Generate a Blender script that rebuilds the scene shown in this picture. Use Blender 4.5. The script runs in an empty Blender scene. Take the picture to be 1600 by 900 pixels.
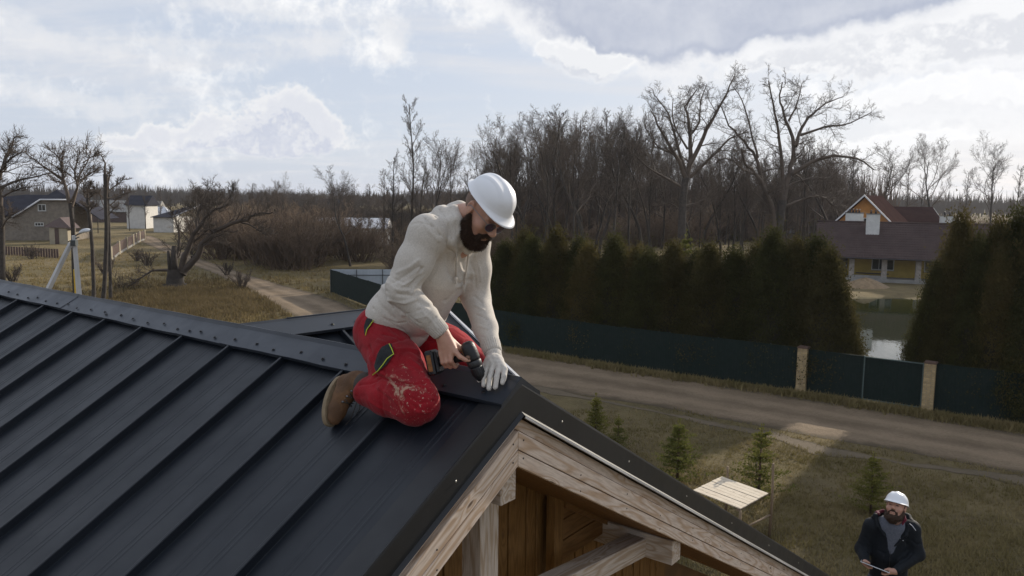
import bpy, bmesh, math, random
import numpy as np
from mathutils import Vector, Matrix, noise
sc = bpy.context.scene
COL = sc.collection
rng = np.random.default_rng(7)

# ------------------------------------------------------------------ camera
FPX, PITCH, ROLL, HC = 1205.0, math.radians(6.75), math.radians(0.65), 8.0
Fv = np.array([0, math.cos(PITCH), -math.sin(PITCH)]); Rv = np.array([1.0, 0, 0]); Uv = np.cross(Rv, Fv)
R2 = Rv * math.cos(ROLL) + Uv * math.sin(ROLL); U2 = Uv * math.cos(ROLL) - Rv * math.sin(ROLL)
CAM = np.array([0.0, 0.0, HC])
cd = bpy.data.cameras.new('camera'); cam = bpy.data.objects.new('camera', cd); COL.objects.link(cam)
cd.sensor_width = 36.0; cd.lens = 36.0 * FPX / 1600.0; cd.clip_start = 0.05; cd.clip_end = 6000
cam.matrix_world = Matrix(((R2[0], U2[0], -Fv[0], 0), (R2[1], U2[1], -Fv[1], 0), (R2[2], U2[2], -Fv[2], HC), (0, 0, 0, 1)))
sc.camera = cam
sc.view_settings.view_transform = 'Standard'; sc.view_settings.look = 'None'
sc.view_settings.exposure = EXPOSURE = 0.0; sc.view_settings.gamma = 1.0
sc.cycles.max_bounces = 6; sc.cycles.transparent_max_bounces = 6

def ray(x, y): return Fv + R2 * ((x - 800) / FPX) + U2 * ((450 - y) / FPX)
def P(x, y, d): return CAM + ray(x, y) * d                       # point d metres ahead of the camera
def hit(x, y, n, p0):
    r = ray(x, y); return CAM + r * (np.dot(np.asarray(p0) - CAM, n) / np.dot(r, n))
def ground(x, y, z=0.0): return hit(x, y, np.array([0, 0, 1.0]), (0, 0, z))
def depth(w): return float(np.dot(np.asarray(w) - CAM, Fv))

# ------------------------------------------------------------------ sun and sky
SUN_AZ, SUN_EL = math.radians(42), math.radians(22)
SUN = np.array([math.sin(SUN_AZ) * math.cos(SUN_EL), math.cos(SUN_AZ) * math.cos(SUN_EL), math.sin(SUN_EL)])
sd = bpy.data.lights.new('sun', 'SUN'); sd.energy = 5.0; sd.angle = math.radians(0.6); sd.color = (1.0, 0.90, 0.76)
so = bpy.data.objects.new('sun', sd); COL.objects.link(so); so.location = (30, 30, 60)
so.rotation_euler = Vector(SUN).to_track_quat('Z', 'Y').to_euler()

class NT:
    """small helper that writes node trees"""
    def __init__(s, tree): s.t = tree; s.N = tree.nodes; s.L = tree.links
    def n(s, typ, **kw):
        nd = s.N.new(typ)
        for k, v in kw.items(): setattr(nd, k, v)
        return nd
    def put(s, sock, val):
        if hasattr(val, 'is_output') or isinstance(val, bpy.types.NodeSocket): s.L.new(val, sock)
        elif val is not None: sock.default_value = val
    def m(s, op, a, b=None, c=None, clamp=False):
        nd = s.n('ShaderNodeMath', operation=op, use_clamp=clamp)
        s.put(nd.inputs[0], a); s.put(nd.inputs[1], b)
        if c is not None: s.put(nd.inputs[2], c)
        return nd.outputs[0]
    def vm(s, op, a, b=None, scale=None):
        nd = s.n('ShaderNodeVectorMath', operation=op); s.put(nd.inputs[0], a)
        if b is not None: s.put(nd.inputs[1], b)
        if scale is not None: s.put(nd.inputs['Scale'], scale)
        return nd.outputs['Value'] if op in ('DOT_PRODUCT', 'LENGTH', 'DISTANCE') else nd.outputs['Vector']
    def noise(s, vec, scale, detail=4, rough=0.55, dist=0.0, dim='3D'):
        nd = s.n('ShaderNodeTexNoise', noise_dimensions=dim); s.put(nd.inputs['Vector'], vec)
        nd.inputs['Scale'].default_value = scale; nd.inputs['Detail'].default_value = detail
        nd.inputs['Roughness'].default_value = rough; nd.inputs['Distortion'].default_value = dist
        return nd.outputs['Fac']
    def ramp(s, fac, a, b, lo=0.0, hi=1.0, smooth=True):
        nd = s.n('ShaderNodeMapRange', interpolation_type='SMOOTHSTEP' if smooth else 'LINEAR'); s.put(nd.inputs[0], fac)
        for i, q in zip((1, 2, 3, 4), (a, b, lo, hi)): nd.inputs[i].default_value = q
        return nd.outputs[0]
    def mix(s, fac, a, b, mode='MIX'):
        nd = s.n('ShaderNodeMix', data_type='RGBA', blend_type=mode); s.put(nd.inputs[0], fac)
        for sk, q in ((nd.inputs[6], a), (nd.inputs[7], b)):
            if isinstance(q, tuple) and len(q) == 3: q = (*q, 1)
            s.put(sk, q)
        return nd.outputs[2]

wd = bpy.data.worlds.new('World'); sc.world = wd; wd.use_nodes = True
wd.cycles.sampling_method = 'MANUAL'; wd.cycles.sample_map_resolution = 512
T = NT(wd.node_tree); wd.node_tree.nodes.clear()
sky = T.n('ShaderNodeTexSky', sky_type='NISHITA'); sky.sun_disc = False
sky.sun_elevation = SUN_EL; sky.sun_rotation = SUN_AZ; sky.air_density = 1.0; sky.dust_density = 1.2; sky.ozone_density = 1.5; sky.altitude = 100
tc = T.n('ShaderNodeTexCoord').outputs['Generated']
sep = T.n('ShaderNodeSeparateXYZ'); T.put(sep.inputs[0], tc)
zc = T.m('MAXIMUM', sep.outputs[2], 0.0)
den = T.m('ADD', zc, 0.10)
comb = T.n('ShaderNodeCombineXYZ'); T.put(comb.inputs[0], T.m('DIVIDE', sep.outputs[0], den)); T.put(comb.inputs[1], T.m('DIVIDE', sep.outputs[1], den))
plane = comb.outputs[0]
# tone of the clear sky: keep the Nishita colour but thin it to the hazy spring white-blue
hz = T.ramp(zc, 0.0, 0.32, 1.0, 0.0)
SUNC = T.vm('DOT_PRODUCT', tc, tuple(SUN))
glow = T.m('POWER', T.m('MAXIMUM', SUNC, 0.0), 7.0)
skyc = T.mix(0.78, sky.outputs[0], (7.0, 7.7, 9.1))
skyc = T.mix(T.m('MULTIPLY', hz, 0.30), skyc, (7.3, 7.9, 9.0))
skyc = T.mix(T.m('MULTIPLY', glow, 0.75, clamp=True), skyc, (9.8, 9.9, 10.2))
# thin streaky veil
mp = T.n('ShaderNodeMapping'); T.put(mp.inputs[0], plane); mp.inputs['Scale'].default_value = (0.55, 1.15, 1); mp.inputs['Rotation'].default_value = (0, 0, 0.22)
v1 = T.ramp(T.noise(mp.outputs[0], 0.9, 9, 0.62, 0.6), 0.42, 0.72)
v2 = T.ramp(T.noise(mp.outputs[0], 3.2, 7, 0.6, 0.5), 0.40, 0.75)
veil = T.m('ADD', T.m('MULTIPLY', v1, 0.55), T.m('MULTIPLY', T.m('MULTIPLY', v2, v1), 0.55), clamp=True)
skyc = T.mix(veil, skyc, (8.4, 8.5, 8.9))
# heaped clouds: groups of soft lobes whose outline and body are broken by billowing noise, lit from the sun's side
nA = T.n('ShaderNodeTexNoise'); T.put(nA.inputs['Vector'], tc); nA.inputs['Scale'].default_value = 7; nA.inputs['Detail'].default_value = 9; nA.inputs['Roughness'].default_value = .6
WARP = T.vm('ADD', tc, T.vm('SCALE', T.vm('SUBTRACT', nA.outputs['Color'], (0.5, 0.5, 0.5)), scale=0.10))
sunh = SUN / np.linalg.norm(SUN)
def field(vec, wvec, spec, scale, amp):
    tot = None
    for (px, py, sx, sy) in spec:
        r = ray(px, py); r = r / np.linalg.norm(r); h = np.array([r[1], -r[0], 0]); h /= np.linalg.norm(h); k = np.cross(h, r)
        dv = T.vm('SUBTRACT', wvec, tuple(r)); a = T.vm('DOT_PRODUCT', dv, tuple(h / (sx / FPX))); b = T.vm('DOT_PRODUCT', dv, tuple(k / (sy / FPX)))
        g = T.m('POWER', 2.718, T.m('MULTIPLY', T.m('ADD', T.m('MULTIPLY', a, a), T.m('MULTIPLY', b, b)), -0.6)); tot = g if tot is None else T.m('ADD', tot, g)
    nz = T.noise(vec, scale, 10, 0.64, 0.0); b1 = T.m('ABSOLUTE', T.m('SUBTRACT', T.noise(vec, scale * 2.3, 6, 0.6, 0.0), 0.5))
    return T.m('ADD', T.m('MINIMUM', tot, 1.15), T.m('MULTIPLY', T.m('SUBTRACT', T.m('SUBTRACT', nz, T.m('MULTIPLY', b1, 0.8)), 0.42), amp))
def cloud(base, spec, scale, amp, lit, dark, lo, hi, op=1.0, thick=(0.5, 1.2), relief=3.0, off=0.018):
    val = field(tc, WARP, spec, scale, amp)
    sh = tuple(sunh * off + np.array([0, 0, off * .7]))
    val2 = field(T.vm('ADD', tc, sh), T.vm('ADD', WARP, sh), spec, scale, amp)
    edgen = T.noise(tc, 3.1, 3, .5)
    msk = T.ramp(T.m('ADD', val, T.m('MULTIPLY', T.m('SUBTRACT', edgen, .5), .25)), lo, hi)
    rel = T.m('MULTIPLY_ADD', T.m('SUBTRACT', val, val2), relief, .35, clamp=True)
    th = T.ramp(val, thick[0], thick[1], 1.0, 0.0)
    lum = T.m('ADD', T.m('MULTIPLY', rel, .55), T.m('MULTIPLY', th, .75), clamp=True)
    return T.mix(T.m('MULTIPLY', msk, op), base, T.mix(lum, dark, lit))
skyc = cloud(skyc, [(365, 205, 90, 15), (430, 185, 56, 26), (470, 162, 30, 34), (505, 192, 24, 16), (240, 212, 50, 9), (430, 218, 90, 10)], 24, 1.8, (9.8, 9.8, 9.9), (6.6, 7.0, 8.2), 0.42, 0.95, .9, (.4, 1.3), 4.0)
skyc = cloud(skyc, [(615, 60, 14, 28), (590, 90, 22, 10), (520, 60, 70, 12), (430, 15, 110, 14), (120, 60, 180, 22), (60, 150, 160, 16)], 15, 2.6, (9.8, 9.8, 9.8), (8.2, 8.4, 9.0), 0.30, 1.5, .75)
skyc = cloud(skyc, [(1300, 92, 90, 18), (1240, 92, 40, 16), (1400, 85, 80, 16), (1320, 55, 110, 16), (1600, 55, 100, 34), (1500, 35, 110, 26)], 17, 2.0, (11.5, 11.5, 11.5), (8.3, 8.5, 9.0), 0.40, .95)
skyc = cloud(skyc, [(965, 36, 70, 36), (1050, 50, 90, 34), (1150, 20, 120, 28), (1010, -10, 120, 40), (1250, -15, 130, 30), (1400, -45, 140, 34), (1100, -60, 260, 40)], 8, 1.25, (11, 11, 11), (5.0, 5.5, 6.8), 0.08, 0.42, 1.0, (.34, .92), .8, .03)
skyc = cloud(skyc, [(880, 98, 24, 20), (915, 108, 28, 14), (965, 104, 34, 9), (858, 86, 12, 10)], 20, 1.6, (10.8, 10.8, 10.8), (7.6, 7.9, 8.6), 0.34, 1.05, 1, (.5, 1.1))
skyc = cloud(skyc, [(1360, 225, 60, 10), (1440, 212, 90, 8), (1560, 160, 120, 24), (1300, 235, 40, 6), (1450, 140, 150, 12)], 18, 2.2, (11.5, 11.5, 11.5), (9.6, 9.7, 10.0), 0.34, 1.1, .8)
bg = T.n('ShaderNodeBackground'); T.put(bg.inputs[0], skyc); bg.inputs[1].default_value = 0.093
T.L.new(bg.outputs[0], T.n('ShaderNodeOutputWorld').inputs[0])

# ------------------------------------------------------------------ mesh and object helpers
class MB:
    def __init__(s): s.v = []; s.f = []; s.sm = []; s.n = 0
    def add(s, v, f, smooth=False):
        v = np.asarray(v, float).reshape(-1, 3); s.v.append(v)
        for q in f: s.f.append([i + s.n for i in q])
        s.sm += [smooth] * len(f); s.n += len(v); return s
    def box(s, c, x, y, z):
        """box from centre and three half-axis vectors"""
        c, x, y, z = map(lambda q: np.asarray(q, float), (c, x, y, z))
        v = [c + i * x + j * y + k * z for k in (-1, 1) for j in (-1, 1) for i in (-1, 1)]
        f = [(0, 2, 3, 1), (4, 5, 7, 6), (0, 1, 5, 4), (2, 6, 7, 3), (0, 4, 6, 2), (1, 3, 7, 5)]
        if np.dot(np.cross(x, y), z) < 0: f = [q[::-1] for q in f]
        return s.add(v, f)
    def aabb(s, a, b):
        a, b = np.minimum(a, b), np.maximum(a, b); h = (b - a) / 2
        return s.box((a + b) / 2, (h[0], 0, 0), (0, h[1], 0), (0, 0, h[2]))
    def prism(s, pts, ext):
        """closed planar polygon extruded by a vector"""
        p = np.asarray(pts, float); e = np.asarray(ext, float); n = len(p)
        nn = np.zeros(3)
        for i in range(n): nn += np.cross(p[i] - p[0], p[(i + 1) % n] - p[0])
        if np.dot(nn, e) > 0: p = p[::-1]
        v = np.vstack([p, p + e])
        f = [tuple(range(n)), tuple(range(2 * n - 1, n - 1, -1))] + [(i, i + n, (i + 1) % n + n, (i + 1) % n) for i in range(n)]
        return s.add(v, f)
    def tube(s, pts, rad, sides=6, cap=True, smooth=True, flat=None):
        pts = np.asarray(pts, float); n = len(pts); rad = np.broadcast_to(np.asarray(rad, float), (n,))
        t = np.gradient(pts, axis=0); t /= np.linalg.norm(t, axis=1)[:, None] + 1e-12
        ref = np.array([0, 0, 1.0]) if abs(t[0][2]) < .9 else np.array([1.0, 0, 0])
        a = np.cross(t[0], ref); a /= np.linalg.norm(a); vs = []
        ang = np.arange(sides) * 2 * math.pi / sides
        for i in range(n):
            a = a - t[i] * np.dot(a, t[i]); a /= np.linalg.norm(a) + 1e-12; b = np.cross(t[i], a)
            k = 1.0 if flat is None else flat
            vs.append(pts[i] + rad[i] * (np.cos(ang)[:, None] * a + k * np.sin(ang)[:, None] * b))
        f = [(i * sides + j, i * sides + (j + 1) % sides, (i + 1) * sides + (j + 1) % sides, (i + 1) * sides + j) for i in range(n - 1) for j in range(sides)]
        if cap: f += [tuple(range(sides))[::-1], tuple(range((n - 1) * sides, n * sides))]
        return s.add(np.vstack(vs), f, smooth)
    def grid(s, V, smooth=True, close_u=False):
        V = np.asarray(V, float); a, b = V.shape[:2]
        f = []
        for i in range(a - 1):
            for j in range(b - (0 if close_u else 1)):
                f.append((i * b + j, i * b + (j + 1) % b, (i + 1) * b + (j + 1) % b, (i + 1) * b + j))
        return s.add(V.reshape(-1, 3), f, smooth)
    def mesh(s, name, org=(0, 0, 0)):
        me = bpy.data.meshes.new(name); v = np.vstack(s.v) - np.asarray(org, float)
        me.from_pydata(v.tolist(), [], s.f); me.polygons.foreach_set('use_smooth', s.sm); me.update()
        return me

def props(o, label=None, cat=None, group=None, kind=None):
    if label: o['label'] = label
    if cat: o['category'] = cat
    if group: o['group'] = group
    if kind: o['kind'] = kind
    return o
def worldloc(o):
    l = Vector((0, 0, 0))
    while o: l += o.location; o = o.parent
    return l
def obj(name, mb, mat, parent=None, loc=None, **kw):
    """link a mesh; vertices are given in world space and stored relative to the object's origin"""
    if isinstance(mb, MB):
        base = worldloc(parent) if parent else Vector((0, 0, 0))
        org = np.array(base) + (np.array(loc) - np.array(base) if loc is not None else 0)
        me = mb.mesh(name, org)
    else: me = mb; base = worldloc(parent) if parent else Vector((0, 0, 0)); org = np.array(loc) if loc is not None else np.array(base)
    if mat and not me.materials: me.materials.append(mat)
    o = bpy.data.objects.new(name, me); COL.objects.link(o)
    if parent: o.parent = parent
    o.location = Vector(org) - base
    return props(o, **kw)
def thing(name, loc, label, cat, group=None):
    o = bpy.data.objects.new(name, None); COL.objects.link(o); o.location = Vector(loc); o.empty_display_size = .2
    return props(o, label, cat, group)
def copy_tree(o, parent=None):
    c = o.copy(); COL.objects.link(c)
    if parent: c.parent = parent
    for ch in list(o.children): copy_tree(ch, c)
    return c
def bevelled(me, w=.004):
    bm = bmesh.new(); bm.from_mesh(me); bmesh.ops.bevel(bm, geom=bm.edges[:], offset=w, segments=1, affect='EDGES'); bm.to_mesh(me); bm.free(); return me
def nz3(p, s, o=0.0): return noise.noise(Vector((p[0] * s + o, p[1] * s + o * .7, p[2] * s - o)))

# ------------------------------------------------------------------ materials
def mat(name, col, rough=0.7, var=0.25, scale=8.0, col2=None, bump=0.0, bscale=60.0, metal=0.0, spec=0.5, detail=4, stretch=None, sheen=0, trans=0, sss=0, obj_rand=0.0):
    m = bpy.data.materials.new(name); m.use_nodes = True; t = NT(m.node_tree); bs = t.N['Principled BSDF']
    tcn = t.n('ShaderNodeTexCoord'); vec = tcn.outputs['Object']
    if stretch:
        mp = t.n('ShaderNodeMapping'); t.put(mp.inputs[0], vec); mp.inputs['Scale'].default_value = stretch; vec = mp.outputs[0]
    n = t.noise(vec, scale, detail, 0.6)
    f = t.ramp(n, 0.3, 0.7)
    c2 = col2 or tuple(c * (1 - var) for c in col)
    c = t.mix(f, tuple(c2), tuple(col))
    if obj_rand:
        oi = t.n('ShaderNodeObjectInfo').outputs['Random']
        c = t.mix(1.0, c, t.mix(oi, (1 - obj_rand,) * 3, (1 + obj_rand,) * 3), 'MULTIPLY')
    t.put(bs.inputs['Base Color'], c)
    bs.inputs['Roughness'].default_value = rough; bs.inputs['Metallic'].default_value = metal
    bs.inputs['Specular IOR Level'].default_value = spec
    if sheen: bs.inputs['Sheen Weight'].default_value = sheen
    if sss: bs.inputs['Subsurface Weight'].default_value = sss; bs.inputs['Subsurface Radius'].default_value = (.01, .004, .002); bs.inputs['Subsurface Scale'].default_value = .5
    if bump:
        b = t.n('ShaderNodeBump'); b.inputs['Strength'].default_value = bump; b.inputs['Distance'].default_value = 0.01
        t.put(b.inputs['Height'], t.noise(vec, bscale, 5, 0.6)); t.L.new(b.outputs[0], bs.inputs['Normal'])
    m['nt'] = 1
    return m
def leafmat(name, col, col2, scale=1.0, trans=0.35):
    """foliage: diffuse with some light passing through"""
    m = bpy.data.materials.new(name); m.use_nodes = True; t = NT(m.node_tree); t.N.clear()
    vec = t.n('ShaderNodeTexCoord').outputs['Object']
    f = t.ramp(t.noise(vec, scale, 5, 0.65), 0.3, 0.7)
    oi = t.n('ShaderNodeObjectInfo').outputs['Random']
    c = t.mix(f, col2, col); c = t.mix(1.0, c, t.mix(oi, (.8, .85, .85), (1.2, 1.15, 1.1)), 'MULTIPLY')
    d = t.n('ShaderNodeBsdfDiffuse'); t.put(d.inputs[0], c); tr = t.n('ShaderNodeBsdfTranslucent'); t.put(tr.inputs[0], c)
    mx = t.n('ShaderNodeMixShader'); mx.inputs[0].default_value = trans
    t.L.new(d.outputs[0], mx.inputs[1]); t.L.new(tr.outputs[0], mx.inputs[2]); t.L.new(mx.outputs[0], t.n('ShaderNodeOutputMaterial').inputs[0])
    return m
def woodmat(name, col, col2, knots=True, rough=.75, along=0, scale=1.0, grain=1.0):
    """sawn timber: stretched rings and knots in the piece's own space ('along' is the long axis)"""
    m = bpy.data.materials.new(name); m.use_nodes = True; t = NT(m.node_tree); bs = t.N['Principled BSDF']
    at = t.n('ShaderNodeAttribute', attribute_name='grain').outputs['Vector']
    mp = t.n('ShaderNodeMapping'); t.put(mp.inputs[0], at); mp.inputs['Scale'].default_value = (1.6 * scale, 16 * scale, 16 * scale)
    oi = t.n('ShaderNodeObjectInfo').outputs['Random']
    cb = t.n('ShaderNodeCombineXYZ'); t.put(cb.inputs[0], t.m('MULTIPLY', oi, 37.0)); t.put(cb.inputs[1], t.m('MULTIPLY', oi, 91.0))
    vec = t.vm('ADD', mp.outputs[0], cb.outputs[0])
    big = t.noise(vec, 0.55, 2, 0.4)
    vo = t.n('ShaderNodeTexVoronoi', feature='F1'); mp2 = t.n('ShaderNodeMapping'); t.put(mp2.inputs[0], t.vm('ADD', at, cb.outputs[0])); mp2.inputs['Scale'].default_value = (3.1, 9.0, 9.0)
    t.put(vo.inputs['Vector'], mp2.outputs[0]); vo.inputs['Scale'].default_value = 1.0; vo.inputs['Randomness'].default_value = 1.0
    kd = vo.outputs['Distance']
    knot = t.ramp(kd, 0.02, 0.30, 1.0, 0.0)
    ph = t.m('ADD', t.m('MULTIPLY', big, 80.0 * grain), t.m('MULTIPLY', knot, 10.0 if knots else 0.0))
    rings = t.m('MULTIPLY_ADD', t.m('SINE', ph), 0.5, 0.5)
    fine = t.noise(vec, 7.0, 3, 0.6)
    c = t.mix(t.m('MULTIPLY', t.m('POWER', rings, 2.2), 0.95), col, col2)
    c = t.mix(t.ramp(fine, .35, .75, 0, .45), c, tuple(q * .62 for q in col2))
    if knots: c = t.mix(t.ramp(kd, 0.05, 0.105, .85, 0.0), c, (.060, .030, .014))
    t.put(bs.inputs['Base Color'], c); bs.inputs['Roughness'].default_value = rough; bs.inputs['Specular IOR Level'].default_value = .3
    b = t.n('ShaderNodeBump'); b.inputs['Strength'].default_value = .35; b.inputs['Distance'].default_value = .004; t.put(b.inputs['Height'], t.m('ADD', fine, t.m('MULTIPLY', rings, .3))); t.L.new(b.outputs[0], bs.inputs['Normal'])
    return m
def beam(name, a, b, wv, hv, m, parent, bev=.003, **kw):
    """straight timber from a to b with half-width and half-height vectors, grain running along it"""
    a, b, wv, hv = (np.asarray(q, float) for q in (a, b, wv, hv)); mb = MB(); ax = (b - a) / 2
    mb.box((a + b) / 2, ax, wv, hv); me = mb.mesh(name, worldloc(parent) if parent else (0, 0, 0))
    if bev: bevelled(me, bev)
    set_grain(me, ax, wv, hv); me.materials.append(m)
    o = bpy.data.objects.new(name, me); COL.objects.link(o)
    if parent: o.parent = parent
    return props(o, **kw)
def set_grain(me, ax, wv, hv):
    n = len(me.vertices); co = np.empty(n * 3); me.vertices.foreach_get('co', co); co = co.reshape(-1, 3); co = co - co.mean(0)
    B = np.stack([np.asarray(q, float) / np.linalg.norm(q) for q in (ax, wv, hv)])
    g = (co @ B.T).astype(np.float32)
    at = me.attributes.new('grain', 'FLOAT_VECTOR', 'POINT'); at.data.foreach_set('vector', g.ravel())
# ------------------------------------------------------------------ house frame: a towards the gable end, b towards the camera-side eave, c up, from the ridge's end
AZ, TS = math.radians(52.7), 0.565
PK = P(815, 592, 3.1)
UA = np.array([math.sin(AZ), -math.cos(AZ), 0.0]); UB = np.array([-math.cos(AZ), -math.sin(AZ), 0.0]); UC = np.array([0, 0, 1.0])
def W(a, b, c): return PK + UA * a + UB * b + UC * c
def J(x, y, b): w = hit(x, y, UB, PK + UB * b) - PK; return np.array([w @ UA, w @ UB, w @ UC])
def HA(x, y, a): w = hit(x, y, UA, PK + UA * a) - PK; return np.array([w @ UA, w @ UB, w @ UC])
CN = 1 / math.hypot(1, TS)                                       # cosine of the roof pitch
NL = (UB * TS + UC) * CN; DL = (UB - UC * TS) * CN               # near slope: outward normal and down-slope direction
NR = (-UB * TS + UC) * CN; DR = (-UB - UC * TS) * CN             # far slope

# ------------------------------------------------------------------ ground, road, path
def ground_mat():
    m = bpy.data.materials.new('dry_grass_ground'); m.use_nodes = True; t = NT(m.node_tree); bs = t.N['Principled BSDF']
    v = t.n('ShaderNodeTexCoord').outputs['Object']
    a = t.ramp(t.noise(v, .11, 5, .6), .38, .62); b = t.ramp(t.noise(v, .6, 6, .65), .38, .64); c = t.ramp(t.noise(v, 7, 6, .7), .3, .72)
    col = t.mix(a, (.115, .094, .042), (.205, .158, .082)); col = t.mix(t.m('MULTIPLY', b, .55), col, (.075, .058, .038))
    col = t.mix(t.m('MULTIPLY', c, .6), col, (.23, .185, .10)); t.put(bs.inputs['Base Color'], col)
    bs.inputs['Roughness'].default_value = .95; bs.inputs['Specular IOR Level'].default_value = .1
    bp = t.n('ShaderNodeBump'); bp.inputs['Strength'].default_value = .9; bp.inputs['Distance'].default_value = .12
    t.put(bp.inputs['Height'], t.m('ADD', t.noise(v, 2.2, 8, .7), t.noise(v, 14, 4, .7))); t.L.new(bp.outputs[0], bs.inputs['Normal'])
    return m
GM = ground_mat()
POND = [ground(x, y) for x, y in [(1296, 470), (1345, 461), (1420, 462), (1500, 470), (1560, 500), (1560, 540), (1470, 572), (1390, 574), (1330, 572), (1290, 520)]]
def in_poly(x, y, poly):
    c = False; n = len(poly)
    for i in range(n):
        x1, y1 = poly[i][:2]; x2, y2 = poly[i - 1][:2]
        if (y1 > y) != (y2 > y) and x < (x2 - x1) * (y - y1) / (y2 - y1) + x1: c = not c
    return c
def ribbon(L, R, z, n=60):
    """surface between two ground polylines, resampled"""
    def rs(p, k):
        p = np.asarray(p, float); d = np.r_[0, np.cumsum(np.linalg.norm(np.diff(p, axis=0), axis=1))]; s = np.linspace(0, d[-1], k)
        return np.stack([np.interp(s, d, p[:, j]) for j in range(3)], 1)
    a, b = rs(L, n), rs(R, n)
    rr = np.random.default_rng(3)
    for q, sgn in ((a, 1), (b, -1)):
        wob = np.convolve(rr.normal(0, .35, n + 8), np.ones(5) / 5, 'valid')[:n]; q += ((b - a) / (np.linalg.norm(b - a, axis=1)[:, None] + 1e-9)) * wob[:, None]
    V = np.stack([a + (b - a) * k for k in np.linspace(0, 1, 7)], 1); V[:, :, 2] = z
    return MB().grid(V, False)
# terrain: one sheet with the pond sunk into it, finer near the pond
gx = np.unique(np.concatenate([np.linspace(-2500, -120, 14), np.linspace(-120, 120, 97), np.linspace(120, 2500, 14)]))
gy = np.unique(np.concatenate([np.linspace(-400, -20, 6), np.linspace(-20, 140, 65), np.linspace(140, 4500, 22)]))
GZ = {}
V = np.zeros((len(gx), len(gy), 3))
pc = np.mean(np.array(POND), 0)
def pond_depth(x, y):
    d = 1e9; n = len(POND)
    for i in range(n):
        p, q = POND[i - 1][:2], POND[i][:2]; e = q - p; k = np.clip(np.dot((x, y) - p, e) / (e @ e), 0, 1); d = min(d, np.linalg.norm((x, y) - (p + k * e)))
    ins = in_poly(x, y, POND); return d if ins else -d
def gz(x, y):
    z = 0.0
    if 5 < x < 75 and 25 < y < 95:
        d = pond_depth(x, y)
        if d > -1.2: z = -min(1.0, (d + 1.2) * .35)
    if y > 150: z += min(1.0, (y - 150) / 400) * 1.5 * math.sin(x * .01 + y * .004)
    return z
for i, x in enumerate(gx):
    for j, y in enumerate(gy): V[i, j] = (x, y, gz(x, y))
g = MB().grid(V, True); g.f = [q[::-1] for q in g.f] if np.cross(V[1, 0] - V[0, 0], V[0, 1] - V[0, 0])[2] < 0 else g.f
obj('ground', g, GM, kind='structure')
def watermat():
    m = bpy.data.materials.new('pond_water'); m.use_nodes = True; t = NT(m.node_tree); bs = t.N['Principled BSDF']
    bs.inputs['Base Color'].default_value = (.020, .026, .010, 1); bs.inputs['Roughness'].default_value = .03; bs.inputs['IOR'].default_value = 1.33
    v = t.n('ShaderNodeTexCoord').outputs['Object']; mp = t.n('ShaderNodeMapping'); t.put(mp.inputs[0], v); mp.inputs['Scale'].default_value = (1, .4, 1)
    b = t.n('ShaderNodeBump'); b.inputs['Strength'].default_value = .06; b.inputs['Distance'].default_value = .05; t.put(b.inputs['Height'], t.noise(mp.outputs[0], 3, 3, .5)); t.L.new(b.outputs[0], bs.inputs['Normal'])
    return m
wp = np.array(POND); wp = pc + (wp - pc) * 1.06; wp[:, 2] = -0.30
mb = MB(); mb.add(wp, [tuple(range(len(wp)))]); 
if np.cross(wp[1] - wp[0], wp[2] - wp[0])[2] < 0: mb.f = [q[::-1] for q in mb.f]
obj('pond', mb, watermat(), kind='structure')

def dirt_mat(name, c1, c2, c3, track=True):
    m = bpy.data.materials.new(name); m.use_nodes = True; t = NT(m.node_tree); bs = t.N['Principled BSDF']
    v = t.n('ShaderNodeTexCoord').outputs['Object']; u = t.n('ShaderNodeAttribute', attribute_name='across').outputs['Fac']
    a = t.ramp(t.noise(v, .35, 6, .65), .35, .65); b = t.noise(v, 9, 6, .7)
    col = t.mix(a, c1, c2); col = t.mix(t.ramp(b, .4, .7, 0, .5), col, c3)
    uu = t.m('ADD', u, t.m('MULTIPLY', t.m('SUBTRACT', t.noise(v, .8, 4, .6), .5), .30))
    edge = t.ramp(t.m('ABSOLUTE', t.m('SUBTRACT', uu, .5)), .36, .50)
    col = t.mix(t.m('MULTIPLY', edge, .9), col, (.085, .066, .042))
    if track:
        for c in (.32, .70):
            tr = t.ramp(t.m('ABSOLUTE', t.m('SUBTRACT', uu, c)), .02, .10, 1, 0); col = t.mix(t.m('MULTIPLY', tr, .35), col, tuple(k * 1.3 for k in c1))
        fn = t.ramp(t.m('ABSOLUTE', t.m('SUBTRACT', uu, .52)), .0, .09, 1, 0); col = t.mix(t.m('MULTIPLY', fn, .4), col, c3)
    t.put(bs.inputs['Base Color'], col); bs.inputs['Roughness'].default_value = .93; bs.inputs['Specular IOR Level'].default_value = .15
    bp = t.n('ShaderNodeBump'); bp.inputs['Strength'].default_value = .6; bp.inputs['Distance'].default_value = .05; t.put(bp.inputs['Height'], t.m('ADD', b, t.noise(v, 30, 4, .6))); t.L.new(bp.outputs[0], bs.inputs['Normal'])
    return m
def strip(name, Lp, Rp, z, m, n=70):
    mb = ribbon(Lp, Rp, z, n); o = obj(name, mb, m, kind='structure')
    k = np.tile(np.linspace(0, 1, 7), n).astype(np.float32); at = o.data.attributes.new('across', 'FLOAT', 'POINT'); at.data.foreach_set('value', k); return o
G = lambda pts: [ground(x, y) for x, y in pts]
far = G([(190, 352), (215, 358), (245, 372), (284, 393), (320, 407), (373, 425), (430, 443), (505, 463)]) + [ground(565, 487), ground(700, 522), ground(822, 552)] + G([(950, 572), (1150, 606), (1350, 640), (1600, 680), (1800, 712)])
near = G([(175, 356), (190, 362), (212, 373), (228, 381), (302, 414), (384, 450), (462, 496)]) + [ground(560, 541), ground(690, 580), ground(840, 602)] + G([(1050, 637), (1201, 669), (1314, 690), (1456, 712), (1600, 740), (1800, 780)])
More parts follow.
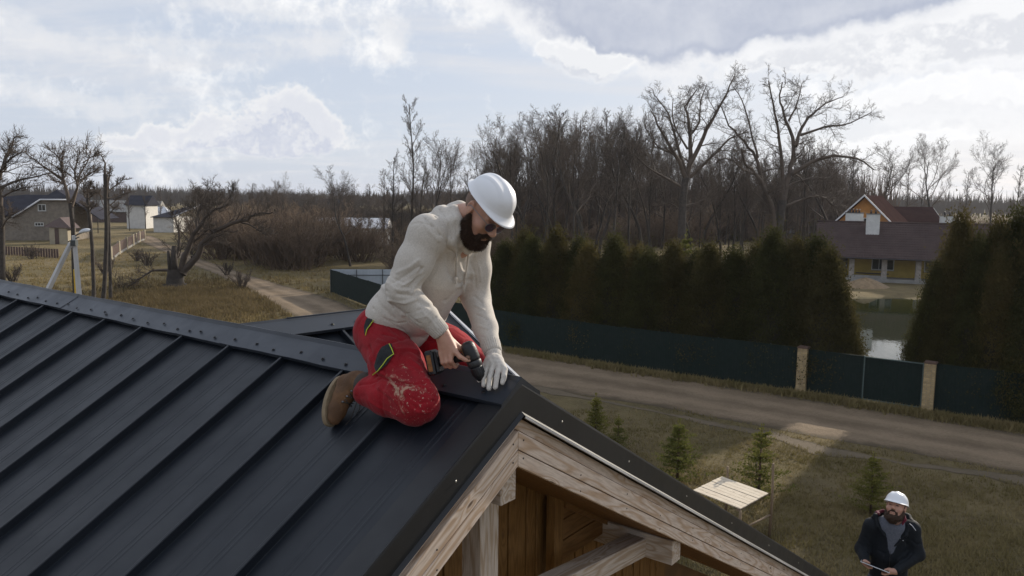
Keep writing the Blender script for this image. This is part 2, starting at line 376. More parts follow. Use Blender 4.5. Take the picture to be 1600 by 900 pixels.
strip('dirt_road', far, near, .008, dirt_mat('dirt_road_surface', (.245, .185, .125), (.18, .135, .09), (.11, .08, .052)), 90)
fp1 = G([(700, 590), (850, 606), (1050, 646), (1201, 676), (1290, 699), (1428, 722), (1600, 745), (1760, 770)])
fp2 = G([(700, 597), (850, 612), (1050, 651), (1201, 684), (1290, 709), (1428, 730), (1600, 758), (1760, 790)])
strip('footpath', fp1, fp2, .012, dirt_mat('trodden_path', (.165, .13, .09), (.125, .10, .068), (.10, .08, .05), False), 60)

# dry grass tufts standing on the verge and the meadow
def tufts(name, pts, hmin, hmax, m, blades=5, seed=1):
    r = np.random.default_rng(seed); n = len(pts); k = n * blades
    base = np.repeat(pts, blades, 0) + np.c_[r.normal(0, .09, (k, 2)), np.zeros(k)]
    an = r.uniform(0, 6.283, k); h = r.uniform(hmin, hmax, k); w = h * r.uniform(.06, .12, k) + .006; ln = r.uniform(.2, .9, k) * h
    side = np.c_[-np.sin(an), np.cos(an), np.zeros(k)] * w[:, None]; tip = base + np.c_[np.cos(an) * ln, np.sin(an) * ln, h]
    v = np.stack([base - side, base + side, tip], 1).reshape(-1, 3)
    me = bpy.data.meshes.new(name); me.vertices.add(len(v)); me.vertices.foreach_set('co', v.ravel()); me.loops.add(3 * k); me.loops.foreach_set('vertex_index', np.arange(3 * k))
    me.polygons.add(k); me.polygons.foreach_set('loop_start', np.arange(0, 3 * k, 3)); me.update(calc_edges=True); me.materials.append(m)
    o = bpy.data.objects.new(name, me); COL.objects.link(o); return o
ROADPOLY = [p[:2] for p in far] + [p[:2] for p in near[::-1]]; PATHPOLY = [p[:2] for p in fp1] + [p[:2] for p in fp2[::-1]]
def scatter(n, pxbox, seed, avoid=True, clump=.45):
    r = np.random.default_rng(seed); out = []
    while len(out) < n:
        x, y = r.uniform(pxbox[0], pxbox[2]), r.uniform(pxbox[1], pxbox[3]); p = ground(x, y)
        if avoid and (in_poly(p[0], p[1], ROADPOLY) or in_poly(p[0], p[1], PATHPOLY)): continue
        if pond_depth(p[0], p[1]) > -1 and p[0] > 5: continue
        if noise.noise(Vector((p[0] * .35, p[1] * .35, seed))) + r.uniform(-.6, .6) < clump - .6: continue
        out.append(p)
    return np.array(out)
MG = leafmat('straw_grass', (.28, .22, .115), (.17, .14, .058), .5, .3)
MG2 = leafmat('rusty_dry_grass', (.21, .155, .085), (.14, .105, .055), .4, .3)
props(tufts('meadow_grass', scatter(11000, (850, 640, 1620, 930), 3), .03, .12, MG, 6, 1), 'short dry olive grass on the plot below the roof', 'grass', kind='stuff')
props(tufts('verge_grass', np.vstack([scatter(6000, (0, 395, 520, 510), 5), scatter(1500, (520, 440, 850, 560), 6)]), .08, .30, MG, 5, 2), 'tall dry grass on the meadow left of the dirt road', 'grass', kind='stuff')
props(tufts('rusty_grass', np.array([ground(x, y) for x, y in np.random.default_rng(4).normal((300, 470), (85, 16), (4200, 2)) if y > 425 and x < 520 and not in_poly(*ground(x, y)[:2], ROADPOLY)]), .15, .5, MG2, 6, 3), 'rusty brown grass tufts round the old willow', 'grass', kind='stuff')
fb = np.array([ground(x, y) for x, y in [(810, 546), (1000, 577), (1246, 612), (1448, 643), (1620, 668)]])
pts = []
for i in range(3200):
    k = rng.uniform(0, len(fb) - 1.001); i0 = int(k); q = fb[i0] * (1 - k + i0) + fb[i0 + 1] * (k - i0); pts.append(q + np.array([rng.normal(-.4, .25), rng.normal(-.55, .25), 0]))
props(tufts('fence_grass', np.array(pts), .06, .28, MG, 5, 4), 'dry grass strip along the foot of the green fence', 'grass', kind='stuff')

# ------------------------------------------------------------------ the timber house with the black standing seam roof
def metal(name, col, rough=.38, dirt=.6, bump=.32):
    m = bpy.data.materials.new(name); m.use_nodes = True; t = NT(m.node_tree); bs = t.N['Principled BSDF']
    v = t.n('ShaderNodeTexCoord').outputs['Object']
    d = t.m('ADD', t.m('MULTIPLY', t.ramp(t.noise(v, 2.3, 6, .65), .35, .75), .6), t.m('MULTIPLY', t.ramp(t.noise(v, 11, 7, .7), .52, .75), .7)); sp = t.ramp(t.noise(v, 140, 2, .5), .66, .74)
    c = t.mix(t.m('MULTIPLY', d, dirt), col, tuple(k * 1.5 + .004 for k in col)); c = t.mix(t.m('MULTIPLY', sp, .12), c, (.11, .11, .10)); t.put(bs.inputs['Base Color'], c)
    t.put(bs.inputs['Roughness'], t.ramp(t.noise(v, 5, 5, .6), .2, .8, rough - .06, rough + .10)); bs.inputs['Specular IOR Level'].default_value = .42
    b = t.n('ShaderNodeBump'); b.inputs['Strength'].default_value = bump; b.inputs['Distance'].default_value = .02
    t.put(b.inputs['Height'], t.m('ADD', t.m('MULTIPLY', t.noise(v, 1.7, 2, .5), 1.0), t.m('MULTIPLY', t.noise(v, 260, 2, .5), .012))); t.L.new(b.outputs[0], bs.inputs['Normal'])
    return m
MROOF = metal('black_steel_sheet', (.0075, .0105, .0155), .45)
MTRIM = metal('black_trim_steel', (.010, .011, .013), .46, .3, .08)
MCAP = metal('ridge_cap_steel', (.020, .025, .034), .36, .5, .2)
MPLANK = woodmat('pale_sawn_spruce', (.68, .56, .455), (.49, .34, .225), True, .7, scale=1.0)
MBEAM = woodmat('weathered_beam', (.54, .46, .38), (.38, .28, .19), True, .8)
MCLAD = woodmat('oiled_cladding', (.24, .125, .038), (.165, .08, .022), True, .6, scale=1.3)
MSOF = woodmat('oiled_soffit_board', (.21, .105, .035), (.15, .07, .02), True, .6)
base = W(-4, 0, 0); base[2] = 0
HOUSE = thing('timber_house', base, 'timber house with a black standing seam metal roof and an unfinished open gable', 'house')
EAVE = 5.75
def panel_mb(org, along, down, nrm, w, length, seam=.036, rib=.0013, stop=None):
    """one standing seam panel: pan with two shallow ribs and the raised seam on its first edge"""
    prof = [(.0, 0.0), (.0, seam), (.004, seam + .002), (.016, seam + .002), (.018, seam - .002), (.018, .001), (.020, 0)]
    for c in (.345, .405, .60, .66):
        prof += [(c * w - .008, 0), (c * w - .003, rib), (c * w + .003, rib), (c * w + .008, 0)]
    prof += [(w - .0005, 0)]
    V = []
    for k in (np.linspace(0, length, 9)): V.append([org + along * s + nrm * h + down * k for s, h in prof])
    mb = MB(); V = np.array(V); f = MB().grid(V, False); 
    n0 = np.cross(V[1, -1] - V[0, -1], V[0, -2] - V[0, -1])
    if np.dot(n0, nrm) < 0: f.f = [q[::-1] for q in f.f]
    return f
PWID = .462
S0 = -.128                                                        # first seam from the gable edge
for side, (N_, D_) in enumerate(((NL, DL), (NR, DR))):
    k = 0; a1 = -.035
    edges = [-.035] + [-.492 - i * PWID for i in range(13)]
    if side == 1: edges = edges[:4]
    for i in range(len(edges) - 1):
        w = edges[i] - edges[i + 1]
        org = W(edges[i + 1], 0, -.055)                           # panel surface lies under the ridge cap
        mb = panel_mb(org + D_ * .02, UA, D_, N_, w, EAVE / CN - .1)
        obj('roof_panel', mb, MROOF, HOUSE)
# far slope beyond the wing junction is one plain sheet under the other wing
# hidden deck under the panels so that the roof has real thickness
mb = MB()
for sgn in (1, -1):
    mb.prism([W(-.12, 0, -.075), W(-.12, sgn * (EAVE - .05), -.075 - TS * (EAVE - .05)), W(-.12, sgn * (EAVE - .05), -.105 - TS * (EAVE - .05)), W(-.12, 0, -.105)], -UA * 6.0)
obj('roof_deck', mb, MSOF, HOUSE)
# ridge cap: three lapped lengths, each with folded flanges
def cap_piece(a0, a1, lift):
    FL = .145; z0 = -.008 + lift
    prof = [(-1, FL, -.020), (-1, FL + .001, -.004), (-1, FL, 0), (-1, .010, 0), (0, 0, .0105), (1, .010, 0), (1, FL, 0), (1, FL + .001, -.004), (1, FL, -.020)]
    pts = []
    nst = max(2, int(abs(a0 - a1) / .12))
    V = []
    for q in range(nst + 1):
        a = a0 + (a1 - a0) * q / nst; row = []
        for s, l, h in prof:
            wob = .0022 * math.sin(a * 7 + s) + .0015 * math.sin(a * 17 + 2 * s)
            if s == 0: row.append(W(a, 0, z0 + h + .003))
            else:
                D_ = DL if s < 0 else DR; N_ = NL if s < 0 else NR; row.append(W(a, 0, z0) + D_ * l + N_ * (h + (wob if l > .05 else 0)))
        V.append(row)
    return MB().grid(np.array(V), False)
for (a0, a1, l) in ((.0, -1.95, .003), (-1.90, -3.95, .0), (-3.90, -6.1, .003)):
    m = cap_piece(a0, a1, l)
    if a0 == 0.0:                                                  # folded end tab that closes the cap
        m.prism([W(.001, -.0, .006), W(.001, .0 + .13, -.0785), W(.001, .13, -.10), W(.001, 0, -.045), W(.001, -.13, -.10), W(.001, -.13, -.0785)], -UA * .0015)
    obj('ridge_cap', m, MCAP, HOUSE)
# drip flashing visible as the thin bright fold on top of the cap
mb = MB(); mb.tube([W(a, -.002, .006 + .0012 * math.sin(a * 9)) for a in np.linspace(-.02, -6.1, 50)], .0032, 6); obj('cap_fold', mb, MCAP, HOUSE)
def screw_mesh():
    mb = MB(); mb.tube([(0, 0, 0), (0, 0, .0015)], .010, 12); mb.tube([(0, 0, .0015), (0, 0, .0065)], .0058, 6, smooth=False); return mb.mesh('screw')
SCREW = screw_mesh(); MSC = mat('black_screw_head', (.012, .012, .014), .4, .2); SCREW.materials.append(MSC)
QL = Vector(NL).to_track_quat('Z', 'Y').to_euler(); QR = Vector(NR).to_track_quat('Z', 'Y').to_euler(); QG = Vector(UA).to_track_quat('Z', 'Y').to_euler()
def screw(w, rot, parent, sc_=1.0, name='screw', me=None):
    o = bpy.data.objects.new(name, me or SCREW); COL.objects.link(o); o.parent = parent; o.location = Vector(w) - worldloc(parent); o.rotation_euler = rot; o.scale = (sc_,) * 3; return o
sp = [-.12, -.33, -.55, -.95, -1.12, -1.30, -1.50, -1.66, -1.86, -2.03, -2.20, -2.30, -2.42, -2.60, -2.76, -2.95, -3.12, -3.28, -3.33, -3.52, -3.70, -3.88, -4.02, -4.2, -4.38, -4.5, -4.72, -4.9, -5.1, -5.3]
for i, a in enumerate(sp): screw(W(a, 0, -.006) + DL * (.105 + .012 * math.sin(i * 2.3)) + NL * .003, QL, HOUSE, .95)
# rake trim along both verges: top flange lying on the panel, front face, drip hem
def rake(sgn, D_, N_):
    mb = MB(); L = EAVE / CN; V = []
    e = .004
    for s in np.linspace(0.0, L, 14):
        o = W(0, 0, -.022) + D_ * s; wob = .0014 * math.sin(s * 5)
        V.append([o - UA * .135 + N_ * (-.026), o - UA * .130 + N_ * (-.012), o - UA * .010 + N_ * .0, o + UA * (.0 + wob) + N_ * .006, o + UA * (.002 + wob) + UC * (-.004), o + UA * (.002 + wob) - UC * .112, o + UA * .018 - UC * .124, o + UA * .016 - UC * .127, o - UA * .006 - UC * .120])
    g = MB().grid(np.array(V), False)
    return g
for sgn, D_, N_ in ((1, DL, NL), (-1, DR, NR)):
    obj('rake_trim', rake(sgn, D_, N_), MTRIM, HOUSE)
# pale drip hem under the trim of the far slope (paler than the trim steel)
MHEM = mat('pale_folded_edge', (.55, .55, .56), .45, .1, metal=.3)
mb = MB(); V = []
for s in np.linspace(.0, EAVE / CN, 30):
    o = W(.0, 0, -.022) + DR * s; V.append([o + UA * .004 - UC * .121, o + UA * .022 - UC * .126 + UA * .001 * math.sin(s * 6), o + UA * .022 - UC * .136, o + UA * .012 - UC * .137])
obj('drip_edge', MB().grid(np.array(V), False), MHEM, HOUSE)
SM2 = SCREW.copy(); SM2.materials.clear(); SM2.materials.append(mat('pale_screw_head', (.6, .58, .52), .35, .1, metal=.5))
for s in (.22, .93, 1.75, 2.6, 3.5, 4.4): 
    screw(W(.004, 0, -.022) + DR * (s + .12) - UC * .055, QG, HOUSE, .45, me=SM2)
for s in (.46, 1.02, 1.6, 2.3): screw(W(.004, 0, -.022) + DL * s - UC * .06, QG, HOUSE, .45, me=SM2)
# barge boards of sawn spruce, three per side, mitred at the ridge
heights = [(-.158, -.214), (-.219, -.296), (-.301, -.368)]
for sgn, D_ in ((-1, DR), (1, DL)):
    for i, (t0, t1) in enumerate(heights):
        L = EAVE + .02; ap = -.030 if i == 0 else -.012
        b0 = .0015 * sgn
        pts = [W(ap, b0, t0), W(ap, sgn * L, t0 - TS * L), W(ap, sgn * L, t1 - TS * L), W(ap, b0, t1)]
        mb = MB(); mb.prism(pts, -UA * .028); me = mb.mesh('barge_board', worldloc(HOUSE)); bevelled(me, .0022)
        set_grain(me, D_, UA, np.cross(D_, UA)); me.materials.append(MPLANK)
        o = bpy.data.objects.new('barge_board', me); COL.objects.link(o); o.parent = HOUSE
nail = MB(); nail.tube([(0, 0, 0), (0, 0, .001)], .0042, 8); nail = nail.mesh('nail'); nail.materials.append(mat('dark_nail_head', (.03, .022, .018), .5))
for sgn in (-1, 1):
    for k in range(14):
        for i, (t0, t1) in enumerate(heights[1:]):
            b = sgn * (.035 + k * .43 + .02 * ((k * 7) % 3)); c = (t0 + t1) / 2 - TS * abs(b) + .012 * (-1) ** k
            screw(W(-.0115, b, c), QG, HOUSE, 1, 'nail', nail)
# soffit boards under both overhangs, from the barge boards back to the wall
WALL_A = -.62
for sgn in (-1, 1):
    for k in range(5):
        a0 = -.045 - k * .115
        p = [W(a0, sgn * .01, -.375), W(a0, sgn * EAVE, -.375 - TS * EAVE), W(a0 - .112, sgn * EAVE, -.375 - TS * EAVE), W(a0 - .112, sgn * .01, -.375)]
        mb = MB(); mb.prism(p, UC * .018); me = mb.mesh('soffit_board', worldloc(HOUSE)); set_grain(me, DR if sgn < 0 else DL, UA, UC); me.materials.append(MSOF)
        o = bpy.data.objects.new('soffit_board', me); COL.objects.link(o); o.parent = HOUSE
# clad gable wall of upright boards
bw = .086; nbd = 54
for i in range(nbd):
    b = -2.7 + i * bw; top = -.36 - TS * min(abs(b), abs(b + bw)) if (b * (b + bw) > 0) else -.36
    tl, tr_ = -.36 - TS * abs(b + .001), -.36 - TS * abs(b + bw - .004); wa = WALL_A + .006 * ((i * 5) % 3)
    pts = [W(wa, b + .001, -3.9), W(wa, b + bw - .004, -3.9), W(wa, b + bw - .004, tr_), W(wa, b + .001, tl)]
    mb = MB(); mb.prism(pts, -UA * .02); me = mb.mesh('wall_board', worldloc(HOUSE)); bevelled(me, .003); set_grain(me, UC, UB, UA); me.materials.append(MCLAD)
    o = bpy.data.objects.new('wall_board', me); COL.objects.link(o); o.parent = HOUSE
# wall core, side walls and floor bands below (only their upper part shows)
MWALL = mat('brown_timber_wall', (.20, .11, .045), .8, .3, 6)
hw = EAVE - .55
mb = MB(); mb.prism([W(WALL_A - .03, -hw, -7.273), W(WALL_A - .03, hw, -7.273), W(WALL_A - .03, hw, -.45 - TS * hw), W(WALL_A - .03, 0, -.45), W(WALL_A - .03, -hw, -.45 - TS * hw)], -UA * 5.2)
obj('wall', mb, MWALL, HOUSE)
# purlin ends, post and diagonal brace of the open truss
def hbeam(name, a0, a1, b, c, wb, hc, m=MBEAM): return beam(name, W(a0, b, c), W(a1, b, c), UB * wb, UC * hc, m, HOUSE, .004)
hbeam('ridge_purlin', -.045, WALL_A + .02, .018, -.445, .050, .080)
hbeam('purlin', -.045, WALL_A + .02, -1.628, -1.345, .055, .075)
hbeam('purlin', -.045, WALL_A + .02, 1.628, -1.345, .055, .075)
pl, pr_ = HA(736, 820, -.30), HA(765, 790, -.30)
beam('post', W(-.30, (pl[1] + pr_[1]) / 2, -.48), W(-.30, (pl[1] + pr_[1]) / 2, -3.9), UB * abs(pl[1] - pr_[1]) / 2, UA * .055, MBEAM, HOUSE, .004)
p0, p1 = HA(1022, 838, -.28), HA(888, 905, -.28); dd = (p1 - p0) / np.linalg.norm(p1 - p0)
q0 = p0 - dd * .12; q1 = p0 + dd * 3.6; nrm = np.array([0, dd[2], -dd[1]])
beam('brace', W(*q0), W(*q1), (UB * nrm[1] + UC * nrm[2]) * .058, UA * .06, MBEAM, HOUSE, .004)
# dark plank box in the gable behind the brace
for i in range(3):
    c0 = -.93 - i * .125
    bb = -1.02 + (-.36 - .10 - c0 - TS * 1.02) * 0
    L0 = HA(882, 795, -.5)[1]; br = -(abs(c0 + .40) / TS) - .42
    beam('gable_plank', W(-.54, L0, c0 - .12), W(-.54, br, c0 - .12), UC * .060, UA * .02, MSOF, HOUSE, .003)
beam('gable_rail', W(-.52, L0, -1.0), W(-.52, -3.4, -1.0 - TS * (3.4 + L0) * .98), UC * .030, UA * .035, MSOF, HOUSE, .003)
beam('gable_stud', W(-.53, L0 + .05, -.7), W(-.53, L0 + .05, -3.9), UB * .045, UA * .03, MCLAD, HOUSE, .003)

# ---- the wing behind: its own ridge, cap, seams and verge
WA = ground(398, 505, PK[2]); waz = math.radians(44.2); VW = np.array([math.sin(waz), math.cos(waz), 0]); UW = np.array([VW[1], -VW[0], 0])
WLEN = 1.36; TW = .52; CW = 1 / math.hypot(1, TW)
def clipped(mb, name, m):
    me = mb.mesh(name, worldloc(HOUSE)); bm = bmesh.new(); bm.from_mesh(me)
    bmesh.ops.bisect_plane(bm, geom=bm.verts[:] + bm.edges[:] + bm.faces[:], plane_co=Vector(PK - NR * .062) - worldloc(HOUSE), plane_no=Vector(NR), clear_inner=True)
    bm.to_mesh(me); bm.free(); me.materials.append(m); o = bpy.data.objects.new(name, me); COL.objects.link(o); o.parent = HOUSE; return o
WA = WA - VW * .1; WLEN += .1
DWn = (UW - UC * TW) * CW; NWn = (UW * TW + UC) * CW; DWf = (-UW - UC * TW) * CW; NWf = (-UW * TW + UC) * CW
gaps = [WLEN + .0, WLEN - .42, WLEN - .84, WLEN - 1.26, WLEN - 1.68, WLEN - 2.1]
for D_, N_ in ((DWn, NWn), (DWf, NWf)):
    for i in range(5):
        w = .42; org = WA + VW * (WLEN - .03 - (i + 1) * w) + UC * (-.055)
        if D_ is DWn: clipped(panel_mb(org + D_ * .02, VW, D_, N_, w, 2.6), 'roof_panel', MROOF)
        else: clipped(panel_mb(org + D_ * .02, VW, D_, N_, w, 2.6), 'roof_panel', MROOF)
V = []
for s in np.linspace(.0, WLEN, 16):
    o = WA + VW * s; V.append([o + DWn * .145 - NWn * .02, o + DWn * .145, o + DWn * .01, o + UC * .008, o + DWf * .01, o + DWf * .145, o + DWf * .145 - NWf * .02])
clipped(MB().grid(np.array(V), False), 'ridge_cap', MCAP)
mb = MB(); mb.tube([WA + VW * s + UC * .008 for s in np.linspace(.3, WLEN, 12)], .004, 6); obj('cap_fold', mb, MCAP, HOUSE)
QW = Vector(NWn).to_track_quat('Z', 'Y').to_euler()
for s in (.55, .72, .85, 1.0, 1.18, 1.4, 1.62, 1.8): screw(WA + VW * s + DWn * .10 + NWn * .002, QW, HOUSE)
for D_, N_ in ((DWn, NWn), (DWf, NWf)):
    V = []
    for s in np.linspace(0, 2.7, 10):
        o = WA + VW * WLEN + D_ * s - UC * .02; V.append([o - VW * .12 - N_ * .02, o - VW * .11 + N_ * .0, o + N_ * .012, o + VW * .006 + N_ * .012, o + VW * .006 - UC * .12])
    clipped(MB().grid(np.array(V), False), 'rake_trim', MTRIM)
    V = []
    for s in np.linspace(0, 2.7, 10):
        o = WA + VW * WLEN + D_ * s - UC * .02; V.append([o - VW * .012 + N_ * .0135, o - VW * .010 + N_ * .024, o + VW * .010 + N_ * .024, o + VW * .012 + N_ * .010])
    clipped(MB().grid(np.array(V), False), 'verge_fold', MHEM)
mb = MB(); e = WA + VW * (WLEN - .25)
top = [e - UC * .12, e + UW * 1.1 - UC * (.12 + TW * 1.1), e + UW * 1.1 - UC * e[2], e - UW * 3.0 - UC * e[2], e - UW * 3.0 - UC * (.12 + TW * 3.0)]
mb.prism(top, -VW * .9)
obj('wing_wall', mb, MWALL, HOUSE)
# ------------------------------------------------------------------ bare trees
MBARK = mat('grey_brown_bark', (.062, .050, .040), .9, .45, 3, bump=.5, bscale=20, obj_rand=.25)
MTWIG = mat('brown_twigs', (.092, .068, .050), .85, .35, 1.2, obj_rand=.3)
MTWIG2 = mat('reddish_scrub_twigs', (.165, .112, .072), .85, .4, .8, obj_rand=.3)
MPALE = mat('pale_dead_wood', (.21, .17, .13), .85, .3, 3)
class Tree:
    def __init__(s, seed, up=.12, wig=.22, kinds=None):
        s.r = random.Random(seed); s.trunk = MB(); s.crown = MB(); s.up = up; s.wig = wig; s.cap = 0
    def tubeq(s, mb, pts, r0, r1, sides):
        n = len(pts); mb.tube(pts, np.linspace(r0, r1, n), sides, cap=False, smooth=True)
    def grow(s, p, d, L, r, lev, maxlev, spec):
        R = s.r; seg = spec['seg'][lev]; pts = [np.array(p, float)]; d = np.array(d, float); d /= np.linalg.norm(d); dirs = [d]
        for i in range(seg):
            w = s.wig * spec['wig'][lev]
            d = d + np.array([R.gauss(0, w), R.gauss(0, w), R.gauss(0, w) * .8 + s.up * spec['up'][lev]]); d /= np.linalg.norm(d)
            pts.append(pts[-1] + d * L / seg); dirs.append(d)
        s.tubeq(s.trunk if lev == 0 else s.crown, pts, r, r * spec['taper'][lev], spec['sides'][lev])
        s.kids(pts, dirs, L, r, lev, maxlev, spec)
    def kids(s, pts, dirs, L, r, lev, maxlev, spec):
        if lev >= maxlev: return
        R = s.r; n = spec['kids'][lev]; n = int(n + R.random()); st = spec['start'][lev]; m = len(pts) - 1
        for k in range(n):
            t = st + (1 - st) * ((k + R.random()) / max(n, 1)); t = min(t, .995); x = t * m; i = int(x); q = pts[i] + (pts[i + 1] - pts[i]) * (x - i); d = dirs[min(i + 1, m)]
            a = R.uniform(0, 6.283); ref = np.array([math.cos(a), math.sin(a), R.uniform(-.15, .35)]); side = ref - d * np.dot(ref, d); side /= np.linalg.norm(side) + 1e-9
            ang = math.radians(R.uniform(*spec['ang'][lev])); nd = d * math.cos(ang) + side * math.sin(ang)
            l = L * spec['len'][lev] * R.uniform(.65, 1.15) * (1 - spec['fall'][lev] * t); rr = max(r * (1 - (1 - spec['taper'][lev]) * t) * spec['rad'][lev], spec['rmin'])
            s.grow(q, nd, l, rr, lev + 1, maxlev, spec)
    def limb(s, pts, r0, r1, lev, maxlev, spec, trunk=False, sides=8, sub=3):
        """a hand-placed limb; smaller branches grow from it"""
        P0 = np.array(pts, float); n = len(P0); q = []
        for i in range(n - 1):
            a = P0[max(i - 1, 0)]; b = P0[i]; c = P0[i + 1]; e = P0[min(i + 2, n - 1)]
            for k in range(sub):
                t = k / sub; q.append(.5 * ((2 * b) + (c - a) * t + (2 * a - 5 * b + 4 * c - e) * t * t + (3 * b - a - 3 * c + e) * t ** 3) + np.array([s.r.gauss(0, 1) for _ in range(3)]) * r0 * (.05 if trunk else .18))
        q.append(P0[-1]); q = np.array(q); t = np.linspace(0, 1, len(q)); rad = r0 + (r1 - r0) * t ** .8
        (s.trunk if trunk else s.crown).tube(q, rad, sides, cap=False, smooth=True)
        d = np.gradient(q, axis=0); d /= np.linalg.norm(d, axis=1)[:, None]
        L = np.linalg.norm(np.diff(q, axis=0), axis=1).sum()
        s.kids(list(q), list(d), min(L, spec.get('Lcap', L)), (r0 + r1) / 2, lev, maxlev, spec)
def S(**k):
    d = dict(seg=[8, 6, 5, 4, 3, 2], wig=[.5, .9, 1.1, 1.2, 1.2, 1], up=[.3, .7, .8, .7, .4, .3], taper=[.25, .25, .3, .35, .5, .6], sides=[8, 5, 4, 3, 3, 3], kids=[14, 8, 6, 5, 4, 0], start=[.3, .25, .2, .15, .1, 0], ang=[(35, 65), (30, 60), (30, 60), (30, 65), (30, 60), (0, 1)], len=[.45, .55, .55, .5, .5, .5], fall=[.6, .45, .4, .35, .3, .3], rad=[.4, .5, .5, .55, .6, .6], rmin=.009)
    d.update(k); return d
OAK = S(kids=[0, 13, 8, 6, 4, 0], start=[.3, .18, .12, .1, .1, 0], wig=[.6, 1.1, 1.4, 1.4, 1.3, 1], rmin=.016, len=[.5, .5, .55, .55, .5, .5])
SLIM = S(kids=[30, 8, 6, 5, 0], ang=[(30, 60), (25, 50), (25, 50), (30, 60), (0, 1)], start=[.28, .2, .15, .1, 0], len=[.26, .5, .5, .5, .5], rmin=.014, wig=[.22, .7, .9, 1, 1])
FORK = S(kids=[10, 10, 8, 5, 0], ang=[(22, 45), (25, 50), (25, 55), (30, 60), (0, 1)], start=[.38, .3, .15, .1, 0], len=[.62, .5, .5, .5, .5], rmin=.014, fall=[.35, .4, .4, .3, .3], rad=[.55, .5, .5, .5, .5])
BIRCH = S(kids=[30, 8, 6, 0], ang=[(25, 45), (20, 45), (25, 50), (0, 1)], start=[.25, .15, .1, 0], len=[.24, .5, .5, .5], rmin=.018, wig=[.15, .6, .9, 1], up=[.2, .9, .1, -.3])
def proto(seed, h, r, spec, maxlev, up=.12, wig=.22, lean=(0, 0)):
    t = Tree(seed, up, wig); t.grow((0, 0, -.1), (lean[0], lean[1], 1), h, r, 0, maxlev, spec); return t
def put_tree(t, name, loc, label, cat, group=None, mt=MBARK, mc=MTWIG, local=True):
    o = thing(name, loc, label, cat, group)
    for nm, mb, m in (('trunk', t.trunk, mt), ('crown', t.crown, mc)):
        me = mb.mesh(nm, (0, 0, 0) if local else loc); me.materials.append(m); c = bpy.data.objects.new(nm, me); COL.objects.link(c); c.parent = o
    return o
PROTO = {}
for nm, sd_, h, r, sp_, ml, up, wig in (('forest_tree', 1, 20, .27, FORK, 4, .12, .22), ('forest_tree', 2, 21, .24, SLIM, 4, .1, .16), ('forest_tree', 3, 18, .30, FORK, 4, .1, .26), ('forest_tree', 4, 20, .22, SLIM, 4, .1, .2), ('forest_tree', 5, 19, .26, FORK, 4, .15, .2), ('forest_tree', 6, 17, .18, BIRCH, 3, .1, .15)):
    PROTO[len(PROTO)] = put_tree(proto(sd_, h, r, sp_, ml, up, wig), nm, (0, 0, 0), 'x', 'tree')
used = set()
def place(k, px, d, top, label, group, rz=None, base=None, sx=1.0):
    """tree of prototype k whose foot stands on the ground d metres ahead at column px and whose top reaches image row 'top'"""
    w = P(px, 300, d); w[2] = 0 if base is None else base
    h = P(px, top, d)[2] - w[2]
    o = PROTO[k] if k not in used else copy_tree(PROTO[k]); used.add(k)
    hh = PH[k]; s = h / hh; o.location = Vector(w); o.scale = (s * sx, s * sx, s); o.rotation_euler = (0, 0, rng.uniform(0, 6.28) if rz is None else rz)
    props(o, label, None, group); return o
PH = {k: max(v.co.z for ch in o.children for v in ch.data.vertices) for k, o in PROTO.items()}
# the dark wood behind the thuja hedge, tree by tree
WT = [(800, 100, 178), (825, 104, 185), (850, 98, 176), (872, 108, 172), (895, 96, 168), (918, 100, 158), (938, 106, 162), (962, 98, 172), (985, 104, 178), (1005, 110, 190), (1022, 100, 200), (780, 108, 225), (770, 96, 240), (1100, 112, 200), (1130, 108, 235), (1150, 115, 215), (1165, 104, 225), (1190, 118, 230), (1240, 112, 240), (1262, 104, 215), (1285, 112, 220), (1305, 106, 200), (1325, 115, 232)]
lab = 'bare forest tree in the dark wood behind the thuja hedge'
for i, (x, d, tp) in enumerate(WT): place((0, 2, 4, 1, 0, 2, 4, 3)[i % 8], x, d, tp, lab, 'bare trees of the wood behind the hedge')
r_ = random.Random(11)
for i in range(150):
    x = 755 + 580 * ((i * .618034) % 1); d = r_.uniform(112, 190); tp = 246 - 58 * math.exp(-((x - 920) / 120) ** 2) + r_.uniform(-22, 28)
    place(i % 6, x, d, tp, lab, 'bare trees of the wood behind the hedge', sx=.85)
# alders and a tall slim tree left of the worker's helmet
for x, d, tp, k, sx in ((640, 92, 150, 1, .75), (612, 88, 232, 3, .9), (660, 90, 215, 4, .8), (690, 90, 200, 2, .8), (705, 96, 235, 5, .8), (655, 100, 235, 3, .9), (730, 110, 262, 1, 1), (752, 112, 270, 5, 1), (600, 100, 262, 5, 1)):
    place(k, x, d, tp, 'bare alder in the row rising behind the worker on the roof' if tp != 150 else 'tallest slim bare tree in the alder row behind the worker', None if tp == 150 else 'alders rising behind the worker', sx=sx)
place(2, 546, 86, 256, 'crooked bare tree leaning up alone between the scrub and the alders', None)
place(0, 432, 98, 266, 'bare round crowned tree rising above the brown scrub by the dirt road', None, sx=.9)
r2_ = random.Random(77)
for i in range(44):                                               # low trees stretching away behind the scrub
    x = 300 + 440 * ((i * .618034) % 1); place((0, 2, 4, 5)[i % 4], x, r2_.uniform(112, 190), r2_.uniform(284, 304), 'low bare tree in the brown belt on the horizon beyond the scrub', 'low trees beyond the brown scrub', sx=1.5)
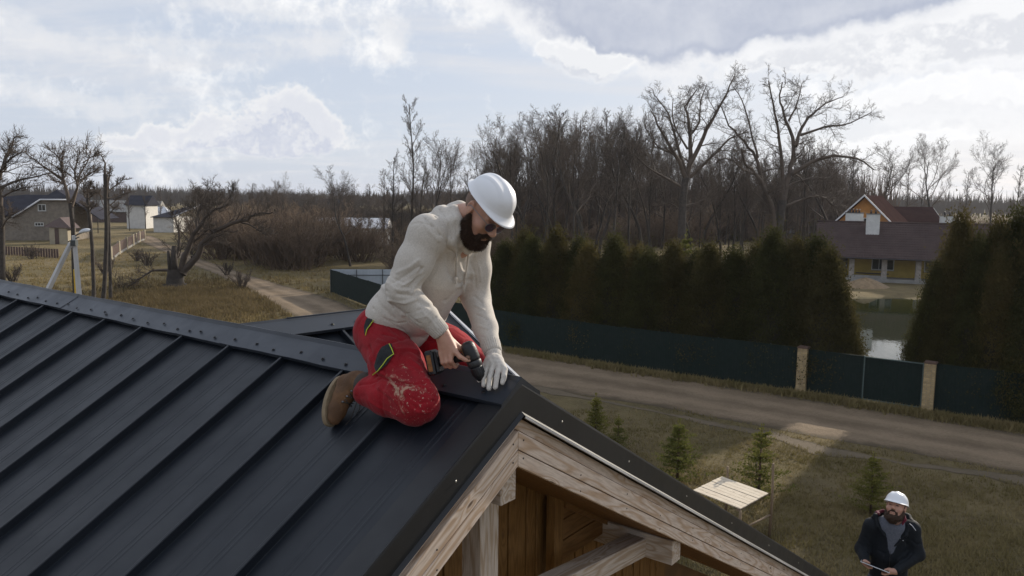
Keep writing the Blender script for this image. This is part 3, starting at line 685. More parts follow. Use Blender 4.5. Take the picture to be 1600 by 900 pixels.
# three open crowned trees on the right skyline
for x, d, tp, w in ((1393, 135, 216, 'leftmost of the three open crowned bare trees above the tiled roof'), (1470, 128, 205, 'middle of the three open crowned bare trees on the right skyline'), (1552, 122, 203, 'rightmost open crowned bare tree on the right skyline')):
    place((4, 0, 2)[int(x / 80) % 3], x, d, tp, w, None, sx=1.05)
for x, d, tp in ((1350, 150, 262), (1420, 160, 262), (1440, 150, 270), (1510, 155, 262), (1590, 150, 255), (1610, 140, 240)):
    place(5, x, d, tp, 'small distant bare birch on the right skyline', 'distant birches on the right')
# left skyline trees round the brick house
for x, d, tp in ((200, 160, 285), (225, 170, 288), (150, 150, 282), (250, 180, 290), (480, 190, 292), (500, 210, 296), (520, 170, 285)):
    place(5, x, d, tp, 'small distant bare birch beyond the village houses', 'distant birches on the left')

# ---- single trees with hand-placed limbs
def from_px(base_px, d, zoom, org, y_wob=.06, seed=0):
    """turns limb outlines (pixels) into metres about the tree's foot; depth wanders so the crown is round"""
    r = random.Random(seed)
    foot = P(base_px[0], 300, d); foot[2] = 0
    def f(pts, bulge=0.0):
        out = []; n = len(pts)
        for i, (a, b) in enumerate(pts):
            px, py = org[0] + a / zoom, org[1] + b / zoom; w = P(px, py, d)
            out.append(w + np.array([0, bulge * i / max(n - 1, 1), 0]) * 1.0)
        return [np.array([q[0], q[1], q[2]]) for q in out]
    return foot, f
def big_tree(name, seed, base_px, d, zoom, org, trunk, limbs, spec, maxlev, label, r0, cat='tree', mt=MBARK, mc=MTWIG, up=.1, wig=.25):
    foot, f = from_px(base_px, d, zoom, org); t = Tree(seed, up, wig)
    tp = f(trunk); tp[0][2] = -.2
    t.limb(tp, r0, r0 * .78, 9, 0, spec, True, 10, 2)
    for (pts, ra, rb, bulge) in limbs: t.limb(f(pts, bulge), ra, rb, 1, maxlev, spec)
    t.trunk.tube([tp[0] + np.array([0, 0, -.2]), tp[0] + np.array([0, 0, .5]), tp[0] * .6 + tp[1] * .4], [r0 * 1.6, r0 * 1.18, r0 * .98], 10, cap=False)
    for m in (t.trunk, t.crown): m.v = [v - foot for v in m.v]
    return put_tree(t, name, foot, label, cat, None, mt, mc)
OAKL = dict(OAK); OAKL['Lcap'] = 9.0
big_tree('oak_tree', 21, (1213, 400), 98, 2.25, (900, 100), [(705, 690), (708, 640), (716, 560), (726, 480)], [
    ([(700, 640), (690, 540), (665, 470), (615, 385), (575, 350), (556, 300)], .42, .08, -3), ([(680, 500), (655, 400), (640, 330), (600, 270), (550, 210), (522, 135)], .36, .06, 2),
    ([(726, 490), (742, 420), (757, 360), (772, 290), (748, 200), (725, 130), (735, 60)], .50, .07, 1), ([(722, 470), (716, 350), (692, 240), (665, 150), (640, 75)], .30, .06, -4),
    ([(772, 290), (800, 225), (850, 170), (905, 130), (975, 105)], .26, .05, 3), ([(757, 390), (815, 348), (890, 325), (960, 335), (1010, 375)], .33, .06, -3),
    ([(735, 500), (800, 478), (880, 465), (945, 500), (1000, 470)], .22, .05, 4), ([(790, 250), (860, 225), (930, 215), (990, 180)], .18, .04, -4), ([(655, 400), (600, 370), (560, 330), (520, 340)], .18, .04, 4),
    ([(748, 200), (790, 130), (815, 60)], .15, .04, 2), ([(640, 330), (620, 220), (600, 120), (570, 60)], .16, .04, 3), ([(705, 560), (650, 480), (590, 440)], .15, .04, -2), ([(740, 430), (840, 400), (930, 395), (1000, 330)], .15, .04, 5)],
    OAKL, 4, 'huge spreading bare oak standing right of the other one, towards the tiled house', .62)
big_tree('oak_tree', 22, (1067, 392), 97, 2.25, (900, 100), [(372, 660), (373, 580), (376, 500), (386, 400)], [
    ([(386, 405), (340, 315), (290, 245), (250, 175)], .34, .06, -3), ([(384, 380), (355, 260), (330, 170), (285, 100)], .26, .05, 2), ([(388, 400), (405, 320), (402, 220), (390, 150), (432, 85)], .40, .06, 1),
    ([(398, 360), (440, 262), (480, 180), (512, 110), (535, 55)], .32, .05, -3), ([(378, 500), (430, 490), (470, 470), (495, 440)], .16, .05, 3), ([(400, 400), (470, 330), (530, 265), (590, 245)], .24, .05, -2),
    ([(380, 440), (320, 400), (260, 360), (215, 310)], .20, .05, 3), ([(402, 250), (440, 200), (450, 130), (480, 60)], .18, .04, 3), ([(340, 315), (280, 290), (230, 220)], .14, .04, -2), ([(376, 520), (330, 490), (290, 500)], .12, .04, 0), ([(392, 300), (350, 200), (360, 110)], .16, .04, 3)],
    OAKL, 4, 'big dark bare oak left of the huge spreading one, behind the hedge', .55)
# crooked old willow by the bend of the dirt road
WIL = S(kids=[0, 17, 10, 5, 3, 0], start=[.3, .25, .15, .1, .1, 0], up=[.3, 1.1, 1.3, 1.2, 1, .3], wig=[.5, .9, 1, 1, 1, 1], rmin=.012, len=[.5, .5, .55, .5, .5, .5], Lcap=5.4)
big_tree('willow_tree', 31, (272, 450), 66, 2.812, (0, 180), [(770, 768), (768, 720), (770, 680)], [
    ([(785, 700), (815, 620), (850, 555), (900, 470), (960, 420), (1020, 390)], .33, .06, -1), ([(800, 700), (850, 640), (900, 570), (960, 510), (1040, 475), (1110, 455), (1160, 430), (1230, 425)], .34, .05, -2),
    ([(1060, 470), (1110, 485), (1150, 505), (1190, 520)], .09, .03, -1), ([(765, 700), (762, 640), (768, 560), (745, 490), (720, 440)], .20, .04, 2), ([(800, 650), (830, 560), (845, 480), (815, 400), (800, 340)], .15, .03, 3),
    ([(870, 520), (860, 440), (880, 370), (900, 320)], .14, .03, 1), ([(900, 470), (900, 410), (930, 350)], .10, .03, 2), ([(745, 682), (700, 678), (670, 690), (640, 715), (600, 745), (560, 772)], .13, .03, -2), ([(610, 735), (600, 760), (595, 770)], .06, .03, -2),
    ([(960, 420), (1000, 360), (1010, 320)], .08, .02, 1), ([(850, 560), (905, 520), (950, 500), (1000, 530)], .08, .02, -2)],
    WIL, 4, 'old crooked willow with a long arching limb beside the dirt road', .80, mc=MTWIG)
# broken stubs of the willow
ww = bpy.data.objects['willow_tree']; f0 = P(272, 300, 66); f0[2] = 0
mb = MB(); _, ff = from_px((272, 450), 66, 2.812, (0, 180))
for pts, a, b in (([(750, 700), (743, 640), (739, 596)], .20, .10), ([(768, 700), (764, 620), (766, 574)], .34, .20), ([(792, 690), (800, 640), (807, 612)], .20, .11), ([(840, 625), (880, 605), (905, 603)], .11, .06)):
    mb.tube(ff(pts), np.linspace(a, b, 3), 7)
obj('broken_stub', mb, MBARK, ww)
# alders left, close to the concrete lamp post
ALD = S(kids=[0, 19, 11, 8, 0], start=[.3, .25, .15, .1, 0], rmin=.015, len=[.5, .55, .55, .5, .5], Lcap=5.4)
ZL = (1385 / 200, (0, 200))
big_tree('alder_tree', 41, (2, 470), 56, ZL[0], ZL[1], [(20, 1880), (25, 1500), (20, 1100), (10, 850)], [
    ([(10, 850), (0, 560), (60, 460), (120, 380), (220, 320), (310, 280)], .17, .03, -1), ([(0, 650), (60, 600), (130, 560), (250, 520), (370, 480)], .12, .03, 2), ([(15, 900), (-60, 700), (-120, 560)], .16, .04, 1), ([(60, 460), (60, 350), (120, 240), (150, 120), (200, 90)], .10, .02, 0),
    ([(20, 1100), (120, 1010), (230, 960), (330, 900)], .08, .03, -2), ([(0, 560), (0, 380), (30, 240), (20, 150)], .12, .03, 1), ([(20, 1000), (-100, 900), (-200, 860)], .1, .03, -2), ([(10, 750), (100, 690), (180, 650), (300, 620)], .08, .02, 1)],
    ALD, 3, 'wide bare alder cut by the left edge of the photo', .24)
big_tree('alder_tree', 42, (118, 470), 54, ZL[0], ZL[1], [(820, 1900), (800, 1500), (790, 1100), (760, 820)], [
    ([(760, 820), (710, 650), (680, 500), (665, 390), (700, 250)], .15, .03, 0), ([(665, 400), (610, 330), (540, 280), (430, 215)], .07, .02, 1), ([(690, 560), (600, 470), (540, 380), (480, 300)], .09, .02, -2), ([(780, 850), (790, 650), (770, 520), (830, 330), (810, 230)], .10, .02, 2),
    ([(760, 800), (860, 640), (850, 490), (900, 380), (930, 290)], .11, .02, -1), ([(720, 640), (620, 600), (500, 570), (430, 590)], .07, .02, 2), ([(770, 520), (700, 470), (640, 450)], .05, .02, 0), ([(880, 560), (950, 480), (980, 440)], .05, .02, 1), ([(900, 380), (960, 300), (1000, 280)], .05, .02, 1)],
    ALD, 3, 'bare alder with a flat fan crown just above the street lamp', .17)
big_tree('alder_tree', 43, (146, 470), 52, ZL[0], ZL[1], [(1010, 1820), (1000, 1300), (960, 900), (945, 760)], [
    ([(945, 760), (955, 680), (980, 590)], .10, .04, 0), ([(960, 780), (880, 720), (850, 620), (800, 560)], .07, .02, 1), ([(960, 760), (1040, 730), (1110, 700)], .05, .02, -1), ([(970, 950), (900, 870), (840, 830)], .05, .02, 1), ([(975, 900), (1040, 850), (1100, 850)], .05, .02, -1)],
    ALD, 3, 'short slim bare alder with a snapped top between its taller neighbours', .13)
big_tree('dead_tree', 44, (160, 470), 50, ZL[0], ZL[1], [(1100, 1880), (1150, 1300), (1145, 800), (1135, 500)], [
    ([(1135, 500), (1140, 400), (1125, 350), (1108, 310)], .08, .03, 0), ([(1150, 800), (1160, 600), (1160, 480)], .07, .03, 0), ([(1140, 480), (1120, 460), (1108, 455)], .04, .02, 0), ([(1150, 900), (1060, 800), (1010, 740)], .05, .015, 1), ([(1160, 760), (1220, 740), (1300, 700)], .05, .015, 1)],
    dict(ALD, kids=[0, 3, 5, 4, 0], Lcap=2.2), 3, 'dead pole-like tree with a bare snapped spire, left of the willow', .14)
big_tree('alder_tree', 45, (172, 470), 57, ZL[0], ZL[1], [(1190, 1720), (1185, 1300), (1170, 900), (1165, 640)], [
    ([(1165, 700), (1210, 620), (1270, 550)], .06, .015, 1), ([(1170, 850), (1240, 760), (1340, 690)], .06, .015, 1), ([(1165, 800), (1060, 700), (1000, 640)], .06, .015, 0), ([(1165, 640), (1180, 520), (1190, 440)], .08, .015, 0), ([(1170, 950), (1260, 880), (1340, 860)], .05, .015, -1)],
    ALD, 3, 'slim bare alder rightmost in the group by the street lamp', .12)

# ------------------------------------------------------------------ scrub
def shrub(seed, h, w, n, dens=1):
    t = Tree(seed, .25, .3); r = random.Random(seed)
    sp_ = S(kids=[7, 6, 4, 0], ang=[(15, 40), (20, 50), (25, 50), (0, 1)], start=[.2, .15, .1, 0], len=[.5, .5, .5, .5], rmin=.010, seg=[6, 4, 3, 2], sides=[4, 3, 3, 3])
    for i in range(n):
        a = r.uniform(0, 6.28); q = r.uniform(0, w * .35); ln = r.uniform(.1, .7)
        t.grow((q * math.cos(a), q * math.sin(a), 0), (ln * math.cos(a), ln * math.sin(a), 1), h * r.uniform(.6, 1.05), .045, 0, 3, sp_)
    t.crown.v += t.trunk.v; off = t.crown.n; t.crown.f += [[i + off for i in q] for q in t.trunk.f]; t.crown.sm += t.trunk.sm; t.crown.n += t.trunk.n
    return t.crown.mesh('scrub_bush')
SH = [shrub(s, 4.2, 3.2, 22) for s in (1, 2, 3)]; SHL = shrub(9, 1.5, 1.2, 16)
for m in SH: m.materials.append(MTWIG2)
SHL.materials.append(MTWIG)
def bush(me, x, y, hpx, label, group, zs=None, w=1.0, m=None):
    p = ground(x, y); d = depth(p); h = hpx * d / FPX; hh = max(v.co.z for v in me.vertices) if me.name not in BH else BH[me.name]; BH[me.name] = hh
    o = bpy.data.objects.new('scrub_bush', me); COL.objects.link(o); s = h / hh; o.scale = (s * w, s * w, s); o.location = Vector(p); o.rotation_euler = (0, 0, rng.uniform(0, 6.28)); return props(o, label, 'bush', group)
BH = {}
gl, gg = 'leafless brown willow scrub bush in the thicket right of the dirt road', 'brown scrub thicket right of the dirt road'
r_ = random.Random(5)
for i in range(95):
    x = 320 + 440 * r_.random(); front = 398 + (x - 320) * .165; y = front + r_.uniform(-45, 4) * (1 if x < 620 else .8); y = max(352, min(y, 438)); hp = r_.uniform(45, 85) * (y - 300) / 110
    if 505 < x < 640 and y > 415: continue
    bush(SH[i % 3], x, y, hp + (15 if x < 560 else 0), gl, gg, w=1.25)
for i in range(95):                                               # undergrowth at the foot of the wood
    x = 750 + 570 * r_.random(); y = r_.uniform(350, 388); bush(SH[i % 3], x, y, r_.uniform(35, 85), 'leafless undergrowth bush at the foot of the dark wood', 'undergrowth at the foot of the wood', w=1.7)
for x, y, hp in ((378, 452, 34), (165, 428, 30), (50, 405, 26), (230, 415, 26), (355, 430, 24), (20, 440, 30), (300, 398, 24), (215, 408, 22)):
    bush(SHL, x, y, hp, 'low leafless bush standing in the dry meadow', 'low bushes in the meadow')
# bare thicket heap at the right edge
for i in range(12):
    x = 1530 + 100 * r_.random(); y = r_.uniform(385, 405); bush(SH[i % 3], x, y, r_.uniform(60, 75) - abs(x - 1590) * .25, 'leafless bush in the grey thicket at the far right', 'grey thicket at the right edge', w=1.8)

# ------------------------------------------------------------------ thujas of the hedge
def leaf_cloud(pos, size, r, up=.5, elong=2.2):
    """triangles scattered as little flat sprays"""
    n = len(pos); a = r.normal(size=(n, 3)); a[:, 2] = np.abs(a[:, 2]) + up; a /= np.linalg.norm(a, axis=1)[:, None]
    b = np.cross(a, r.normal(size=(n, 3))); b /= np.linalg.norm(b, axis=1)[:, None] + 1e-9; s = size * r.uniform(.6, 1.3, n)[:, None]
    v = np.stack([pos - b * s * .5, pos + b * s * .5, pos + a * s * elong * .5 + b * s * .25, ], 1)
    return v.reshape(-1, 3)
def tri_mesh(name, v, m):
    k = len(v) // 3; me = bpy.data.meshes.new(name); me.vertices.add(len(v)); me.vertices.foreach_set('co', v.astype(np.float32).ravel()); me.loops.add(3 * k); me.loops.foreach_set('vertex_index', np.arange(3 * k))
    me.polygons.add(k); me.polygons.foreach_set('loop_start', np.arange(0, 3 * k, 3)); me.update(calc_edges=True); me.materials.append(m); return me
def thuja_crown(seed, h=5.5, w=1.5, n=40000):
    r = np.random.default_rng(seed); pos = []
    def R(z): t = z / h; return w * (min(1, (t + .08) / .22) ** .5) * max(0, (1 - max(0, t - .18) ** 1.0 / .82)) ** .80
    nc = 420; ca = r.uniform(0, 6.283, nc); cz = r.uniform(.02, .985, nc) ** .9 * h; cr = np.array([R(z) for z in cz]) * r.uniform(.72, 1.04, nc)
    cen = np.c_[np.cos(ca) * cr, np.sin(ca) * cr, cz]; per = n // nc
    for c, z in zip(cen, cz):
        sc_ = .17 + .13 * r.random(); q = r.normal(size=(per, 3)) * np.array([sc_ * .75, sc_ * .75, sc_ * 1.5]); q[:, 2] += .12; pos.append(c + q)
    pos = np.vstack(pos); pos[:, 2] = np.clip(pos[:, 2], .05, None)
    core = MB(); core.tube([(0, 0, z) for z in np.linspace(.1, h * .93, 10)], [R(z) * .72 for z in np.linspace(.1, h * .93, 10)], 12)  # solid dark core added inside the crown to block light
    return leaf_cloud(pos, .062, r, .8, 2.8), core
MTH = leafmat('thuja_foliage', (.078, .076, .028), (.040, .040, .016), 1.3, .38)
MTHR = leafmat('rusty_thuja_foliage', (.105, .085, .034), (.055, .048, .018), 1.1, .38)
MTC = mat('thuja_shade_core', (.030, .026, .014), .95)
MSTEM = mat('thuja_stem', (.10, .06, .04), .9)
THP = []
for s in (1, 2, 3, 4):
    v, core = thuja_crown(s); o = thing('thuja_tree', (0, 0, 0), 'x', 'thuja')
    me = tri_mesh('crown', v, MTH if s % 2 else MTHR); c = bpy.data.objects.new('crown', me); COL.objects.link(c); c.parent = o
    ci = core.mesh('light_block_core'); ci.materials.append(MTC); i_ = bpy.data.objects.new('light_block_core', ci); COL.objects.link(i_); i_.parent = c
    mb = MB(); mb.tube([(0, 0, -.1), (0, 0, 1.2)], [.11, .08], 8); tm = mb.mesh('trunk'); tm.materials.append(MSTEM); t_ = bpy.data.objects.new('trunk', tm); COL.objects.link(t_); t_.parent = o
    THP.append(o)
def fence_pt(x):
    xs = [517, 660, 810, 1000, 1246, 1448, 1640]; ys = [457, 512, 546, 577, 612, 643, 672]
    return ground(x, float(np.interp(x, xs, ys)))
tu = set()
def thuja(x, back, top, label, group, k, wid=1.0):
    p = fence_pt(x); q = fence_pt(x + 30) - fence_pt(x - 30); nn = np.array([-q[1], q[0], 0]); nn /= np.linalg.norm(nn)
    if nn[1] < 0: nn = -nn
    p = p + nn * back; d = depth(p); h = P(x, top, d)[2]
    o = THP[k] if k not in tu else copy_tree(THP[k]); tu.add(k); s = h / 5.6; o.location = (p[0], p[1], 0); o.scale = (wid, wid, s); o.rotation_euler = (0, 0, rng.uniform(0, 6.28)); props(o, label, None, group)
ORD = 'first second third fourth fifth sixth seventh eighth ninth tenth eleventh twelfth thirteenth fourteenth fifteenth sixteenth seventeenth eighteenth'.split()
tops = [(748, 388), (768, 372), (800, 382), (832, 371), (862, 384), (890, 394), (922, 380), (955, 398), (985, 402), (1020, 392), (1052, 404), (1085, 396), (1118, 403), (1150, 396), (1182, 376), (1214, 391), (1244, 386), (1268, 404)]
for i, (x, tp) in enumerate(tops): thuja(x, 2.0 + .5 * math.sin(i * 2.1), tp, '%s thuja from the left in the front row of the long hedge' % ORD[i], 'thujas of the long hedge left of the pond gap', i % 4, 1.05)
for i, (x, tp) in enumerate([(785, 392), (850, 395), (915, 400), (980, 415), (1045, 412), (1110, 415), (1175, 405), (1235, 410)]): thuja(x, 3.6, tp, 'dark thuja half hidden in the second row of the long hedge', 'thujas of the long hedge left of the pond gap', (i + 1) % 4, 1.1)
thuja(1286, 1.7, 462, 'low thuja that ends the long hedge beside the pond', None, 1, .85)
for i, (x, tp, b, w) in enumerate([(1436, 425, 1.9, .70), (1470, 357, 2.3, .95), (1500, 385, 2.1, .85), (1530, 366, 2.4, .9), (1562, 352, 2.6, 1.0), (1594, 366, 2.2, .95), (1625, 350, 2.4, 1.1), (1540, 420, 1.2, .8), (1600, 420, 1.0, .9), (1660, 365, 2.0, 1.3), (1500, 450, 1.3, .8), (1460, 480, 1.3, .7)]): thuja(x, b, tp, '%s thuja of the tall clump right of the pond' % ['narrow low leftmost', 'pointed tall left-hand', 'short tip between two taller ones,', 'middle', 'broad tall', 'second from right tall', 'dark rightmost tall', 'low front middle', 'low front right-hand', 'cut-off right edge', 'low front left', 'lowest front left'][i], 'thujas right of the pond gap', (i + 2) % 4, w)
for i, x in enumerate((1700, 1745, 1790, 1840)): thuja(x, 2.2, 368, 'unseen thuja added right of the tall clump to shade the plot', None, i, 1.4)  # unseen thujas added beyond the frame edge to shade the lower right ground
for x, y, tp, w in ((548, 449, 428, 'leftmost small thuja inside the green fence corner'), (563, 452, 431, 'middle small thuja inside the green fence corner'), (575, 455, 427, 'rightmost small thuja inside the green fence corner')):
    p = ground(x, y); h = P(x, tp, depth(p))[2]; o = copy_tree(THP[1]); o.location = Vector(p); o.scale = (.4, .4, h / 5.6); props(o, w, None, None)

# ------------------------------------------------------------------ young spruces on the plot
MSP = leafmat('young_spruce_needles', (.20, .195, .055), (.095, .10, .030), 2.0, .4)
def spruce(seed, h=1.8, w=.62, whorls=13):
    r = np.random.default_rng(seed); pos = []; tr = MB(); tr.tube([(0, 0, -.05), (0, 0, h * .6), (0, 0, h * 1.06)], [.028, .014, .004], 6); br = MB()
    for k in range(whorls):
        if r.random() < .12: continue
        z = h * (.06 + .90 * k / whorls); L = w * (1 - (z / h) ** 1.15) * r.uniform(.55, 1.2) + .05; nb = int(r.integers(5, 9)); a0 = r.uniform(0, 6.28)
        for j in range(nb):
            a = a0 + j * 6.283 / nb + r.normal(0, .2); l = L * r.uniform(.65, 1.15); e = np.array([math.cos(a) * l, math.sin(a) * l, z + l * r.uniform(.15, .55)]); s = np.array([0, 0, z]); m_ = (s + e) / 2 - np.array([0, 0, .04 * l])
            br.tube([s, m_, e], [.006, .004, .002], 3, cap=False)
            nn = int(26 + 90 * l); t = r.uniform(.15, 1, nn)[:, None]; q = s * (1 - t) ** 2 + 2 * m_ * t * (1 - t) + e * t ** 2; side = np.array([-math.sin(a), math.cos(a), 0]); q = q + side * (r.normal(0, .16, (nn, 1)) * l * t) + r.normal(0, .018, (nn, 3)); pos.append(q)
    pos.append(np.c_[r.normal(0, .015, (60, 2)), r.uniform(h * .8, h * 1.06, 60)])
    return leaf_cloud(np.vstack(pos), .034, r, .35, 2.6), tr, br
spr = []
for s in (1, 2, 3):
    v, tr, br = spruce(s, 1.8, .62); o = thing('young_spruce', (0, 0, 0), 'x', 'spruce')
    c = bpy.data.objects.new('crown', tri_mesh('crown', v, MSP)); COL.objects.link(c); c.parent = o
    for nm, mb, m in (('trunk', tr, MSTEM), ('branches', br, MSTEM)):
        me = mb.mesh(nm); me.materials.append(m); q = bpy.data.objects.new(nm, me); COL.objects.link(q); q.parent = o
    spr.append(o)
for i, (x, yb, yt, w, lab_) in enumerate([(1185, 781, 658, 1.45, 'bushy young spruce right behind the wooden slatted platform'), (1058, 754, 650, 1.6, 'yellowish young spruce rising beside the black roof edge'), (930, 692, 612, 1.3, 'small dark young spruce closest to the roof ridge'), (965, 705, 645, 1.3, 'thin young spruce next to the small dark one'), (1360, 802, 702, 1.5, 'dark young spruce just behind the man with the tablet')]):
    p = ground(x, yb); d = depth(p); h = P(x, yt, d)[2]; o = spr[i] if i < 3 else copy_tree(spr[i % 3]); s = h / 1.9; o.location = Vector(p); o.scale = (w * s, w * s, s); o.rotation_euler = (0, 0, i * 1.3); props(o, lab_)
# young pine behind the hedge
p = P(1075, 300, 52); p[2] = 0; o = copy_tree(spr[0]); h = P(1075, 358, 52)[2]; o.location = Vector(p); o.scale = (2.6, 2.6, h / 1.9); props(o, 'paler young pine poking up behind the thuja hedge'); o['category'] = 'pine'; o.name = 'young_pine'
# the far wooded skyline and the depth of the wood, masses of thin stems
def far_mass(name, n, xr, yr, hr, seed, m, label, wf=.018):
    r = np.random.default_rng(seed); x = r.uniform(*xr, n); y = r.uniform(*yr, n); hh = r.uniform(*hr, n) * (1 + .22 * np.sin(x * .021 + seed) + .15 * np.sin(x * .087)); L = []
    for k in range(7):
        b = np.c_[x + r.normal(0, .8, n), y + r.normal(0, .5, n), hh * (0 if k == 0 else 1) * r.uniform(.05, .5, n)]; t = b.copy(); t[:, 0] += r.normal(0, hh * .13); t[:, 2] = hh * (1 if k == 0 else r.uniform(.6, 1.0, n)); w = hh * wf * (1.4 if k == 0 else .8); s = np.c_[w, np.zeros(n), np.zeros(n)]; L.append(np.stack([b - s, b + s, t], 1).reshape(-1, 3))
    o = bpy.data.objects.new(name, tri_mesh(name, np.vstack(L), m)); COL.objects.link(o); return props(o, label, 'woodland', kind='stuff')
MFW = leafmat('far_wood_twigs', (.115, .092, .078), (.085, .068, .056), .02, .1)
far_mass('far_wood', 16000, (-1500, 1700), (420, 900), (8, 13), 8, MFW, 'far leafless woods along the horizon', .03)
far_mass('wood_depth', 4600, (-6, 74), (150, 215), (9, 15), 5, MFW, 'deep brown interior of the bare wood behind the hedge', .012)
far_mass('scrub_depth', 4200, (-46, -2), (128, 190), (4, 8), 6, MFW, 'brown scrub belt stretching away behind the dirt road', .016)
# ------------------------------------------------------------------ green corrugated sheet fence, brick pillars and gate
MFEN = metal('dark_green_sheet', (.0035, .0125, .0095), .85, .3, .05); MFIN = mat('pale_sheet_back', (.42, .46, .50), .5, .15, 1, metal=.0)
MPOST = mat('steel_post', (.05, .06, .06), .6)
def corr(p0, p1, z0, z1, pitch=.115, amp=.010):
    """one corrugated sheet between two ground points"""
    p0 = np.array(p0); p1 = np.array(p1); L = np.linalg.norm(p1 - p0); e = (p1 - p0) / L; nn = np.array([-e[1], e[0], 0]); rows = []; s = 0; V = []
    while s < L:
        for ds, h in ((0, 0), (.3, 0), (.4, 1), (.9, 1), (1, 0)):
            x = min(s + ds * pitch, L); V.append(p0 + e * x + nn * h * amp)
        s += pitch
    V = np.array(V); g = np.stack([V + np.array([0, 0, z0]), V + np.array([0, 0, z1])]); b = g - nn * .004
    mb = MB(); mb.grid(g, False); mb.grid(b[::-1], False); return mb
fence = thing('sheet_fence', fence_pt(1000), 'long dark green corrugated sheet fence along the road under the thuja hedge', 'fence')
fence2 = thing('sheet_fence', fence_pt(1560), 'dark green sheet fence right of the right brick pillar', 'fence')
def fence_run(parent, xs, zt=1.9, step=1.15):
    pts = [fence_pt(x) for x in xs]; d = np.r_[0, np.cumsum([np.linalg.norm(b - a) for a, b in zip(pts, pts[1:])])]; n = int(round(d[-1] / step)); P_ = np.array(pts)
    q = [np.array([np.interp(s, d, P_[:, j]) for j in range(3)]) for s in np.linspace(0, d[-1], n + 1)]
    for i in range(n):
        z = zt + .012 * math.sin(i * 1.7); o = obj('fence_sheet', corr(q[i], q[i + 1], .06, z), MFEN, parent)
        if i % 2 == 0:
            e = (q[i + 1] - q[i]) / np.linalg.norm(q[i + 1] - q[i]); nn = np.array([-e[1], e[0], 0]); mb = MB(); c = q[i] + nn * .05; mb.box(c + (0, 0, .95), e * .03, nn * .02, (0, 0, .97)); obj('fence_post', mb, MPOST, parent)
fence_run(fence, [517, 560, 610, 660, 735, 810, 900, 1000, 1120, 1243]); fence_run(fence2, [1456, 1540, 1640, 1760])
# the corner run with its pale inner side
c0 = fence_pt(517); c1 = c0 + (ground(600, 447) - ground(517, 447)) * 1.6; 
back = thing('sheet_fence', c0, 'corrugated sheet fence with a pale inner side behind three small thujas', 'fence')
e = (c1 - c0) / 7
for i in range(7): obj('fence_sheet', corr(c0 + e * i, c0 + e * (i + 1), .06, 1.92), MFIN, back)
for i in (0, 2, 4, 6): mb = MB(); c = c0 + e * i - np.array([0, .06, 0]); mb.box(c + (0, 0, .95), (.03, 0, 0), (0, .03, 0), (0, 0, .96)); obj('fence_post', mb, MPOST, back)
mb = MB(); mb.tube([c0 + np.array([0, -.08, 1.45]), c1 + np.array([0, -.08, 1.45])], .03, 4); obj('fence_rail', mb, MPOST, back)
# brick pillars: real courses with recessed joints
MBR = mat('yellow_brick', (.46, .34, .18), .85, .3, 9, bump=.3, bscale=50, obj_rand=.15); MMOR = mat('grey_mortar', (.30, .27, .22), .95)
MCAPS = mat('pillar_cap', (.12, .07, .05), .6)
def pillar(p, label, ang):
    o = thing('brick_pillar', p, label, 'pillar', None); c, s = math.cos(ang), math.sin(ang); ex, ey = np.array([c, s, 0]), np.array([-s, c, 0]); h = .19
    mb = MB(); mb.box(p + (0, 0, .97), ex * (h - .012), ey * (h - .012), (0, 0, .97)); obj('mortar', mb, MMOR, o)
    z = .03; k = 0
    while z < 1.90:
        for side in range(4):
            d = [ex, ey, -ex, -ey][side]; q = [ey, -ex, -ey, ex][side]
            segs = ((-.19, .06), (.07, .19)) if (k + side) % 2 else ((-.19, -.07), (-.06, .19))
            if side % 2: segs = [(a + .0, b) for a, b in segs]
            for a, b in segs:
                m1 = MB(); m1.box(p + d * (h - .03 + .002 * ((k * 3 + side) % 3)) + q * (a + b) / 2 + np.array([0, 0, z + .034]), d * .031, q * ((b - a) / 2 - .003 - (.0 if side % 2 == 0 else .001)), (0, 0, .034)); bk = obj('brick', m1, MBR, o)
        z += .078; k += 1
    mb = MB(); mb.box(p + (0, 0, z + .01), ex * .215, ey * .215, (0, 0, .022)); mb.prism([p + ex * .2 + ey * .2 + (0, 0, z + .032), p - ex * .2 + ey * .2 + (0, 0, z + .032), p - ex * .2 - ey * .2 + (0, 0, z + .032), p + ex * .2 - ey * .2 + (0, 0, z + .032)], (0, 0, .02)); obj('cap', mb, MCAPS, o); return o
ga = fence_pt(1448) - fence_pt(1252); gan = math.atan2(ga[1], ga[0])
pa, pb = fence_pt(1252), fence_pt(1449)
pillar(pa, 'yellow brick gate pillar at the end of the long hedge', gan); pillar(pb, 'yellow brick gate pillar under the tall thuja clump', gan)
gate = thing('sheet_gate', (pa + pb) / 2, 'dark green double sheet gate between the two yellow brick pillars', 'gate')
e = ga / np.linalg.norm(ga); a, b = pa + e * .24, pb - e * .24; m_ = (a + b) / 2; off = np.array([e[1], -e[0], 0]) * .04
MGF = mat('gate_frame_paint', (.10, .14, .13), .5)
for s, t_ in ((a, m_ - e * .02), (m_ + e * .02, b)):
    obj('gate_leaf', corr(s, t_, .10, 1.86), MFEN, gate); mb = MB()
    for q in (s, t_): mb.box(q + (0, 0, .98) + off, e * .02, off / np.linalg.norm(off) * .02, (0, 0, .9))
    for z in (.13, 1.84): mb.box((s + t_) / 2 + (0, 0, z) + off * 1.0, (t_ - s) / 2, off / np.linalg.norm(off) * .018, (0, 0, .02))
    obj('gate_frame', mb, MGF if s is not a else MFEN, gate)

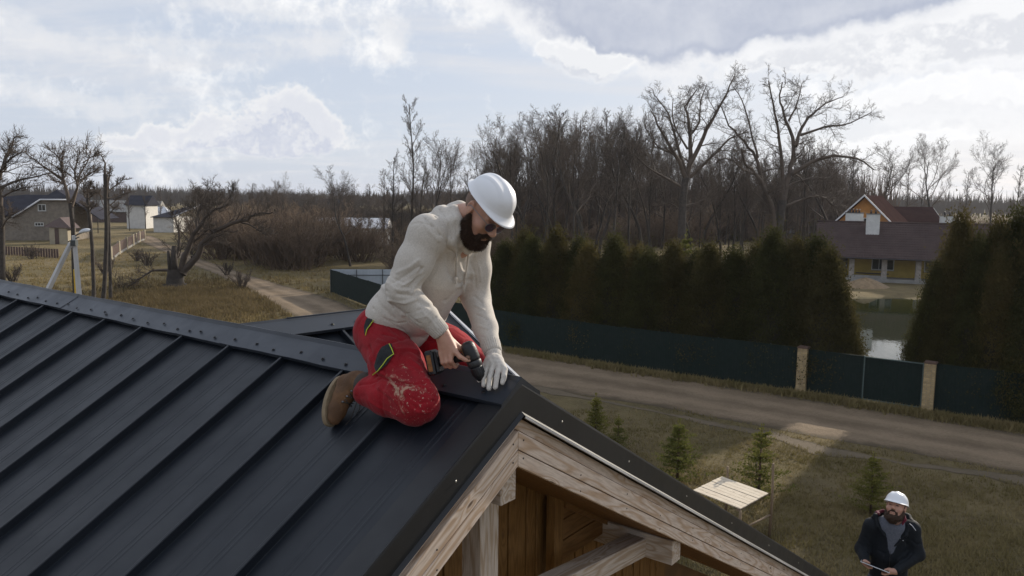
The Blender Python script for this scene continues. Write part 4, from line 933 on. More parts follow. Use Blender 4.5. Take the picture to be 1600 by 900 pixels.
# ------------------------------------------------------------------ generic house builder
def house(name, loc, ang, label, cat='house'):
    o = thing(name, loc, label, cat); c, s = math.cos(ang), math.sin(ang); o['_'] = 0; del o['_']
    ex, ey = np.array([c, s, 0]), np.array([-s, c, 0]); L0 = np.array(loc, float)
    def w(x, y, z): return L0 + ex * x + ey * y + np.array([0, 0, z])
    return o, w, ex, ey
def hbox(w, ex, ey, x0, x1, y0, y1, z0, z1): mb = MB(); mb.box(w((x0 + x1) / 2, (y0 + y1) / 2, (z0 + z1) / 2), ex * abs(x1 - x0) / 2, ey * abs(y1 - y0) / 2, (0, 0, abs(z1 - z0) / 2)); return mb
MYEL = mat('yellow_plaster', (.42, .30, .07), .85, .15, 2, bump=.2, bscale=20); MSTN = mat('pale_brick_column', (.36, .32, .28), .9, .4, 4); MDOOR = mat('dark_door', (.035, .03, .032), .5); MFRM = mat('white_window_frame', (.6, .6, .58), .5)
MGLS = mat('dark_window_glass', (.03, .035, .04), .06, spec=.9); MWCH = mat('white_chimney', (.62, .62, .60), .8, .15, 3); MCON = mat('grey_concrete', (.28, .27, .25), .9, .25, 2, bump=.3)
def tilemat(name, col, row=.35, colw=.3):
    m = bpy.data.materials.new(name); m.use_nodes = True; t = NT(m.node_tree); bs = t.N['Principled BSDF']; v = t.n('ShaderNodeTexCoord').outputs['Object']
    c = t.mix(t.ramp(t.noise(v, .9, 5, .6), .3, .7), col, tuple(k * .7 for k in col)); c = t.mix(t.m('MULTIPLY', t.noise(v, 7, 3, .6), .5), c, tuple(k * 1.5 for k in col)); t.put(bs.inputs['Base Color'], c); bs.inputs['Roughness'].default_value = .9; bs.inputs['Specular IOR Level'].default_value = .0; return m
MTIL = tilemat('brown_metal_tile', (.075, .055, .052)); MTIL2 = tilemat('red_brown_tile', (.052, .031, .028)); MDKR = tilemat('dark_slate_roof', (.045, .045, .055)); MVRG = mat('white_verge', (.7, .7, .72), .6)
def slope_rows(name, w, x0, x1, y0, z0, y1, z1, m, parent, rows, tile=.25, thick=.05):
    """a tiled slope built as overlapping stepped rows with a waved lower edge"""
    for r_i in range(rows):
        t0, t1 = r_i / rows, (r_i + 1.12) / rows
        nx = max(2, int((x1 - x0) / tile) * 2); V = []
        for t, lift in ((t0, 0.0), (t1, thick)):
            row = []
            for i in range(nx + 1):
                x = x0 + (x1 - x0) * i / nx; row.append(w(x, y1 + (y0 - y1) * t, z1 + (z0 - z1) * t + lift + (.028 if i % 2 else 0)))
            V.append(row)
        V.append([q - np.array([0, 0, .035]) for q in V[-1]])
        obj(name, MB().grid(np.array(V), False), m, parent)
# yellow house with tiled roof across the pond
hp = P(1288, 300, 77.5); hp[2] = 0
h1, w, ex, ey = house('yellow_house', hp, math.radians(-22), 'long low yellow house with a brown tiled roof and porch columns beyond the pond')
LH = 15.2; EZ = 2.55; RZ = 5.75
obj('wall', hbox(w, ex, ey, .2, LH - .2, 2.0, 8.2, .35, 2.75), MYEL, h1); obj('porch_floor', hbox(w, ex, ey, 0, LH, -.2, 2.0, 0, .34), MCON, h1); obj('porch_step', hbox(w, ex, ey, 1.6, 6.0, -.5, -.21, 0, .18), MCON, h1)
for sgn in (0, 1):
    x = .18 if sgn == 0 else LH - .38; mb = MB(); mb.prism([w(x, 2.0, 2.75), w(x, 8.2, 2.75), w(x, 5.1 - 1.0, RZ - .35)], ex * .2); obj('gable', mb, MYEL, h1)
for x in (.25, 2.95, 5.9, 8.9, 11.9, 14.7): 
    f_ = obj('porch_column', hbox(w, ex, ey, x - .24, x + .24, -.1, .38, .34, EZ + .02), MSTN, h1)
    obj('column_base', hbox(w, ex, ey, x - .28, x + .28, -.14, .42, .342, .55), MCON, f_)
slope_rows('tile_row', w, -.55, LH + .3, -.75, EZ - .12, 3.9, RZ, MTIL, h1, 15); 
mb = MB(); mb.prism([w(-.5, 3.9, RZ - .01), w(-.5, 9.0, EZ - .1), w(-.5, 9.0, EZ - .25), w(-.5, 3.9, RZ - .16), w(-.5, -.70, EZ - .27), w(-.5, -.70, EZ - .16)], ex * (LH + .75)); obj('roof_deck', mb, MTIL, h1)
mb = MB(); mb.tube([w(-.55, 3.9, RZ + .05), w(LH + .3, 3.9, RZ + .05)], .10, 8); obj('ridge_tile', mb, MTIL, h1)
mb = MB(); mb.tube([w(-.5, -.84, EZ - .2), w(LH + .3, -.84, EZ - .2)], .07, 6); obj('gutter', mb, MDOOR, h1)
dd_ = obj('door', hbox(w, ex, ey, 1.55, 2.6, 1.93, 1.99, .35, 2.45), MDOOR, h1); obj('handle', hbox(w, ex, ey, 2.45, 2.52, 1.88, 1.925, 1.3, 1.45), MFRM, dd_)
def window(w, ex, ey, x0, x1, y, z0, z1, parent, mull=1, fr=.07, face=-1):
    f_ = MB()
    for a, b, c, d in ((x0, x0 + fr, z0, z1), (x1 - fr, x1, z0, z1)): f_.box(w((a + b) / 2, y, (c + d) / 2), ex * (b - a) / 2, ey * .05, (0, 0, (d - c) / 2))
    for c, d in ((z0, z0 + fr), (z1 - fr, z1)): f_.box(w((x0 + x1) / 2, y, (c + d) / 2), ex * ((x1 - x0) / 2 - fr), ey * .05, (0, 0, (d - c) / 2))
    for k in range(mull): xm = x0 + (x1 - x0) * (k + 1) / (mull + 1); f_.box(w(xm, y, (z0 + z1) / 2), ex * .03, ey * .045, (0, 0, (z1 - z0) / 2 - fr))
    wo = obj('window', f_, MFRM, parent); obj('pane', hbox(w, ex, ey, x0 + fr * .9, x1 - fr * .9, y - .01, y + .01, z0 + fr * .9, z1 - fr * .9), MGLS, wo); obj('sill', hbox(w, ex, ey, x0 - .05, x1 + .05, y - .14, y - .051, z0 - .06, z0 - .003), MCON, wo)
window(w, ex, ey, 4.85, 6.9, 1.97, 1.05, 2.3, h1, 2); window(w, ex, ey, 9.6, 11.2, 1.97, 1.05, 2.3, h1, 1)
obj('bench', hbox(w, ex, ey, 3.4, 6.4, .9, 1.3, .70, .78), MDOOR, h1); obj('low_wall', hbox(w, ex, ey, 3.2, 5.65, .0, .2, .342, .62), MCON, h1)
for (x, y, wd_, z0, z1, n) in ((3.05, 4.6, .85, 4.6, 6.7, 4), (4.75, 2.6, .62, 4.2, 6.65, 2), (11.6, 4.6, .62, 4.8, 6.55, 2)):
    ch = obj('chimney', hbox(w, ex, ey, x - wd_, x + wd_, y - .35, y + .35, z0, z1), MWCH, h1); obj('chimney_cap', hbox(w, ex, ey, x - wd_ - .07, x + wd_ + .07, y - .42, y + .42, z1, z1 + .08), MDOOR, ch)
    for k in range(n): xx = x - wd_ * .7 + 1.4 * wd_ * (k + .5) / n; mb = MB(); mb.tube([w(xx, y, z1 + .08), w(xx, y, z1 + .30)], .10, 8); mb.tube([w(xx, y, z1 + .34), w(xx, y, z1 + .44)], [.17, .04], 8); obj('flue_pipe', mb, MDOOR, ch)
# things in front of the yellow house
sp0 = ground(1352, 449); mb = MB(); V = []
for i in range(7):
    t = i / 6; rr = 1 - t; V.append([sp0 + np.array([math.cos(a) * 2.3 * rr * (1 + .15 * math.sin(3 * a)), math.sin(a) * 1.4 * rr, .85 * (1 - rr ** 1.3) * (1 + .1 * math.sin(5 * a))]) for a in np.linspace(0, 6.283, 24, endpoint=False)])
mb.grid(np.array(V), True, True); props(obj('sand_pile', mb, mat('damp_sand', (.27, .19, .11), .95, .3, 3, bump=.8, bscale=6), loc=tuple(sp0)), 'low heap of pale sand in front of the yellow house porch', 'sand pile')
# orange house behind
op = P(1300, 300, 92); op[2] = 0
h2, w, ex, ey = house('orange_house', op, math.radians(-38), 'tall orange gabled house with a red brown roof behind the yellow house')
# gable faces the viewer's left; ridge runs back to the right
zr = P(1341, 308, 92)[2]; ze = zr - 4.4
MORG = mat('orange_plaster', (.48, .22, .06), .85, .15, 2)
mb = MB(); mb.prism([w(-.6, 0, 0), w(8.2, 0, 0), w(8.2, 0, ze), w(3.8, 0, zr), w(-.6, 0, ze)], ey * 7.5); obj('wall', mb, MORG, h2)
for sx in (-1, 1):
    x1 = 3.8 + sx * 5.0; z1 = zr - 5.0 * (4.4 / 4.4)
    mb = MB(); mb.prism([w(3.8, -.6, zr + .22), w(x1, -.6, z1 + .22), w(x1, -.6, z1 + .02), w(3.8, -.6, zr + .02)], ey * 8.6); obj('roof', mb, MTIL2, h2)
    mb = MB(); mb.prism([w(3.8, -.66, zr + .30), w(x1, -.66, z1 + .30), w(x1, -.66, z1 + .08), w(3.8, -.66, zr + .08)], ey * .058); obj('verge', mb, MVRG, h2)
window(w, ex, ey, 3.0, 4.5, -.02, zr - 3.6, zr - 2.4, h2, 1)
hp2 = P(1420, 300, 98); hp2[2] = 0
h3, w, ex, ey = house('annex_house', hp2, math.radians(-4), 'low dark red roofed annex right of the orange gabled house')
zt = P(1400, 323, 98)[2]; obj('wall', hbox(w, ex, ey, -5, 3.6, 0, 5, 0, zt - 1.6), MORG, h3); mb = MB(); mb.prism([w(-5, -.6, zt - 1.8), w(-5, 2.5, zt), w(-5, 5.6, zt - 1.8), w(-5, 5.6, zt - 1.95), w(-5, 2.5, zt - .15), w(-5, -.6, zt - 1.95)], ex * 9.2); obj('roof', mb, MTIL2, h3)
mb = MB(); mb.prism([w(4.21, -.5, zt - 1.8), w(4.21, 2.5, zt - .1), w(4.21, 5.4, zt - 1.8)], ex * .12); obj('gable', mb, MWCH, h3)

# ------------------------------------------------------------------ left side: village
MBRK = mat('grey_brick', (.23, .195, .155), .9, .3, 2, bump=.3, bscale=12); MTAN = mat('tan_plaster', (.38, .33, .24), .9, .2, 1); MBRF = mat('brown_sheet', (.085, .05, .04), .6, .2, 2); MWHW = mat('whitewashed_block', (.62, .60, .56), .9, .15, 1.5, bump=.2)
Z7 = lambda x, y: (x / 4.285, 270 + y / 4.285)
def at7(x, y, d): a, b = Z7(x, y); return P(a, b, d)
# brick house with half hip
D = 126; p = at7(120, 400, D); p[2] = 0
h4, w, ex, ey = house('brick_house', p, math.radians(12), 'large grey brick house with a dark half hipped roof at the far left')
zz = lambda y, d=D: at7(100, y, d)[2]
s = D / FPX / 4.285
X = lambda x: (x - 120) * s
ze, zh, za = zz(283), zz(180), zz(118)
mb = MB(); mb.prism([w(X(20), 0, 0), w(X(470), 0, 0), w(X(470), 0, zh - 1.0), w(X(440), 0, zh), w(X(275), 0, zh), w(X(120), 0, ze), w(X(20), 0, ze - .6)], ey * 9); obj('wall', mb, MBRK, h4)
xa = X(345)
mb = MB(); mb.prism([w(X(100), -.5, ze - .35), w(X(275) - .0, -.5, zh + .06), w(xa, 1.6, za + .15), w(xa, 9.6, za + .15), w(X(100), 9.6, ze - .35)][0:2] + [w(xa, 1.6, za + .15)], (0, 0, -.12))
roofv = [w(X(95), -.5, ze - .40), w(X(275), -.5, zh + .08), w(xa, 1.8, za + .2), w(xa, 10, za + .2), w(X(95), 10, ze - .4), w(X(470), -.5, zh + .08), w(X(640), -.5, ze - .6), w(X(640), 10, ze - .6)]
mb = MB(); mb.add(roofv, [(0, 1, 2, 3, 4), (1, 5, 2), (5, 6, 7, 3, 2)]); me = mb.mesh('roof', worldloc(h4)); bm = bmesh.new(); bm.from_mesh(me); bmesh.ops.solidify(bm, geom=bm.faces[:], thickness=.14); bm.to_mesh(me); bm.free(); obj('roof', me, MDKR, h4)
for q in ([w(X(95), -.56, ze - .42), w(X(275), -.56, zh + .06)], [w(X(275), -.56, zh + .06), w(X(470), -.56, zh + .06)]): mb = MB(); mb.tube(q, .13, 4); obj('verge', mb, MVRG, h4)
mb = MB(); mb.add([w(X(-40), .5, ze - .25), w(X(110), .5, ze + .1), w(X(250), 6, zz(146)), w(X(88), 6, zz(146))], [(0, 1, 2, 3)]); me = mb.mesh('side_roof', worldloc(h4)); bm = bmesh.new(); bm.from_mesh(me); bmesh.ops.solidify(bm, geom=bm.faces[:], thickness=.14); bm.to_mesh(me); bm.free(); obj('side_roof', me, MDKR, h4)
obj('side_wall', hbox(w, ex, ey, X(-130), X(15), .8, 8, 0, ze - .2), MBRK, h4); mb = MB(); mb.add([w(X(-150), .2, ze - .9), w(X(30), .2, ze - .9), w(X(88), 6, zz(146)), w(X(-100), 6, zz(170))], [(0, 1, 2, 3)]); me = mb.mesh('lean_roof', worldloc(h4)); bm = bmesh.new(); bm.from_mesh(me); bmesh.ops.solidify(bm, geom=bm.faces[:], thickness=.12); bm.to_mesh(me); bm.free(); obj('lean_roof', me, MDKR, h4)
window(w, ex, ey, X(250), X(300), -.02, zz(255), zz(208), h4, 1, .12); window(w, ex, ey, X(225), X(280), -.02, zz(356), zz(332), h4, 2, .1); 
window(w, ex, ey, X(-55), X(8), .78, zz(352), zz(316), h4, 2, .12)
# tan shed
D2 = 118; p = at7(385, 440, D2); p[2] = 0; h5, w, ex, ey = house('garden_shed', p, math.radians(8), 'small tan shed with a brown roof right of the brick house', 'shed'); s = D2 / FPX / 4.285; zz = lambda y: at7(380, y, D2)[2]; X = lambda x: (x - 385) * s
obj('wall', hbox(w, ex, ey, X(335), X(450), 0, 3, 0, zz(368)), MTAN, h5); obj('door', hbox(w, ex, ey, X(370), X(395), -.05, -.002, 0, zz(372)), MBRF, h5)
mb = MB(); mb.prism([w(X(305), -.3, zz(360)), w(X(385), 1.2, zz(300)), w(X(480), -.3, zz(372)), w(X(480), 3.3, zz(372)), w(X(385), 3.3, zz(300)), w(X(305), 3.3, zz(360))][:3], ey * 3.4); obj('roof', mb, MBRF, h5)
# long grey roofed barn with chimney
D3 = 205; p = at7(850, 350, D3); p[2] = 0; h6, w, ex, ey = house('long_barn', p, math.radians(5), 'long grey roofed house with a brick chimney far behind the white garage', 'house'); s = D3 / FPX / 4.285; zz = lambda y: at7(850, y, D3)[2]; X = lambda x: (x - 850) * s
obj('wall', hbox(w, ex, ey, X(520), X(1020), 0, 8, 0, zz(255)), MBRF, h6); mb = MB(); mb.prism([w(X(500), -.5, zz(262)), w(X(500), 4, zz(186)), w(X(500), 8.5, zz(262))], ex * (X(1050) - X(500))); obj('roof', mb, MCON, h6); obj('chimney', hbox(w, ex, ey, X(975), X(1005), 3.4, 4.6, zz(230), zz(174)), MTIL2, h6)
# white pavilion with hipped pale roof
D4 = 180; p = at7(965, 358, D4); p[2] = 0; h7, w, ex, ey = house('white_pavilion', p, math.radians(10), 'white garage with a pale pyramid roof at the end of the dirt road', 'garage'); s = D4 / FPX / 4.285; zz = lambda y: at7(965, y, D4)[2]; X = lambda x: (x - 965) * s
obj('wall', hbox(w, ex, ey, X(955), X(1130), 0, 6, 0, zz(292)), MWHW, h7)
for x in (925, 945): obj('porch_post', hbox(w, ex, ey, X(x) - .12, X(x) + .12, .1, .34, 0, zz(292)), MWCH, h7)
rv = [w(X(895), -.6, zz(290)), w(X(1150), -.6, zz(290)), w(X(1150), 6.6, zz(290)), w(X(895), 6.6, zz(290)), w(X(1050), 3, zz(226)), w(X(1075), 3, zz(226))]
mb = MB(); mb.add(rv, [(0, 1, 5, 4), (1, 2, 5), (2, 3, 4, 5), (3, 0, 4), (0, 3, 2, 1)]); obj('roof', mb, mat('pale_zinc_roof', (.62, .64, .68), .5, .15, 1), h7)
# white garage with dark skewed roof
D5 = 156; p = at7(1130, 388, D5); p[2] = 0; h8, w, ex, ey = house('block_garage', p, math.radians(-4), 'windowless white block garage with a dark sloping roof behind the willow', 'garage'); s = D5 / FPX / 4.285; zz = lambda y: at7(1130, y, D5)[2]; X = lambda x: (x - 1130) * s
obj('wall', hbox(w, ex, ey, X(1025), X(1165), 0, 9, 0, zz(300)), MWHW, h8); mb = MB(); mb.prism([w(X(1015), -.5, zz(300)), w(X(1175), -.5, zz(298)), w(X(1285), 6.5, zz(208)), w(X(1150), 6.5, zz(235)), w(X(1110), 6.5, zz(245))], (0, 0, .12)); obj('roof', mb, MDKR, h8)
mb = MB(); mb.tube([w(X(1170), -.6, zz(294)), w(X(1285), 6.4, zz(204))], .14, 4); obj('verge', mb, MVRG, h8)
# distant roofs
for i, (x0, x1, yt, yb, d, m, lab_, rm) in enumerate([(488, 600, 344, 362, 120, MWHW, 'long white greenhouse-like building behind the brown scrub', MVRG), (500, 530, 314, 330, 230, MTAN, 'distant small house roof on the horizon left of the worker', MDKR), (1240, 1268, 352, 362, 150, MWHW, 'small pale shed behind the spreading oak', MVRG), (55, 100, 316, 334, 170, MTAN, 'distant house roof behind the brick house', MTIL2), (196, 226, 312, 324, 170, MWHW, 'distant white walled house above the brown fence', MDKR)]):
    p = P((x0 + x1) / 2, 300, d); p[2] = 0; hh, w, ex, ey = house('distant_house', p, 0, lab_); hw_ = (x1 - x0) / 2 * d / FPX; zt = P(800, yt, d)[2]; zm = zt - min(2.2, (zt) * .35)
    obj('wall', hbox(w, ex, ey, -hw_, hw_, 0, 6, 0, zm), m, hh); mb = MB(); mb.prism([w(-hw_ - .4, -.5, zm), w(-hw_ - .4, 3, zt), w(-hw_ - .4, 6.5, zm)], ex * (2 * hw_ + .8)); obj('roof', mb, rm, hh)
# brown picket fence with pale posts
bf = thing('board_fence', ground(*Z7(800, 560)), 'brown board fence with pale posts along the village track', 'fence')
q = [ground(*Z7(x, y)) for x, y in ((745, 592), (798, 545), (850, 512), (892, 488), (912, 476), (935, 462), (968, 450))]
for i in range(len(q)):
    mb = MB(); mb.box(q[i] + (0, 0, .85), (.14, 0, 0), (0, .14, 0), (0, 0, .88)); obj('fence_post', mb, MTAN, bf)
    if i < len(q) - 1:
        a, b = q[i], q[i + 1]; n = max(3, int(np.linalg.norm(b - a) / .45)); e = (b - a) / n
        for k in range(n):
            mb = MB(); c = a + e * (k + .5); el = e / np.linalg.norm(e); mb.box(c + (0, 0, .95), e * .42, np.array([-el[1], el[0], 0]) * .02, (0, 0, .62)); obj('fence_board', mb, MBRF, bf)
        mb = MB(); mb.box((a + b) / 2 + (0, 0, .13), (b - a) / 2, np.array([-el[1], el[0], 0]) * .06, (0, 0, .13)); obj('plinth', mb, MCON, bf)
# concrete street lamp with a slanting prop
MPOL = mat('pale_concrete_pole', (.50, .50, .50), .8, .25, 4, bump=.25, bscale=30, stretch=(1, 1, .2))
D6 = 27.5; foot = P(121, 300, D6); foot[2] = 0
lp = thing('street_lamp', foot, 'concrete street lamp post with a slanting prop and pale cobra head', 'street lamp')
def A7(x, y, dd=0): return at7(x, y, D6 + dd)
t0 = A7(495, 420); b0 = foot.copy(); mb = MB(); mb.tube([b0, t0], [.135, .085], 4, smooth=False); obj('pole', mb, MPOL, lp)
b1 = A7(320, 790); dv = (b1 - A7(475, 475)); b1 = A7(475, 475) + dv * (A7(475, 475)[2] / (A7(475, 475)[2] - b1[2])); mb = MB(); mb.tube([b1, A7(475, 470)], [.125, .085], 4, smooth=False); obj('prop', mb, MPOL, lp)
mb = MB(); mb.tube([A7(495, 440), A7(500, 425), A7(520, 412), A7(545, 402)], .025, 6); mb.tube([A7(455, 462), A7(530, 430)], .02, 5); obj('bracket', mb, MPOST, lp)
V = []; c = A7(570, 394); ax = A7(608, 388) - A7(535, 402)
for i in range(9):
    t = i / 8; r_h = .13 * math.sin(math.pi * (.08 + .84 * t)) ** .6; V.append([c + ax * (t - .5) * 1.0 + np.array([0, math.cos(a) * r_h * 1.1, max(-.03, math.sin(a) * r_h * .9)]) for a in np.linspace(0, 6.283, 14, endpoint=False)])
obj('lamp_head', MB().grid(np.array(V), True, True), mat('lamp_shell', (.6, .62, .64), .35), lp)
mb = MB(); mb.box(A7(497, 470), (.09, 0, 0), (0, .09, 0), (0, 0, .10)); obj('clamp', mb, MPOST, lp)
mk = P(110, 300, 40); mk[2] = 0; mb = MB(); zt = at7(466, 652, 40)[2]; mb.box(mk + (0, 0, zt / 2), (.05, 0, 0), (0, .05, 0), (0, 0, zt / 2)); props(obj('marker_post', mb, mat('yellow_paint', (.62, .40, .03), .5), loc=tuple(mk)), 'thin yellow marker post behind the street lamp', 'marker post')
mk = P(3, 300, 50); mk[2] = 0; mb = MB(); mb.box(mk + (0, 0, 1), (.06, 0, 0), (0, .06, 0), (0, 0, 1.0)); mb.box(mk + (0, 0, 2.05), (.075, 0, 0), (0, .075, 0), (0, 0, .05)); props(obj('marker_post', mb, bpy.data.materials['yellow_paint'], loc=tuple(mk)), 'thin yellow marker post at the left edge by the alder', 'marker post')
# wires would cross the frame only faintly; low garden fence in front of the brick house
gf = thing('garden_fence', ground(40, 398), 'low dark garden fence before the brick house', 'fence')
for i in range(22):
    a = ground(2 + i * 4.2, 398 + i * .25); mb = MB(); mb.box(a + (0, 0, .55), (.13, 0, 0), (0, .03, 0), (0, 0, .55)); obj('fence_board', mb, MBRF, gf)

# ------------------------------------------------------------------ wooden slatted platform on poles, right of the roof
MSLAT = woodmat('bleached_slat', (.66, .58, .46), (.54, .45, .34), True, .8); MPOLEW = woodmat('raw_pole', (.24, .18, .12), (.17, .115, .07), True, .8)
zp = 1.05
n_, e_, s_ = (hit(*q, np.array([0, 0, 1.0]), (0, 0, zp)) for q in ((1137, 748), (1201, 771), (1168, 800)))
dx = e_ - n_; dy = s_ - e_; dy = dy - dx * (dx @ dy) / (dx @ dx) * .5
L_ = dx * 1.15
tb = thing('slatted_platform', (e_ + n_) / 2 * np.array([1, 1, 0]), 'pale slatted wooden platform on thin poles beyond the black roof edge', 'platform')
o0 = e_ - L_
for i in range(8):
    a = o0 + dy * (i + .5) / 8 + np.array([0, 0, .004 * (i % 3)]); beam('slat', a, a + L_, dy / 16 * .90, (0, 0, .012), MSLAT, tb, .003)
for t in (.06, .94): a = o0 + L_ * t - np.array([0, 0, .045]); beam('crossbar', a, a + dy, L_ / np.linalg.norm(L_) * .03, (0, 0, .028), MPOLEW, tb, .003)
pe = e_ + dx / np.linalg.norm(dx) * .08
for q, h in ((pe, P(1206, 722, depth(pe))[2]), (n_ + (0, .05, 0), zp + .30), (o0 + dy, zp - .05), (e_ + dy, zp - .04)): mb = MB(); mb.tube([(q[0], q[1], 0), (q[0] + .02, q[1], h * .5), (q[0], q[1], h)], [.038, .034, .03], 8); me = mb.mesh('post', worldloc(tb)); set_grain(me, (0, 0, 1), (1, 0, 0), (0, 1, 0)); obj('post', me, MPOLEW, tb)
mb = MB(); mb.tube([(pe[0], pe[1], .55), (e_[0] + dy[0], e_[1] + dy[1], .55)], .025, 6); me = mb.mesh('rail', worldloc(tb)); set_grain(me, dy, (1, 0, 0), (0, 0, 1)); obj('rail', me, MPOLEW, tb)
mb = MB(); q = ground(1180, 772); h = 1.1; mb.tube([q, q + (0, 0, h)], [.022, .018], 6); me = mb.mesh('stake'); 
o = obj('stake', MB().tube([q, q + np.array([0, 0, h])], [.022, .018], 6), mat('grey_stake', (.26, .2, .14), .8), loc=tuple(q)); props(o, 'thin wooden stake in front of the bushy young spruce', 'stake')
# ------------------------------------------------------------------ implicit surfaces for bodies and clothes
class SDF:
    def __init__(s, k=.03): s.p = []; s.k = k
    def cap(s, a, b, ra, rb=None, k=None, flat=None, fs=1.0, sub=False):
        s.p.append(('c', np.array(a, float), np.array(b, float), ra, ra if rb is None else rb, s.k if k is None else k, flat, fs, sub)); return s
    def chain(s, pts, rads, **kw):
        for i in range(len(pts) - 1): s.cap(pts[i], pts[i + 1], rads[i], rads[i + 1], **kw)
        return s
    def ell(s, c, r, axes=None, k=None, sub=False):
        s.p.append(('e', np.array(c, float), np.array(r, float), np.eye(3) if axes is None else np.array(axes, float), 0, s.k if k is None else k, None, 0, sub)); return s
    def bounds(s):
        lo, hi = np.full(3, 1e9), np.full(3, -1e9)
        for q in s.p:
            if q[8]: continue
            if q[0] == 'c': m = max(q[3], q[4]) * max(1, q[7]); l, h = np.minimum(q[1], q[2]) - m, np.maximum(q[1], q[2]) + m
            else: m = q[2].max(); l, h = q[1] - m, q[1] + m
            lo, hi = np.minimum(lo, l), np.maximum(hi, h)
        return lo, hi
    def mesh(s, h, fn=None, smooth=0):
        lo, hi = s.bounds(); lo -= 3 * h + .01; hi += 3 * h + .01; n = np.ceil((hi - lo) / h).astype(int) + 1
        ax = [lo[i] + h * np.arange(n[i]) for i in range(3)]; Fd = np.full(n, .2, np.float32)
        for q in s.p:
            if q[0] == 'c': m = max(q[3], q[4]) * max(1, q[7]) + q[5] + .03; l, u = np.minimum(q[1], q[2]) - m, np.maximum(q[1], q[2]) + m
            else: m = q[2].max() + q[5] + .03; l, u = q[1] - m, q[1] + m
            i0 = np.clip(((l - lo) / h).astype(int), 0, n); i1 = np.clip(((u - lo) / h).astype(int) + 2, 0, n)
            if (i1 <= i0).any(): continue
            sl = tuple(slice(a, b) for a, b in zip(i0, i1)); X = np.stack(np.meshgrid(*[ax[i][sl[i]] for i in range(3)], indexing='ij'), -1).astype(np.float32)
            if q[0] == 'c':
                a, b = q[1], q[2]; ba = b - a; L2 = ba @ ba + 1e-12; pa = X - a; t = np.clip(pa @ ba / L2, 0, 1); dv = pa - t[..., None] * ba
                if q[6] is not None: f = np.array(q[6], float); f /= np.linalg.norm(f); dv = dv + (1 / q[7] - 1) * (dv @ f)[..., None] * f
                d = np.linalg.norm(dv, axis=-1) - (q[3] + (q[4] - q[3]) * t)
            else:
                y = (X - q[1]) @ q[3].T; k0 = np.linalg.norm(y / q[2], axis=-1); k1 = np.linalg.norm(y / q[2] ** 2, axis=-1) + 1e-9; d = k0 * (k0 - 1) / k1
            o = Fd[sl]; k = max(q[5], 1e-4)
            if q[8]: hh = np.clip(.5 - .5 * (o + d) / k, 0, 1); r = o * (1 - hh) - d * hh + k * hh * (1 - hh)
            else: hh = np.clip(.5 + .5 * (o - d) / k, 0, 1); r = o * (1 - hh) + d * hh - k * hh * (1 - hh)
            Fd[sl] = r
        v, f = surface_nets(Fd, lo, h)
        return v, f
def surface_nets(Fd, lo, h):
    ins = Fd < 0; nx, ny, nz = Fd.shape
    cells = np.zeros((nx - 1, ny - 1, nz - 1), bool); cnt = np.zeros(cells.shape, np.int8)
    for i in (0, 1):
        for j in (0, 1):
            for k in (0, 1): cnt += ins[i:nx - 1 + i, j:ny - 1 + j, k:nz - 1 + k]
    cells = (cnt > 0) & (cnt < 8); idx = np.argwhere(cells); ids = np.full(cells.shape, -1, np.int64); ids[cells] = np.arange(len(idx))
    acc = np.zeros((len(idx), 3)); num = np.zeros(len(idx)); C8 = [(i, j, k) for i in (0, 1) for j in (0, 1) for k in (0, 1)]
    for p in C8:
        for ax_ in range(3):
            if p[ax_]: continue
            q = list(p); q[ax_] = 1; a = Fd[idx[:, 0] + p[0], idx[:, 1] + p[1], idx[:, 2] + p[2]]; b = Fd[idx[:, 0] + q[0], idx[:, 1] + q[1], idx[:, 2] + q[2]]
            m = (a < 0) != (b < 0); t = np.where(m, a / (a - b + 1e-12), 0); pt = np.array(p, float)[None] + np.eye(3)[ax_][None] * t[:, None]; acc[m] += pt[m]; num[m] += 1
    v = lo + h * (idx + acc / num[:, None]); faces = []
    for ax_ in range(3):
        o1, o2 = [(1, 2), (2, 0), (0, 1)][ax_]; sl0 = [slice(0, n) for n in Fd.shape]; sl1 = list(sl0); sl0[ax_] = slice(0, -1); sl1[ax_] = slice(1, None)
        A, B = ins[tuple(sl0)], ins[tuple(sl1)]
        for flip, M in ((False, A & ~B), (True, ~A & B)):
            e = np.argwhere(M); ok = (e[:, o1] > 0) & (e[:, o2] > 0) & (e[:, o1] < Fd.shape[o1] - 1) & (e[:, o2] < Fd.shape[o2] - 1); e = e[ok]
            def cid(d1, d2): q = e.copy(); q[:, o1] += d1; q[:, o2] += d2; return ids[q[:, 0], q[:, 1], q[:, 2]]
            quad = np.stack([cid(-1, -1), cid(0, -1), cid(0, 0), cid(-1, 0)], 1); faces.append(quad[:, ::-1] if flip else quad)
    return v, np.vstack(faces)
def laplace(v, f, it=2, lam=.5, keep=None):
    e = np.vstack([f[:, [0, 1]], f[:, [1, 2]], f[:, [2, 3]], f[:, [3, 0]]]); e = np.unique(np.sort(e, 1), axis=0); n = len(v)
    deg = np.bincount(e.ravel(), minlength=n)[:, None] + 1e-9
    for i in range(it * 2):
        s = np.zeros_like(v)
        for c in range(3): s[:, c] = np.bincount(e[:, 0], v[e[:, 1], c], n) + np.bincount(e[:, 1], v[e[:, 0], c], n)
        v = v + (lam if i % 2 == 0 else -lam * .92) * (s / deg - v)
    return v
def vnormals(v, f):
    n = np.cross(v[f[:, 2]] - v[f[:, 0]], v[f[:, 3]] - v[f[:, 1]]); o = np.zeros_like(v)
    for k in range(4):
        for c in range(3): o[:, c] += np.bincount(f[:, k], n[:, c], len(v))
    return o / (np.linalg.norm(o, axis=1)[:, None] + 1e-12)
